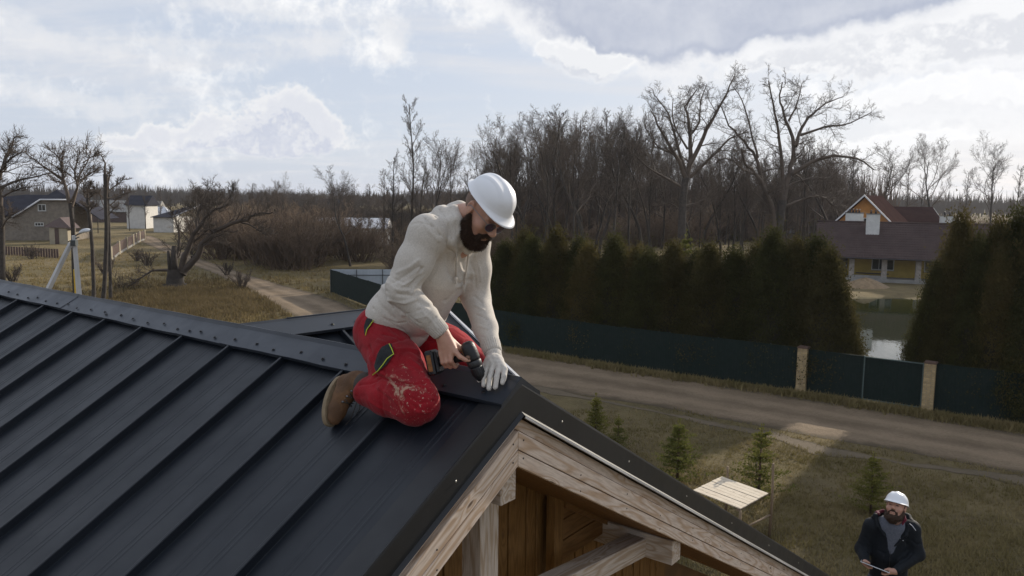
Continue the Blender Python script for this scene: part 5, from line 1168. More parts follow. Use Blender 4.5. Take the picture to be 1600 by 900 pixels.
def seg_dist(v, pts):
    best = np.full(len(v), 1e9); pts = np.asarray(pts, float)
    for a, b in zip(pts[:-1], pts[1:]):
        ba = b - a; t = np.clip((v - a) @ ba / (ba @ ba + 1e-12), 0, 1); best = np.minimum(best, np.linalg.norm(v - a - t[:, None] * ba, axis=1))
    return best
def skin_mesh(name, sd, h, frame, m, parent, it=2, disp=None, after=None):
    """surface of the implicit body in the person's frame, placed in the world"""
    v, f = sd.mesh(h); v = laplace(v, f, it)
    w = frame(v); vol = np.einsum('ij,ij->i', w[f[:, 0]] - w.mean(0), np.cross(w[f[:, 1]] - w.mean(0), w[f[:, 2]] - w.mean(0))).sum()
    if vol < 0: f = f[:, ::-1]
    if disp:
        for _ in range(1): n = vnormals(w, f); w = w + n * disp(v, w, n)[:, None]
    me = bpy.data.meshes.new(name); base = np.array(worldloc(parent)); q = w - base
    me.vertices.add(len(q)); me.vertices.foreach_set('co', q.ravel()); me.loops.add(len(f) * 4); me.loops.foreach_set('vertex_index', f.ravel().astype(np.int32)); me.polygons.add(len(f)); me.polygons.foreach_set('loop_start', np.arange(0, len(f) * 4, 4)); me.polygons.foreach_set('use_smooth', np.ones(len(f), bool)); me.update(calc_edges=True)
    me.materials.append(m); o = bpy.data.objects.new(name, me); COL.objects.link(o); o.parent = parent
    o_w = w; return o, w, f
def fnoise(v, s, seed=0, oct=3):
    """cheap smooth vector noise from summed sines"""
    r = np.random.default_rng(seed); o = np.zeros(len(v))
    for k in range(oct * 4): d = r.normal(size=3); d /= np.linalg.norm(d); fr = s * 2 ** (k // 4) * r.uniform(.7, 1.3); o += np.sin(v @ d * fr * 6.283 + r.uniform(0, 6.28)) / 2 ** (k // 4)
    return o / 5

def crease(v, s, seed, amp):
    """folds running along the zero lines of a slow noise, fading in and out"""
    return amp * (.35 - np.exp(-(fnoise(v * np.array([1, 1, 1.25]), s, seed, 2) / .11) ** 2)) * np.clip(.6 + 1.2 * fnoise(v, s * .6, seed + 1, 1), 0, 1)
# ------------------------------------------------------------------ cloth, skin and gear materials
def cloth(name, c1, c2, scale, rough=.9, bump=.25, bs_=420, sheen=.2):
    return mat(name, c1, rough, .2, scale, c2, bump, bs_, sheen=sheen, spec=.15)
MHOOD = cloth('oatmeal_marl_knit', (.60, .555, .495), (.50, .46, .405), 170, .92, .12)
MRIB = cloth('oatmeal_rib_knit', (.57, .525, .465), (.47, .43, .375), 160)
MSKIN = mat('skin', (.50, .285, .20), .52, .2, 30, (.44, .225, .155), .12, 300, sss=.12); MSKIN2 = mat('tanned_skin', (.48, .27, .19), .52, .2, 30, (.40, .21, .15), .12, 300, sss=.1)
MHAIR = mat('dark_brown_hair', (.070, .036, .019), .6, .4, 90, bump=.8, bscale=500); MSHAV = mat('shaved_hair', (.20, .13, .095), .8, .2, 120)
MHELM = mat('white_helmet_shell', (.80, .81, .83), .28, .03, 3, spec=.5); MHEL2 = mat('pale_grey_helmet_shell', (.72, .75, .80), .3, .03, 3)
MGLOVE = cloth('pale_work_glove', (.62, .58, .52), (.50, .46, .41), 60); MBLK = mat('black_rubber', (.014, .014, .016), .45, .3, 20, bump=.2, bscale=200); MORN = mat('worn_orange_print', (.30, .12, .03), .6, .5, 60)
MSUEDE = mat('brown_suede', (.17, .085, .035), .85, .4, 14, (.09, .045, .02), .3, 90); MBOOTD = mat('dark_boot_fabric', (.055, .045, .036), .85, .3, 40, bump=.3, bscale=120); MSOLE = mat('tan_crepe_sole', (.27, .20, .12), .8, .3, 20, bump=.4, bscale=60)
MYPIPE = mat('lime_piping', (.52, .60, .04), .6); MLENS = mat('violet_lens', (.035, .015, .055), .08, .1, spec=.8); MMET = mat('dull_steel', (.25, .25, .26), .35, .2, metal=.9); MBLKC = cloth('black_cordura', (.022, .024, .026), (.014, .015, .017), 60)
def trouser_mat():
    m = bpy.data.materials.new('red_work_trousers'); m.use_nodes = True; t = NT(m.node_tree); bs = t.N['Principled BSDF']; v = t.n('ShaderNodeTexCoord').outputs['Object']
    c = t.mix(t.ramp(t.noise(v, 9, 5, .6), .3, .7), (.30, .010, .018), (.20, .007, .012)); c = t.mix(t.ramp(t.noise(v, 380, 2, .5), .45, .75, 0, .35), c, (.42, .06, .06))
    k = t.n('ShaderNodeAttribute', attribute_name='plaster').outputs['Fac']
    n1 = t.noise(v, 10, 9, .74, 1.2); n2 = t.noise(v, 85, 4, .6, .3); thr = t.m('SUBTRACT', .735, t.m('MULTIPLY', k, .185)); s1 = t.ramp(t.m('SUBTRACT', n1, t.m('SUBTRACT', thr, .02)), 0.0, .09); s2 = t.ramp(t.m('SUBTRACT', n2, t.m('ADD', thr, .09)), .0, .05)
    c = t.mix(t.m('MULTIPLY', t.ramp(t.noise(v, 4.5, 3, .5), .42, .62), t.m('MULTIPLY', s1, .75)), c, (.50, .38, .26)); c = t.mix(t.m('MULTIPLY', s2, .7), c, (.55, .45, .36))
    t.put(bs.inputs['Base Color'], c); bs.inputs['Roughness'].default_value = .88; bs.inputs['Specular IOR Level'].default_value = .15; bs.inputs['Sheen Weight'].default_value = .08
    b = t.n('ShaderNodeBump'); b.inputs['Strength'].default_value = .3; b.inputs['Distance'].default_value = .002; t.put(b.inputs['Height'], t.m('ADD', t.noise(v, 500, 2, .5), t.m('MULTIPLY', s1, 2.0))); t.L.new(b.outputs[0], bs.inputs['Normal']); return m
MTROU = trouser_mat()

# ------------------------------------------------------------------ head, beard, helmet shared by both men
def head_frame(o, fwd, up, sc_=1.0):
    """head space (x to his right, y to the face, z up) to person space"""
    fwd = np.array(fwd, float); fwd /= np.linalg.norm(fwd); up = np.array(up, float); up -= fwd * (up @ fwd); up /= np.linalg.norm(up); r = np.cross(up, fwd)    # person space is left-handed
    B = np.stack([r, fwd, up]) * sc_; o = np.array(o, float)
    return (lambda p: o + np.asarray(p, float) @ B), B
def add_head(sd, T_, B):
    S_ = np.linalg.norm(B[0]); E = lambda c, r, **k: sd.ell(T_(c), np.array(r) * S_, B / S_, **k)
    E((0, -.010, .035), (.077, .098, .088), k=.02); E((0, .030, -.025), (.064, .066, .088)); E((0, .045, -.085), (.047, .050, .036), k=.025)
    sd.cap(T_((0, .090, .008)), T_((0, .117, -.030)), .008, .0125, k=.010); 
    for s in (-1, 1):
        sd.cap(T_((s * .006, .112, -.036)), T_((s * .013, .104, -.037)), .008, .007, k=.007); E((s * .042, .062, -.030), (.026, .024, .024), k=.02)
        sd.cap(T_((s * .010, .091, .022)), T_((s * .045, .078, .020)), .010, .009, k=.014); E((s * .032, .096, .002), (.017, .012, .011), k=.010, sub=True); E((s * .032, .0815, .001), (.0145, .0125, .010), k=.004)
        for a in range(7):
            t0, t1 = a / 7 * 4.6 - 1.9, (a + 1) / 7 * 4.6 - 1.9; sd.cap(T_((s * (.079 + .004 * math.sin(t0)), -.012 + .0165 * math.cos(t0) * -1, .002 + .029 * math.sin(t0))), T_((s * (.079 + .004 * math.sin(t1)), -.012 - .0165 * math.cos(t1), .002 + .029 * math.sin(t1))), .0052, k=.004)
        E((s * .077, -.008, -.002), (.007, .015, .025), k=.006)
    sd.cap(T_((-.020, .097, -.0635)), T_((.020, .097, -.0635)), .0052, k=.004); sd.cap(T_((-.017, .097, -.073)), T_((.017, .097, -.073)), .0062, k=.004); sd.cap(T_((-.017, .104, -.068)), T_((.017, .104, -.068)), .0022, k=.003, sub=True)
def add_beard(T_, B, full=1.0):
    sd = SDF(.014); S_ = np.linalg.norm(B[0]); E = lambda c, r, **k: sd.ell(T_(c), np.array(r) * S_, B / S_, **k)
    E((0, .050, -.118), (.048 * full, .046, .040)); E((0, .080, -.106), (.027, .022, .024)); E((0, .046, -.134), (.034, .036, .022))
    for s in (-1, 1): sd.chain([T_((s * .070, .004, -.030)), T_((s * .065, .014, -.062)), T_((s * .050, .040, -.100)), T_((s * .022, .074, -.116))], [.009, .017, .025, .027]); sd.cap(T_((s * .004, .105, -.051)), T_((s * .034, .086, -.068)), .0072, .0070, k=.006); sd.cap(T_((s * .034, .088, -.070)), T_((s * .034, .080, -.095)), .0075, .012, k=.008)
    E((0, .116, -.069), (.021, .014, .0095), k=.006, sub=True)
    return sd
def fibres(name, w, n, cnt, length, m, parent, down, seed=3, wd=.0011):
    r = np.random.default_rng(seed); i = r.integers(0, len(w), cnt); p = w[i] + r.normal(0, .001, (cnt, 3)); d = n[i] * .55 + np.array(down) * r.uniform(.5, 1.2, (cnt, 1)) + r.normal(0, .32, (cnt, 3)); d /= np.linalg.norm(d, axis=1)[:, None]
    s = np.cross(d, r.normal(size=(cnt, 3))); s /= np.linalg.norm(s, axis=1)[:, None]; L = length * r.uniform(.5, 1.2, (cnt, 1)); me = tri_mesh(name, (np.stack([p - s * wd, p + s * wd, p + d * L], 1).reshape(-1, 3) - np.array(worldloc(parent))), m)
    o = bpy.data.objects.new(name, me); COL.objects.link(o); o.parent = parent; return o
def helmet(T_, frame, m, parent, seed=0):
    """shell with centre crest, side ribs, rolled rim and peak; cradle band inside"""
    nu, nv = 84, 30
    def shell(off):
        V = []
        for j in range(nv + 1):
            t = j / nv; row = []
            for i in range(nu):
                a = 2 * math.pi * i / nu; ca, sa = math.cos(a), math.sin(a)                 # ca: to the right, sa: to the front
                el = t * math.pi / 2; c = math.cos(el) ** .80; s = math.sin(el) ** 1.0
                x = .104 * ca * c; y = .126 * sa * c - .006; z = .035 + .104 * s
                if t < .12: k = 1 + .035 * (1 - t / .12) ** 1.5; x *= k; y = (y + .006) * k - .006
                crest = math.exp(-(x / .017) ** 4) * .0055 * min(1, max(0, (t - .22) / .25)); side = (math.exp(-((abs(x) - .052) / .010) ** 4)) * .0035 * (1 if .30 < t < .93 else max(0, 1 - abs(t - (.30 if t < .5 else .93)) / .06)); z += (crest + side) * s; y += (crest + side) * .6 * sa * (1 - s); x += side * ca * .6
                n = np.array([x / .104 ** 2, (y + .006) / .126 ** 2, (z - .035) / .104 ** 2 + 1e-6]); n /= np.linalg.norm(n) + 1e-9; row.append(np.array([x, y, z]) - n * off)
            V.append(row)
        # brim rows under the dome, longest over the eyes
        br = []
        for q, (ex, dz) in enumerate(((1.0, -.008), (.75, -.0075), (.4, -.005))):
            row = []
            for i in range(nu):
                a = 2 * math.pi * i / nu; ca, sa = math.cos(a), math.sin(a); pk = max(0, sa) ** 2.2 * .036 + .006 + max(0, -sa) ** 4 * .010
                b = V[0][i]; d = np.array([ca, sa, 0]); row.append(np.array([b[0], b[1], .035]) + d * pk * ex + np.array([0, 0, dz - .014 * ex * max(0, sa) ** 2 + off * 0]) - np.array([0, 0, off]))
            br.append(row)
        return br + V
    A = np.array([[T_(p) for p in r] for r in shell(0)]); Bm = np.array([[T_(p) for p in r] for r in shell(.0032)])
    mb = MB(); mb.grid(frame(A.reshape(-1, 3)).reshape(A.shape), True, True); n0 = mb.n; g = MB().grid(frame(Bm.reshape(-1, 3)).reshape(Bm.shape)[::-1], True, True); mb.add(np.vstack(g.v), g.f, True)
    k = A.shape[1]; rows = A.shape[0]; rim = [(i, (i + 1) % k, n0 + (rows - 1) * k + (i + 1) % k, n0 + (rows - 1) * k + i) for i in range(k)]; mb.f += [list(q) for q in rim]; mb.sm += [True] * k
    o = obj('hard_hat', mb, m, parent); bm = bmesh.new(); bm.from_mesh(o.data); bmesh.ops.recalc_face_normals(bm, faces=bm.faces[:]); bm.to_mesh(o.data); bm.free()
    return o
def band(T_, frame, parent, m):
    V = []
    for z in (.012, .040):
        V.append([frame(np.array([T_((.083 * math.cos(a), .103 * math.sin(a) - .008, z - .012 * (math.sin(a) < -.5)))]))[0] for a in np.linspace(0, 6.283, 40, endpoint=False)])
    return obj('head_band', MB().grid(np.array(V), True, True), m, parent)

# ------------------------------------------------------------------ the worker kneeling across the ridge
def FW(v): v = np.asarray(v, float).reshape(-1, 3); return PK + v[:, :1] * UA + v[:, 1:2] * UB + v[:, 2:3] * UC
def onroof(x, y, h):
    """person-space point h metres off the near panels, seen at a pixel"""
    w = hit(x, y, NL, PK - UC * .055 + NL * h) - PK; return np.array([w @ UA, w @ UB, w @ UC])
def oncap(x, y, h): w = hit(x, y, NL, PK + NL * h) - PK; return np.array([w @ UA, w @ UB, w @ UC])
WK = thing('person', PK + UA * -.6 + UB * .1 - UC * .1, 'bearded roofer in an oatmeal hoodie and red work trousers kneeling astride the roof ridge', 'person')
SH_R, EL_R, WR_R = J(668, 366, .17), J(627, 453, .26), J(690, 520, .155); SH_L, EL_L, WR_L = J(738, 374, -.16), J(744, 466, -.19), J(771, 553, -.05)
HIP = J(617, 512, 0); WAI = J(640, 474, 0); CHE = J(680, 412, 0); UCH = J(706, 368, 0); NEK = J(724, 340, 0)
TH, BH_ = head_frame(J(755, 331, 0), (.760, .10, -.640), (.645, -.10, .754), .92)
THH, _ = head_frame(J(757, 329, 0) + np.array([.017, 0, .020]), (.735, .04, -.678), (.678, -.06, .735), .87)
# body: one continuous surface from head to hands
body = SDF(.02); add_head(body, TH, BH_)
body.chain([TH((0, -.035, -.045)), NEK + (-.01, 0, .0), UCH], [.053, .053, .055], k=.02)
body.chain([UCH, CHE, WAI, HIP], [.10, .11, .10, .11], flat=(0, 1, 0), fs=1.25)
for s, e, w_ in ((SH_R, EL_R, WR_R), (SH_L, EL_L, WR_L)): body.chain([UCH * .5 + s * .5, s, e, w_], [.055, .048, .038, .026])
# right hand closed round the drill handle
DT, DM, DC = J(731, 541, .100), J(741, 568, .085), J(757, 606, .065); BT = J(679, 566, .150); HB = J(735, 556, .098)
hx = (BT - HB) / np.linalg.norm(BT - HB); HLEN = np.linalg.norm(BT - HB); hn = np.array([0, 1.0, 0]); hn -= hx * (hn @ hx); hn /= np.linalg.norm(hn); hz_ = np.cross(hx, hn); hz_ *= np.sign(hz_[2])
def HP(t, n, z): return HB + hx * HLEN * t + hn * n + hz_ * z
for k, t in enumerate((.30, .43, .56, .68)):
    r_ = (.0098, .0102, .0096, .0085)[k]; L_ = (1, 1.05, 1, .85)[k]
    kn = HP(t, .030, .030); body.cap(WR_R * .75 + HP(t, .02, .04) * .25, kn, .020, .0125, k=.012)
    if k == 0: body.chain([kn, HP(.18, .036, .004), HP(.06, .030, -.012), HP(.0, .022, -.016)], [.0118, .0100, .0092, .0080], k=.004)
    else: body.chain([kn, HP(t + .01, .038 * L_, -.006), HP(t, .012, -.030 * L_), HP(t - .01, -.012, -.026)], [.0125, r_, r_ * .95, r_ * .85], k=.004)
body.cap(WR_R, HP(.45, .018, .035), .027, .024, k=.02, flat=tuple(hn), fs=.85); body.chain([WR_R * .7 + HP(.3, -.01, .04) * .3, HP(.28, -.012, .036), HP(.12, -.026, .022), HP(.02, -.024, .008)], [.018, .014, .011, .009], k=.008)
body_o, bw_, bf_ = skin_mesh('body', body, .0048, FW, MSKIN, WK, 1)
# finer head-and-hand detail comes from a second level on that same surface
md = body_o.modifiers.new('sub', 'SUBSURF'); md.levels = 0; md.render_levels = 1
be = add_beard(TH, BH_); bo, bw2, bf2 = skin_mesh('beard', be, .0030, FW, MHAIR, WK, 1, disp=lambda v, w, n: .003 * fnoise(v, 40, 1) + .0015 * fnoise(v, 110, 2))
fibres('beard_hair', bw2, vnormals(bw2, bf2), 9000, .013, MHAIR, bo, FW(TH((0, .02, -.1)))[0] - FW(TH((0, 0, 0)))[0] if False else (FW(TH((0, .25, -1)))[0] - FW(TH((0, 0, 0)))[0]), 4)
# close-cropped hair cap at the back of the skull
hc = SDF(.02); S9 = .92; hc.ell(TH((0, -.018, .030)), np.array((.0790, .0935, .088)) * S9, BH_ / S9); hc.ell(TH((0, .075, -.005)), (.11, .062, .11), BH_ / S9, sub=True, k=.02); hc.cap(TH((-.1, .0, -.03)), TH((.1, 0, -.03)), .03, k=.02, sub=True)
skin_mesh('hair', hc, .005, FW, MSHAV, WK, 1)
HH = helmet(THH, FW, MHELM, WK); band(THH, FW, HH, MHEL2)
# sunglasses
gl = MB(); fr = MB()
for s in (-1, 1):
    ring = [TH((s * .034 + .0275 * math.cos(a) * (1 + .06 * math.cos(2 * a)), .109 - .006 * abs(math.cos(a)) * 0 - .25 * max(0, (s * (s * .034 + .0275 * math.cos(a)) - .034)) , -.002 + .0215 * math.sin(a) - (.003 if math.sin(a) < 0 else 0))) for a in np.linspace(0, 6.283, 28, endpoint=False)]
    rw = FW(ring); cf = FW([TH((s * .034, .113, -.002))])[0]; gl.add(np.vstack([rw, cf]), [(i, (i + 1) % 28, 28) for i in range(28)], True); fr.tube(np.vstack([rw, rw[:1]]), .0013, 6, cap=False)
    fr.tube(FW([TH((s * .060, .102, .006)), TH((s * .074, .085, .012)), TH((s * .0835, .03, .014)), TH((s * .0855, -.012, .013)), TH((s * .084, -.026, .002))]), .0016, 6)
fr.tube(FW([TH((-.010, .110, .004)), TH((0, .114, .007)), TH((.010, .110, .004))]), .0014, 6)
GLS = obj('sunglasses', fr, MMET, WK); obj('lens', gl, MLENS, GLS)
# hoodie
ho = SDF(.035)
ho.ell(HIP * .35 + WAI * .65 + (0, 0, 0), (.150, .180, .115), None); 
ho.cap(WAI + (-.005, 0, -.02), CHE + (-.012, 0, 0), .118, .128, flat=(0, 1, 0), fs=1.28); ho.cap(CHE + (-.012, 0, 0), UCH + (-.005, 0, -.01), .128, .098, flat=(0, 1, 0), fs=1.40)
ho.cap(HIP + (.025, 0, .030), WAI, .128, .124, flat=(0, 1, 0), fs=1.30)
ho.cap(CHE + (.035, 0, -.06), WAI + (.10, 0, -.045), .085, .070, flat=(0, 1, 0), fs=1.5, k=.06)          # loose belly hanging forward
for s, e, w_, sg in ((SH_R, EL_R, WR_R, 1), (SH_L, EL_L, WR_L, -1)):
    ho.cap(UCH * .6 + s * .4 + (-.02, 0, -.01), s, .080, .074, k=.04); ho.cap(s, s * .5 + e * .5, .076, .070); ho.cap(s * .5 + e * .5, e, .070, .062); ho.cap(e, e * .45 + w_ * .55, .061, .053, k=.025); ho.cap(e * .45 + w_ * .55, w_ * .93 + e * .07, .050, .038, k=.02)
# hood lying bunched round the neck, a part of its own
hd = SDF(.012)
hood = [J(709, 331, -.02), J(709, 333, .045), J(712, 345, .080), J(715, 362, .076), J(720, 379, .045), J(730, 391, .006), J(744, 388, -.04), J(753, 370, -.075), J(744, 348, -.09), J(724, 332, -.075), J(718, 328, -.04), J(709, 331, -.02)]
hd.chain([J(693, 333, -.04), J(690, 338, .055), J(694, 354, .108), J(702, 374, .100), J(712, 390, .060)], [.036, .038, .033, .026, .014], k=.035)
hd.chain(hood, [.033, .033, .027, .021, .018, .016, .017, .020, .027, .033, .038, .040])
hd.ell(J(682, 348, 0), (.062, .105, .045), None, k=.03); hd.cap(J(670, 352, .06), J(684, 356, .09), .030, .024, k=.03)
hd.cap(NEK + (.050, 0, .07), UCH + (.055, 0, .01), .050, .042, k=.008, sub=True)
ho.cap(NEK + (.045, 0, .06), UCH + (.06, 0, -.01), .055, .040, k=.012, sub=True)
PXH = {}
def strokes_disp(strokes, base_noise=.0):
    def f(v, w, n):
        d = np.zeros(len(v)); cp = CAM
        for pts, wd, ht in strokes:
            # find where the pixel stroke meets the surface: nearest facing vertices along each ray
            pp = []
            for (x, y) in pts:
                rr = ray(x, y); rr /= np.linalg.norm(rr); q = w - CAM; t = q @ rr; dist = np.linalg.norm(q - t[:, None] * rr, axis=1); c = np.where((dist < .008) & ((n @ rr) < -.05))[0]
                if len(c) == 0: c = [int(dist.argmin())]
                pp.append(w[c[int(np.argmin(t[c]))]])
            if len(pp) > 1:
                sdv = seg_dist(w, pp); L = np.linalg.norm(np.array(pp[0]) - pp[-1]) + 1e-6; d += ht * np.exp(-(sdv / wd) ** 2)
        return d
    return f
HS = [([(664, 338), (676, 350), (690, 366), (702, 380), (712, 392)], .0045, -.009), ([(658, 345), (672, 360), (688, 378)], .007, .004), ([(600, 455), (622, 462), (645, 462)], .007, -.007), ([(606, 470), (632, 476), (652, 468)], .007, .006), ([(640, 450), (655, 432), (662, 420)], .007, -.008), ([(628, 444), (646, 440), (660, 428)], .006, .006), ([(612, 440), (636, 432), (655, 420)], .008, -.006), ([(618, 425), (640, 420), (656, 408)], .008, .005),
      ([(603, 440), (618, 450), (640, 455)], .006, .005), ([(622, 485), (640, 498), (655, 508)], .006, -.004), ([(660, 488), (672, 500), (684, 515)], .005, .004), ([(668, 512), (683, 496)], .0035, -.004), ([(606, 428), (616, 436), (634, 440)], .006, -.005), ([(645, 462), (652, 446), (664, 434)], .005, .005), ([(612, 482), (634, 492), (656, 486)], .006, -.005), ([(630, 494), (648, 500), (668, 496)], .005, .004), ([(672, 508), (684, 498), (690, 488)], .004, -.003),
      ([(682, 362), (686, 380), (682, 405), (671, 428), (662, 445)], .0035, -.0028), ([(690, 372), (694, 390), (690, 415), (676, 440)], .012, .003), ([(700, 400), (705, 430), (720, 446), (735, 440)], .013, -.007), ([(716, 398), (724, 425), (742, 430)], .012, .006), ([(655, 470), (675, 478), (700, 472), (716, 455)], .012, -.006),
      ([(585, 462), (600, 485), (615, 500)], .012, -.006), ([(590, 440), (606, 470), (628, 492)], .012, .006), ([(580, 480), (600, 500), (630, 518), (665, 530)], .006, -.006), ([(608, 503), (620, 508), (635, 506)], .0035, -.005), ([(636, 506), (660, 518), (676, 528)], .004, .003),
      ([(722, 470), (740, 462), (752, 470)], .006, -.005), ([(724, 482), (742, 476), (756, 482)], .006, .004), ([(728, 498), (745, 490), (760, 496)], .006, -.005), ([(732, 514), (748, 508), (762, 512)], .006, .004), ([(736, 530), (752, 524), (766, 528)], .005, -.004), ([(745, 400), (752, 420), (754, 440)], .006, .004), ([(738, 412), (745, 432), (744, 452)], .006, -.005),
      ([(690, 322), (704, 335), (712, 352)], .004, -.005), ([(680, 335), (692, 350), (705, 372), (716, 388)], .005, -.006), ([(640, 350), (655, 345), (672, 350)], .007, -.003), ([(610, 420), (600, 445)], .008, .003)]
sdisp = strokes_disp([(p, w_ * .8, h_ * 1.1) for p, w_, h_ in HS])
ho.cap(HIP + (.03, 0, .018), HIP * .8 + WAI * .2 + (.02, 0, .0), .137, .137, k=.006, flat=(0, 1, 0), fs=1.30)
HO, hw2, hf2 = skin_mesh('hoodie', ho, .0052, FW, MHOOD, WK, 2, disp=lambda v, w, n: sdisp(v, w, n) + .0012 * fnoise(v * np.array([1, 1, 1.6]), 5, 5) )
hood_d = strokes_disp([([(686, 324), (696, 334), (704, 350), (710, 370)], .004, -.008), ([(700, 322), (708, 334), (713, 350), (715, 366)], .0035, -.005), ([(682, 336), (693, 350), (703, 366)], .005, -.005), ([(672, 340), (684, 352), (696, 372), (708, 386)], .005, .003)])
HDO, _, _ = skin_mesh('hood', hd, .0045, FW, MHOOD, HO, 1, disp=lambda v, w, n: hood_d(v, w, n) + .001 * fnoise(v, 9, 8))
def sleeve_rib(a, b, r0, r1, n, name, m, frame, parent, ridge=.0012, flat=None):
    ax = np.array(b) - np.array(a); L = np.linalg.norm(ax); ax = ax / L; u_ = np.cross(ax, (0.3, .9, .2)); u_ /= np.linalg.norm(u_); v_ = np.cross(ax, u_); V = []
    for t in np.linspace(0, 1, 9):
        V.append([np.array(a) + ax * L * t + (u_ * math.cos(q) + v_ * math.sin(q)) * ((r0 + (r1 - r0) * t) * (1 - .10 * (t > .95) - .06 * (t < .05)) + ridge * math.cos(q * n)) for q in np.linspace(0, 6.283, n * 4, endpoint=False)])
    V.append([np.array(b) + (q_ - np.array(b)) * .82 - ax * .004 for q_ in V[-1]]); V = np.array(V); return obj(name, MB().grid(frame(V.reshape(-1, 3)).reshape(V.shape), True, True), m, parent)
def lerp(a, b, t): return np.array(a) * (1 - t) + np.array(b) * t
sleeve_rib(lerp(EL_R, WR_R, .76), lerp(EL_R, WR_R, 1.02), .043, .0365, 26, 'cuff', MRIB, FW, HO); sleeve_rib(lerp(EL_L, WR_L, .80), lerp(EL_L, WR_L, .99), .043, .0375, 26, 'cuff', MRIB, FW, HO)
# drawstrings with knots
def onmesh(w, n, pts, lift):
    out = []
    for x, y in pts:
        rr = ray(x, y); rr /= np.linalg.norm(rr); q = w - CAM; t = q @ rr; dist = np.linalg.norm(q - t[:, None] * rr, axis=1); c = np.where((dist < .009) & ((n @ rr) < -.05))[0]
        if len(c) == 0: c = np.array([int(dist.argmin())])
        i = c[int(np.argmin(t[c]))]; out.append(CAM + rr * (t[i] - lift))
    return np.array(out)
hn2 = vnormals(hw2, hf2)
for pts in ([(712, 365), (713, 385), (714, 405), (713, 420), (712, 433)], [(733, 390), (731, 405), (729, 420), (727, 434), (725, 445)]):
    q = onmesh(hw2, hn2, pts, .006); q[1:-1] = (q[:-2] + q[2:] + q[1:-1]) / 3; s_o = obj('drawstring', MB().tube(q, .0042, 8), MRIB, HO); e = q[-1]
    k = MB(); k.tube([e + (0, 0, .004), e - (0, 0, .004), e - (0, 0, .012), e - (0, 0, .018), e - (0, 0, .030)], [.004, .0078, .0068, .0038, .0062], 10); obj('knot', k, MRIB, s_o)
e_ = onmesh(hw2, hn2, [(711.5, 363)], .003)[0]; mb = MB(); mb.tube([e_ + (FW([(0, 0, 0)])[0] - FW([(0, 0, 0)])[0]) + np.array([.005 * math.cos(a), 0, .005 * math.sin(a)]) for a in np.linspace(0, 6.28, 12)], .0015, 5); obj('eyelet', mb, MMET, HO)
# trousers
KN_R = onroof(650, 628, .098); AN_R = onroof(572, 610, .105); HR, HL_ = HIP + (-.0, .095, -.015), HIP + (-.0, -.095, -.015)
KN_L = np.array([KN_R[0] - .075, -KN_R[1] * .86, KN_R[2] + .015]); AN_L = np.array([AN_R[0] - .075, -AN_R[1] * .95, AN_R[2]])
tr = SDF(.04); tr.ell(HIP + (-.015, 0, -.01), (.130, .178, .122), None); tr.cap(HIP + (.02, 0, .04), HIP, .115, .12, flat=(0, 1, 0), fs=1.3)
for h_, k_, a_ in ((HR, KN_R, AN_R), (HL_, KN_L, AN_L)):
    tr.cap(h_, lerp(h_, k_, .55), .112, .106); tr.cap(lerp(h_, k_, .5), k_, .108, .090); tr.cap(k_ + (.0, 0, .0), lerp(k_, a_, .55), .090, .082, k=.03); tr.cap(lerp(k_, a_, .5), lerp(k_, a_, .93), .082, .068, k=.02)
TS_ = [([(575, 560), (600, 585), (640, 598)], .010, .004), ([(583, 585), (610, 592), (640, 600), (665, 596)], .006, -.010), ([(600, 560), (630, 575), (668, 572)], .010, -.004), ([(610, 600), (628, 622), (650, 640)], .007, -.006), ([(590, 605), (612, 622), (630, 645)], .007, .006), ([(655, 600), (672, 610), (682, 620)], .006, -.005), ([(665, 590), (680, 600)], .006, .005),
       ([(600, 520), (630, 528), (660, 532), (685, 530)], .008, -.006), ([(590, 530), (620, 545), (655, 548)], .010, .005), ([(640, 560), (660, 575), (672, 595)], .010, .004), ([(575, 625), (595, 640), (620, 652)], .006, .004), ([(560, 600), (575, 598), (590, 590)], .006, -.005), ([(575, 540), (585, 565), (598, 580)], .006, -.005), ([(620, 600), (640, 620), (660, 630), (680, 628)], .005, -.005), ([(632, 625), (655, 645), (675, 645)], .006, .004)]
tdisp = strokes_disp([(p, w_ * .85, h_ * 1.35) for p, w_, h_ in TS_])
TR, tw, tf = skin_mesh('trousers', tr, .0062, FW, MTROU, WK, 2, disp=lambda v, w, n: tdisp(v, w, n) + .0030 * fnoise(v, 6, 9) + crease(v, 4.2, 31, .0065) + crease(v, 8, 33, .003))
kp = np.exp(-(np.linalg.norm(tw - FW([KN_R])[0], axis=1) / .17) ** 2) + .55 * np.exp(-(seg_dist(tw, FW([HR, KN_R])) / .16) ** 2)
at = TR.data.attributes.new('plaster', 'FLOAT', 'POINT'); at.data.foreach_set('value', np.clip(kp, 0, 1.2).astype(np.float32))
tn = vnormals(tw, tf)
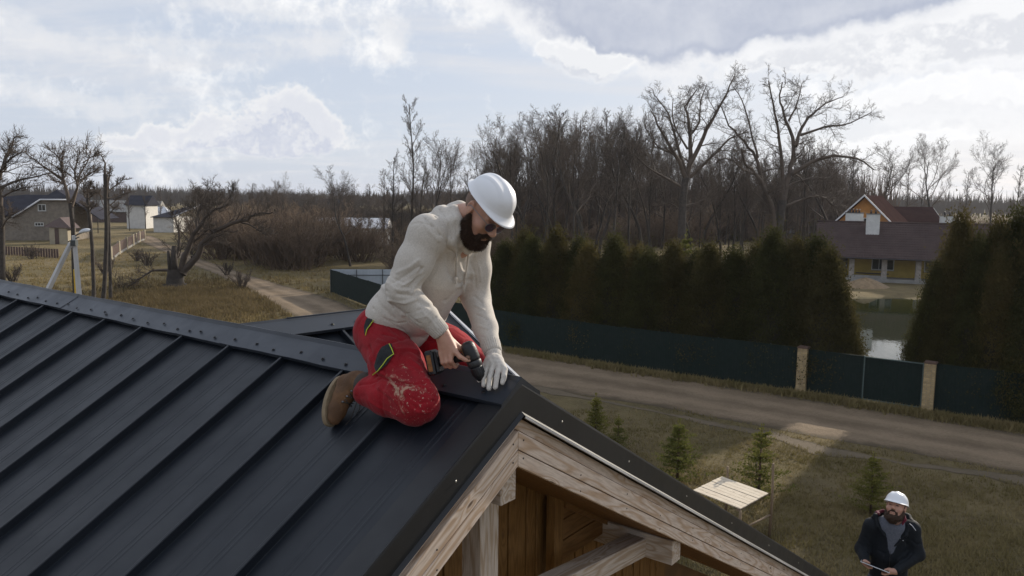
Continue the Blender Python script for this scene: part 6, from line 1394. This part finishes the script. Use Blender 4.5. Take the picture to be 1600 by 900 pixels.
def patch(poly, name, m, parent, w, n, lift=.002, step=5):
    """cloth patch cut along a pixel outline and laid on the garment"""
    poly = np.array(poly, float); x0, y0 = poly.min(0); x1, y1 = poly.max(0); xs = np.arange(x0, x1 + step, step); ys = np.arange(y0, y1 + step, step); G_ = {}; V = []; f = []
    for i, x in enumerate(xs):
        for j, y in enumerate(ys):
            G_[i, j] = len(V); V.append((x, y))
    V = np.array(V); inside = np.array([in_poly(x, y, poly) for x, y in V])
    for k_ in np.where(~inside)[0]:                                  # pull outside points onto the outline
        best = None
        for a, b in zip(poly, np.roll(poly, -1, 0)): t = np.clip((V[k_] - a) @ (b - a) / ((b - a) @ (b - a)), 0, 1); q = a + (b - a) * t; d = np.linalg.norm(q - V[k_]); best = (d, q) if best is None or d < best[0] else best
        if best[0] < step * 1.3: V[k_] = best[1]; inside[k_] = True
    for i in range(len(xs) - 1):
        for j in range(len(ys) - 1):
            q = [G_[i, j], G_[i + 1, j], G_[i + 1, j + 1], G_[i, j + 1]]
            if inside[q].all(): f.append(q)
    use = sorted({i for q in f for i in q}); mp_ = {u: i for i, u in enumerate(use)}; pts = onmesh(w, n, V[use], lift + .001)
    mb = MB(); mb.add(pts, [[mp_[i] for i in q] for q in f], True); o = obj(name, mb, m, parent); bm = bmesh.new(); bm.from_mesh(o.data); bmesh.ops.smooth_vert(bm, verts=bm.verts[:], factor=.4, use_axis_x=True, use_axis_y=True, use_axis_z=True); bmesh.ops.remove_doubles(bm, verts=bm.verts[:], dist=.0002); bm.to_mesh(o.data); bm.free(); return o
PO = patch([(604, 538), (612, 536), (616, 553), (604, 570), (588, 583), (584, 572), (590, 552), (596, 542)], 'thigh_pocket', MBLKC, TR, tw, tn, .003, 3)
obj('piping', MB().tube(onmesh(tw, tn, [(608, 537), (612, 545), (615, 553), (605, 560), (598, 570), (590, 580), (582, 586)], .006), .0022, 6), MYPIPE, PO)
P2 = patch([(573, 496), (582, 499), (579, 507), (573, 514), (569, 524), (568, 510)], 'side_pocket', MBLKC, TR, tw, tn, .003, 3)
obj('piping', MB().tube(onmesh(tw, tn, [(584, 500), (578, 508), (573, 515), (571, 524)], .006), .002, 6), MYPIPE, P2)
# boots
def boot(heel, toe, ankle, sole_dir, parent, side):
    heel, toe, ankle = map(np.array, (heel, toe, ankle)); ax = toe - heel; L = np.linalg.norm(ax); ax /= L; sdn = np.array(sole_dir, float); sdn -= ax * (sdn @ ax); sdn /= np.linalg.norm(sdn); lt = np.cross(ax, sdn)
    b = SDF(.018); q = lambda t, s, l=0: heel + ax * L * t - sdn * s + lt * l
    b.cap(q(.14, .045), q(.12, .105), .040, .044); b.cap(q(.12, .10), ankle * .5 + q(.1, .14) * .5, .045, .052); b.chain([q(.14, .042), q(.42, .040), q(.70, .030), q(.86, .026)], [.040, .041, .040, .034], flat=tuple(sdn), fs=.85); b.cap(q(.5, .05), q(.18, .10), .034, .040)
    o, w, f = skin_mesh('boot', b, .0045, FW, MSUEDE, parent, 1, disp=lambda v, w, n: .0012 * fnoise(v, 20, 3)); n = vnormals(w, f)
    V = []
    for dz, gr in ((-.004, .97), (-.004, 1.0), (.006, 1.02), (.016, 1.0), (.020, .96)):
        row = []
        for a in np.linspace(0, 6.283, 40, endpoint=False):
            t = .5 + .53 * math.cos(a); wd = (.046 + .006 * math.cos(a) - .010 * math.cos(2 * a) * .6) * abs(math.sin(a)) ** .7 * np.sign(math.sin(a)); row.append(q(.5 + .55 * math.cos(a) * gr, -dz + .004, wd * gr))
        V.append(row)
    mb = MB(); V = np.array(V); Vw = FW(V.reshape(-1, 3)).reshape(V.shape); mb.grid(Vw, True, True); mb.add(np.vstack([Vw[0]]), [tuple(range(40))[::-1]]); mb.add(np.vstack([Vw[-1]]), [tuple(range(40))]); obj('sole', mb, MSOLE, o)
    # tongue, collar, eyelets and laces
    cl = SDF(.01); cl.cap(ankle * .45 + q(.1, .14) * .55, ankle * .75 + q(.1, .14) * .25, .054, .055); skin_mesh('collar', cl, .005, FW, MBOOTD, o, 1)
    for k in range(5):
        t = .30 + .09 * k if False else k / 4; c = lerp(q(.60, .076), q(.16, .150), t); 
        for sg in (-1, 1):
            p = c + lt * sg * .024; mb = MB(); mb.tube(FW([p - sdn * -.004, p - sdn * .006]), .0045, 8); obj('eyelet', mb, MMET, o)
        mb = MB(); d = lerp(q(.60, .076), q(.16, .150), min(1, t + .12)); mb.tube(FW([c + lt * .024 - sdn * .004, c - sdn * .010, d - lt * .024 - sdn * .004]), .0022, 6); mb.tube(FW([c - lt * .024 - sdn * .004, c - sdn * .011, d + lt * .024 - sdn * .004]), .0022, 6); obj('lace', mb, MBOOTD, o)
    return o, q
TOE_R = onroof(514, 662, .030); HEEL_R = onroof(533, 590, .17) ; HEEL_R = J(533, 592, AN_R[1] - .01)
bo_, bq = boot(HEEL_R, TOE_R, lerp(AN_R, KN_R, .05), (-1, 0, -.1), WK, 1)
q = onmesh(tw, tn, [(560, 625)], .0)[0]; a = FW([AN_R])[0]; mb = MB(); e0 = FW([bq(.3, .12, .02)])[0]; mb.tube([e0, e0 + np.array([.02, -.01, -.04]), hit(548, 655, NL, PK - UC * .055 + NL * .004), hit(540, 664, NL, PK - UC * .055 + NL * .004)], .0018, 5); mb.tube([e0, e0 + np.array([.03, -.01, -.02]), hit(562, 640, NL, PK - UC * .055 + NL * .004), hit(556, 648, NL, PK - UC * .055 + NL * .004)], .0018, 5); obj('loose_lace', mb, MBOOTD, bo_)
HEEL_L = AN_L + (-.09, 0, .02); TOE_L = HEEL_L + np.array([.05, -.11, -.13]); boot(HEEL_L, TOE_L, lerp(AN_L, KN_L, .05), (-1, 0, -.1), WK, -1)
# gloved left hand spread over the ridge cap
gv = SDF(.010); gv.cap(lerp(EL_L, WR_L, .93), WR_L, .034, .031, k=.012); 
KL = [oncap(762, 573, .040), oncap(770.5, 571, .043), oncap(779.5, 573, .043), oncap(788.5, 577, .038)]
ML = [oncap(756, 589, .030), oncap(765.5, 590, .032), oncap(776, 590, .032), oncap(787.5, 588, .028)]
TL = [oncap(756, 602, .013), oncap(764, 607, .014), oncap(774, 605, .014), oncap(785, 598, .013)]
for k in range(4): gv.cap(WR_L * .55 + KL[k] * .45, KL[k], .022, .0125, k=.014); gv.chain([KL[k], ML[k], TL[k]], [.0125, .0112, .0100], k=.003)
gv.ell(lerp(WR_L, KL[1], .62), (.034, .030, .020), None, k=.02)
TM = [lerp(WR_L, KL[0], .35), oncap(752, 580, .034), oncap(749, 594, .020)]; gv.chain([TM[0], TM[1], TM[2]], [.019, .0135, .0105], k=.006)
GL, gw, gf_ = skin_mesh('glove', gv, .0028, FW, MGLOVE, WK, 1, disp=lambda v, w, n: .0009 * fnoise(v, 45, 3)); sleeve_rib(lerp(EL_L, WR_L, .935), lerp(EL_L, WR_L, 1.10), .0345, .032, 30, 'glove_cuff', MGLOVE, FW, GL, .0007)
# cordless drill, held: a thing of its own
DR_ = thing('cordless_drill', FW([HB])[0], 'black cordless drill in the kneeling roofer\'s bare right hand', 'drill')
ax = DC - DT; dl = np.linalg.norm(ax); ax /= dl
def dsec(parts, name, m, n=20):
    mb = MB(); pts = FW([DT + ax * dl * t for t, _ in parts]); mb.tube(pts, [r for _, r in parts], n); return obj(name, mb, m, DR_)
dsec([(-.10, .014), (-.07, .024), (-.02, .029), (.10, .031), (.28, .031), (.33, .029)], 'motor_housing', MBLK); dsec([(.335, .0275), (.36, .030), (.46, .030), (.48, .026)], 'clutch_ring', mat('charcoal_ring', (.03, .03, .032), .5)); dsec([(.485, .024), (.52, .0255), (.66, .0245), (.72, .022), (.80, .015), (.82, .010)], 'chuck', MBLK); dsec([(.82, .0038), (1.0, .0034), (1.01, .002)], 'bit', MMET, 8)
for k in range(16):
    a = k * 6.283 / 16; u_ = np.cross(ax, (0, 1, 0)); u_ /= np.linalg.norm(u_); v_ = np.cross(ax, u_); c = DT + ax * dl * .59 + (u_ * math.cos(a) + v_ * math.sin(a)) * .0250; mb = MB(); mb.box(FW([c])[0], (FW([c + ax * .014])[0] - FW([c])[0]), (FW([c + u_ * .0012])[0] - FW([c])[0]), (FW([c + v_ * .0012])[0] - FW([c])[0])); obj('grip_rib', mb, MBLK, DR_)
mb = MB(); mb.tube(FW([HP(-.05, 0, 0), HP(.15, 0, .0), HP(.5, .0, 0), HP(.85, 0, 0)]), [.021, .018, .0185, .021], 16); obj('handle', mb, MBLK, DR_)
mb = MB(); mb.box(FW([HP(.02, 0, -.022)])[0], FW([HP(.09, 0, 0)])[0] - FW([HP(0, 0, 0)])[0], UB * .006, FW([HP(0, 0, .008)])[0] - FW([HP(0, 0, 0)])[0]); obj('trigger', mb, mat('grey_trigger', (.06, .06, .06), .5), DR_)
bv = lambda n, a: FW([HP(.5, n, a)])[0] - FW([HP(.5, 0, 0)])[0]
for t0, t1, w1, w2, nm, m in ((.84, .93, .030, .046, 'battery_foot', MBLK), (.935, 1.16, .034, .052, 'battery', MBLK)):
    mb = MB(); mb.box((FW([HP(t0, 0, 0)])[0] + FW([HP(t1, 0, 0)])[0]) / 2, (FW([HP(t1, 0, 0)])[0] - FW([HP(t0, 0, 0)])[0]) / 2, bv(w1, 0), bv(0, w2)); o = obj(nm, mb, m, DR_); bevelled(o.data, .007)
mb = MB(); mb.box(FW([HP(1.04, .0352, 0)])[0], FW([HP(1.09, 0, 0)])[0] - FW([HP(1.03, 0, 0)])[0], bv(.0006, 0), bv(0, .034)); obj('battery_print', mb, MORN, DR_)
mb = MB(); c = DT + ax * dl * .1; u_ = np.array([-.6, .75, .1]); u_ -= ax * (u_ @ ax); u_ /= np.linalg.norm(u_); v_ = np.cross(ax, u_); F1 = lambda d: FW([d])[0] - FW([(0, 0, 0)])[0]; mb.box(FW([c + u_ * .0308])[0], F1(ax * .020), F1(v_ * .008), F1(u_ * .001)); obj('side_print', mb, MORN, DR_)
mb = MB(); c = DT + ax * dl * .22; mb.tube(FW([c + v_ * .020 + u_ * .018, c + v_ * .028 + u_ * .026]), [.011, .009], 12); obj('screw_boss', mb, mat('bronze_button', (.20, .11, .07), .4, metal=.4), DR_)
# ------------------------------------------------------------------ the man with the tablet, standing on a low scaffold beside the house
top = P(1400, 762, 7.25); O2 = top - np.array([0, 0, 1.87]); yaw = math.radians(205)                 # facing back towards the roof and the viewer
A2 = np.array([math.sin(yaw), math.cos(yaw), 0]); B2 = np.array([A2[1], -A2[0], 0])
def F2(v): v = np.asarray(v, float).reshape(-1, 3); return O2 + v[:, :1] * A2 + v[:, 1:2] * B2 + v[:, 2:3] * UC
def J2(x, y, a): w = hit(x, y, A2, O2 + A2 * a) - O2; return np.array([w @ A2, w @ B2, w @ UC])
M2 = thing('person', O2, 'bearded man in white hard hat and open dark jacket holding a tablet, looking up', 'person')
hx2 = J2(1400, 793, .02); T2, BB2 = head_frame(hx2, (.82, .24, .52), (-.52, -.12, .83), 1.0); TH2, _ = head_frame(hx2 + (-.022, 0, .006), (.85, .22, .46), (-.46, -.14, .86), .95)
S2R, S2L = J2(1363, 822, .0), J2(1424, 826, -.02); E2R, E2L = J2(1347, 858, .02), J2(1434, 866, .02); W2R, W2L = J2(1353, 880, .22), J2(1399, 893, .24)
NK = hx2 + (-.02, 0, -.13); CH2 = (S2R + S2L) / 2; HP2 = np.array([0, (S2R[1] + S2L[1]) / 2, .98]); body2 = SDF(.02); add_head(body2, T2, BB2); body2.cap(T2((0, -.03, -.05)), NK + (0, 0, -.06), .056, .062)
body2.chain([CH2 + (0, 0, -.02), CH2 * .5 + HP2 * .5, HP2], [.10, .10, .11], flat=(0, 1, 0), fs=1.4)
for s, e, w_ in ((S2R, E2R, W2R), (S2L, E2L, W2L)): body2.chain([s, e, w_], [.05, .04, .027])
TB0, TB1 = J2(1351, 879, .29), J2(1384, 892, .31)
for (w_, c, sg) in ((W2R, TB0, 1), (W2L, TB1, -1)):
    pm = w_ * .35 + c * .65; body2.cap(w_, pm, .026, .030, k=.015)
    for k in range(4):
        t = (k - 1.5) * .020; kn = pm + np.array([.012, t * .25, -.012 + t * .1]) + np.array([0, -sg * .0, 0]); 
        b0 = pm + np.array([-.004 + k * .012, -sg * (.004), -.012]); b1 = b0 + np.array([.012, -sg * .030, -.010]); b2 = b1 + np.array([.006, -sg * .024, .004]); body2.chain([b0, b1, b2], [.0105, .0095, .008], k=.004)
    body2.chain([w_ * .4 + pm * .6 + (0, 0, .012), pm + np.array([.022, -sg * .016, .022]), pm + np.array([.034, -sg * .036, .020])], [.013, .011, .009], k=.006)
for sg, h_ in ((1, .09), (-1, -.09)): body2.chain([HP2 + (0, h_, -.05), HP2 + (0, h_ * 1.1, -.50), HP2 + (-.02, h_ * 1.1, -.90)], [.075, .052, .04])
skin_mesh('body', body2, .0052, F2, MSKIN2, M2, 1)
b2o, v2, f2 = skin_mesh('beard', add_beard(T2, BB2, .95), .0045, F2, MHAIR, M2, 1); fibres('beard_hair', v2, vnormals(v2, f2), 2500, .014, MHAIR, b2o, (0, 0, -1), 6, .0016)
hh2 = SDF(.02); hh2.ell(T2((0, -.016, .020)), (.081, .098, .088), BB2); hh2.ell(T2((0, .08, -.01)), (.12, .07, .14), BB2, sub=True); hh2.cap(T2((-.1, .0, -.04)), T2((.1, 0, -.04)), .03, sub=True); skin_mesh('hair', hh2, .006, F2, MHAIR, M2, 1)
H2 = helmet(TH2, F2, MHELM, M2); band(TH2, F2, H2, MHEL2)
for s in (-1, 1):                                                   # eyes under the brim
    e = F2([T2((s * .032, .0935, .002))])[0]; mb = MB(); q = np.array([[e + (A2 * math.cos(t) * 0 + B2 * math.cos(t) * .012 + UC * math.sin(t) * .005) for t in np.linspace(0, 6.28, 10, endpoint=False)]]); mb.tube(F2([T2((s * .022, .095, .000)), T2((s * .032, .0975, .001)), T2((s * .043, .092, .000))]), .0035, 6); obj('eye', mb, mat('dark_eye', (.02, .012, .01), .3), M2)
    mb = MB(); mb.tube(F2([T2((s * .016, .100, .020)), T2((s * .034, .098, .025)), T2((s * .050, .086, .020))]), .004, 6); obj('eyebrow', mb, MHAIR, M2)
# grey T-shirt
MGRY = cloth('grey_blue_tshirt', (.13, .14, .17), (.09, .10, .125), 60); MJK = cloth('black_softshell', (.013, .016, .020), (.009, .011, .014), 40, .7, .25, 420, .01); MWINE = cloth('wine_red_lining', (.14, .02, .035), (.10, .015, .025), 40); MJEAN = cloth('dark_jeans', (.035, .04, .055), (.02, .024, .034), 50)
ts = SDF(.03); ts.cap(CH2 + (.018, 0, .015), CH2 * .4 + HP2 * .6 + (.012, 0, 0), .105, .105, flat=(0, 1, 0), fs=1.25); ts.chain([CH2 + (.0, .0, .045), CH2 + (.0, .10, .02)], [.07, .055]); ts.chain([CH2 + (.0, .0, .045), CH2 + (.0, -.10, .02)], [.07, .055]); ts.cap(NK + (.02, 0, .02), NK + (.045, 0, -.050), .058, .052, sub=True, k=.01); skin_mesh('tshirt', ts, .006, F2, MGRY, M2, 2)
# jacket, open in a V at the chest
jk = SDF(.035); jk.cap(CH2 + (0, 0, -.04), CH2 * .45 + HP2 * .55, .122, .122, flat=(0, 1, 0), fs=1.34); jk.cap(CH2 * .45 + HP2 * .55, HP2 + (.0, 0, -.08), .122, .128, flat=(0, 1, 0), fs=1.30)
for s, e, w_ in ((S2R, E2R, W2R), (S2L, E2L, W2L)): jk.cap(CH2 * .5 + s * .5 + (0, 0, .01), s, .075, .074); jk.chain([s, e, w_ * .93 + e * .07], [.074, .060, .042])
jk.cap(NK + (.09, -.005, .05), CH2 + (.135, -.005, -.205), .090, .012, sub=True, k=.012, flat=(1, 0, 0), fs=1.6)
jdisp = strokes_disp([([(1392, 848), (1391, 868), (1388, 898)], .004, -.006), ([(1352, 840), (1360, 850), (1356, 862)], .008, -.008), ([(1343, 850), (1352, 858)], .008, -.006), ([(1424, 845), (1432, 852), (1440, 850)], .008, -.008), ([(1426, 862), (1418, 872), (1404, 880)], .008, -.008), ([(1372, 860), (1382, 866), (1378, 880)], .01, -.006), ([(1405, 838), (1418, 850), (1416, 866)], .01, -.008)])
JK, jw, jf = skin_mesh('jacket', jk, .0075, F2, MJK, M2, 2, disp=lambda v, w, n: jdisp(v, w, n) + .0030 * fnoise(v, 6, 2)); jn = vnormals(jw, jf)
# collar and hood edge with the lining showing
co = SDF(.014); co.chain([J2(1368, 806, .02), J2(1364, 812, -.05), J2(1372, 804, -.11), J2(1398, 800, -.13), J2(1418, 808, -.10), J2(1424, 816, -.03), J2(1418, 824, .03)], [.024, .028, .034, .036, .034, .028, .022]); co.chain([J2(1368, 806, .03), J2(1372, 822, .08), J2(1384, 840, .115)], [.020, .018, .010]); co.chain([J2(1418, 822, .04), J2(1415, 836, .085), J2(1398, 853, .110)], [.020, .018, .008]); skin_mesh('hood', co, .006, F2, MJK, JK, 1)
for ch, rr_ in (([J2(1373, 803, .01), J2(1371, 801, -.05), J2(1380, 798, -.09)], [.014, .018, .016]), ([J2(1412, 806, .0), J2(1414, 812, .03), J2(1408, 822, .065)], [.016, .015, .010])): li = SDF(.008); li.chain(ch, rr_); skin_mesh('lining', li, .005, F2, MWINE, JK, 1)
q = onmesh(jw, jn, [(1391.5, 848), (1391, 862), (1390, 878), (1388, 896)], .003); obj('zip', MB().tube(q, .0032, 6), MBLK, JK)
q = onmesh(jw, jn, [(1407, 841), (1410, 844), (1412, 845)], .003); obj('chest_emblem', MB().tube(q, [.003, .005, .002], 6), MHEL2, JK)
q = onmesh(jw, jn, [(1366, 806), (1372, 812)], .004); q = onmesh(jw, jn, [(1421, 818), (1426, 822), (1431, 829)], .004); obj('reflective_trim', MB().tube(q, .003, 6), MHEL2, JK)
pn = SDF(.04); pn.cap(HP2 + (0, 0, .0), HP2 + (0, 0, -.08), .118, .118, flat=(0, 1, 0), fs=1.25)
for h_ in (.09, -.09): pn.chain([HP2 + (0, h_, -.06), HP2 + (.01, h_ * 1.15, -.48), HP2 + (-.01, h_ * 1.15, -.87)], [.098, .075, .065])
skin_mesh('jeans', pn, .009, F2, MJEAN, M2, 2, disp=lambda v, w, n: .004 * fnoise(v, 6, 4))
for h_ in (.105, -.105): 
    sh = SDF(.02); sh.chain([HP2 + (-.03, h_, -.90), HP2 + (.06, h_ * 1.1, -.925), HP2 + (.16, h_ * 1.25, -.94)], [.050, .046, .036]); skin_mesh('shoe', sh, .007, F2, MBOOTD, M2, 1)
# tablet
tbl = thing('tablet', F2([(TB0 + TB1) / 2])[0], 'slim dark tablet with a pale edge held by the standing man', 'tablet')
c = F2([(TB0 + TB1) / 2])[0]; ex = F2([TB1])[0] - F2([TB0])[0]; ex = ex / np.linalg.norm(ex) * .125; ey = A2 * .080 + UC * .025; ey -= ex * (ey @ ex) / (ex @ ex); ez = np.cross(ex, ey); ez = ez / np.linalg.norm(ez) * .0035; ez *= np.sign(ez[2])
mb = MB(); mb.box(c + UC * .004, ex, ey, ez); o = obj('case', mb, mat('silver_case', (.6, .62, .64), .35, .05, metal=.6), tbl); bevelled(o.data, .002); mb = MB(); mb.box(c + UC * .004 + ez * 1.15, ex * .96, ey * .95, ez * .12); obj('screen', mb, mat('dark_screen', (.012, .012, .015), .08, spec=.8), tbl)
# scaffold under him, below the picture's lower edge
sf = thing('scaffold', (O2[0], O2[1], 0), 'wooden scaffold beside the eaves under the man with the tablet', 'scaffold')
for i in range(5): a = O2 + B2 * (-.85) + A2 * (-.42 + i * .21) - UC * .025; beam('deck_plank', a, a + B2 * 1.7, A2 * .095, UC * .022, MPOLEW, sf, .003)
for sx in (-.75, .75):
    for sy in (-.5, .5): q = O2 + B2 * sx + A2 * sy; me = MB().tube([(q[0], q[1], 0), (q[0], q[1], O2[2] - .05)], .05, 8).mesh('pole', worldloc(sf)); set_grain(me, (0, 0, 1), (1, 0, 0), (0, 1, 0)); obj('pole', me, MPOLEW, sf)
    a = O2 + B2 * sx - UC * .09; beam('crossbar', a - A2 * .55, a + A2 * .55, B2 * .03, UC * .04, MPOLEW, sf, .003)
# spring haze over the whole place
hz_o = MB(); hz_o.aabb((-2600, -450, -2.2), (2600, 4600, 40)); hm = bpy.data.materials.new('haze'); hm.use_nodes = True; ht = NT(hm.node_tree); ht.N.clear(); pv = ht.n('ShaderNodeVolumePrincipled'); pv.inputs['Color'].default_value = (.86, .9, 1.0, 1); pv.inputs['Density'].default_value = .00012; pv.inputs['Anisotropy'].default_value = .3
ht.L.new(pv.outputs[0], ht.n('ShaderNodeOutputMaterial').inputs['Volume']); obj('haze', hz_o, hm, kind='stuff')
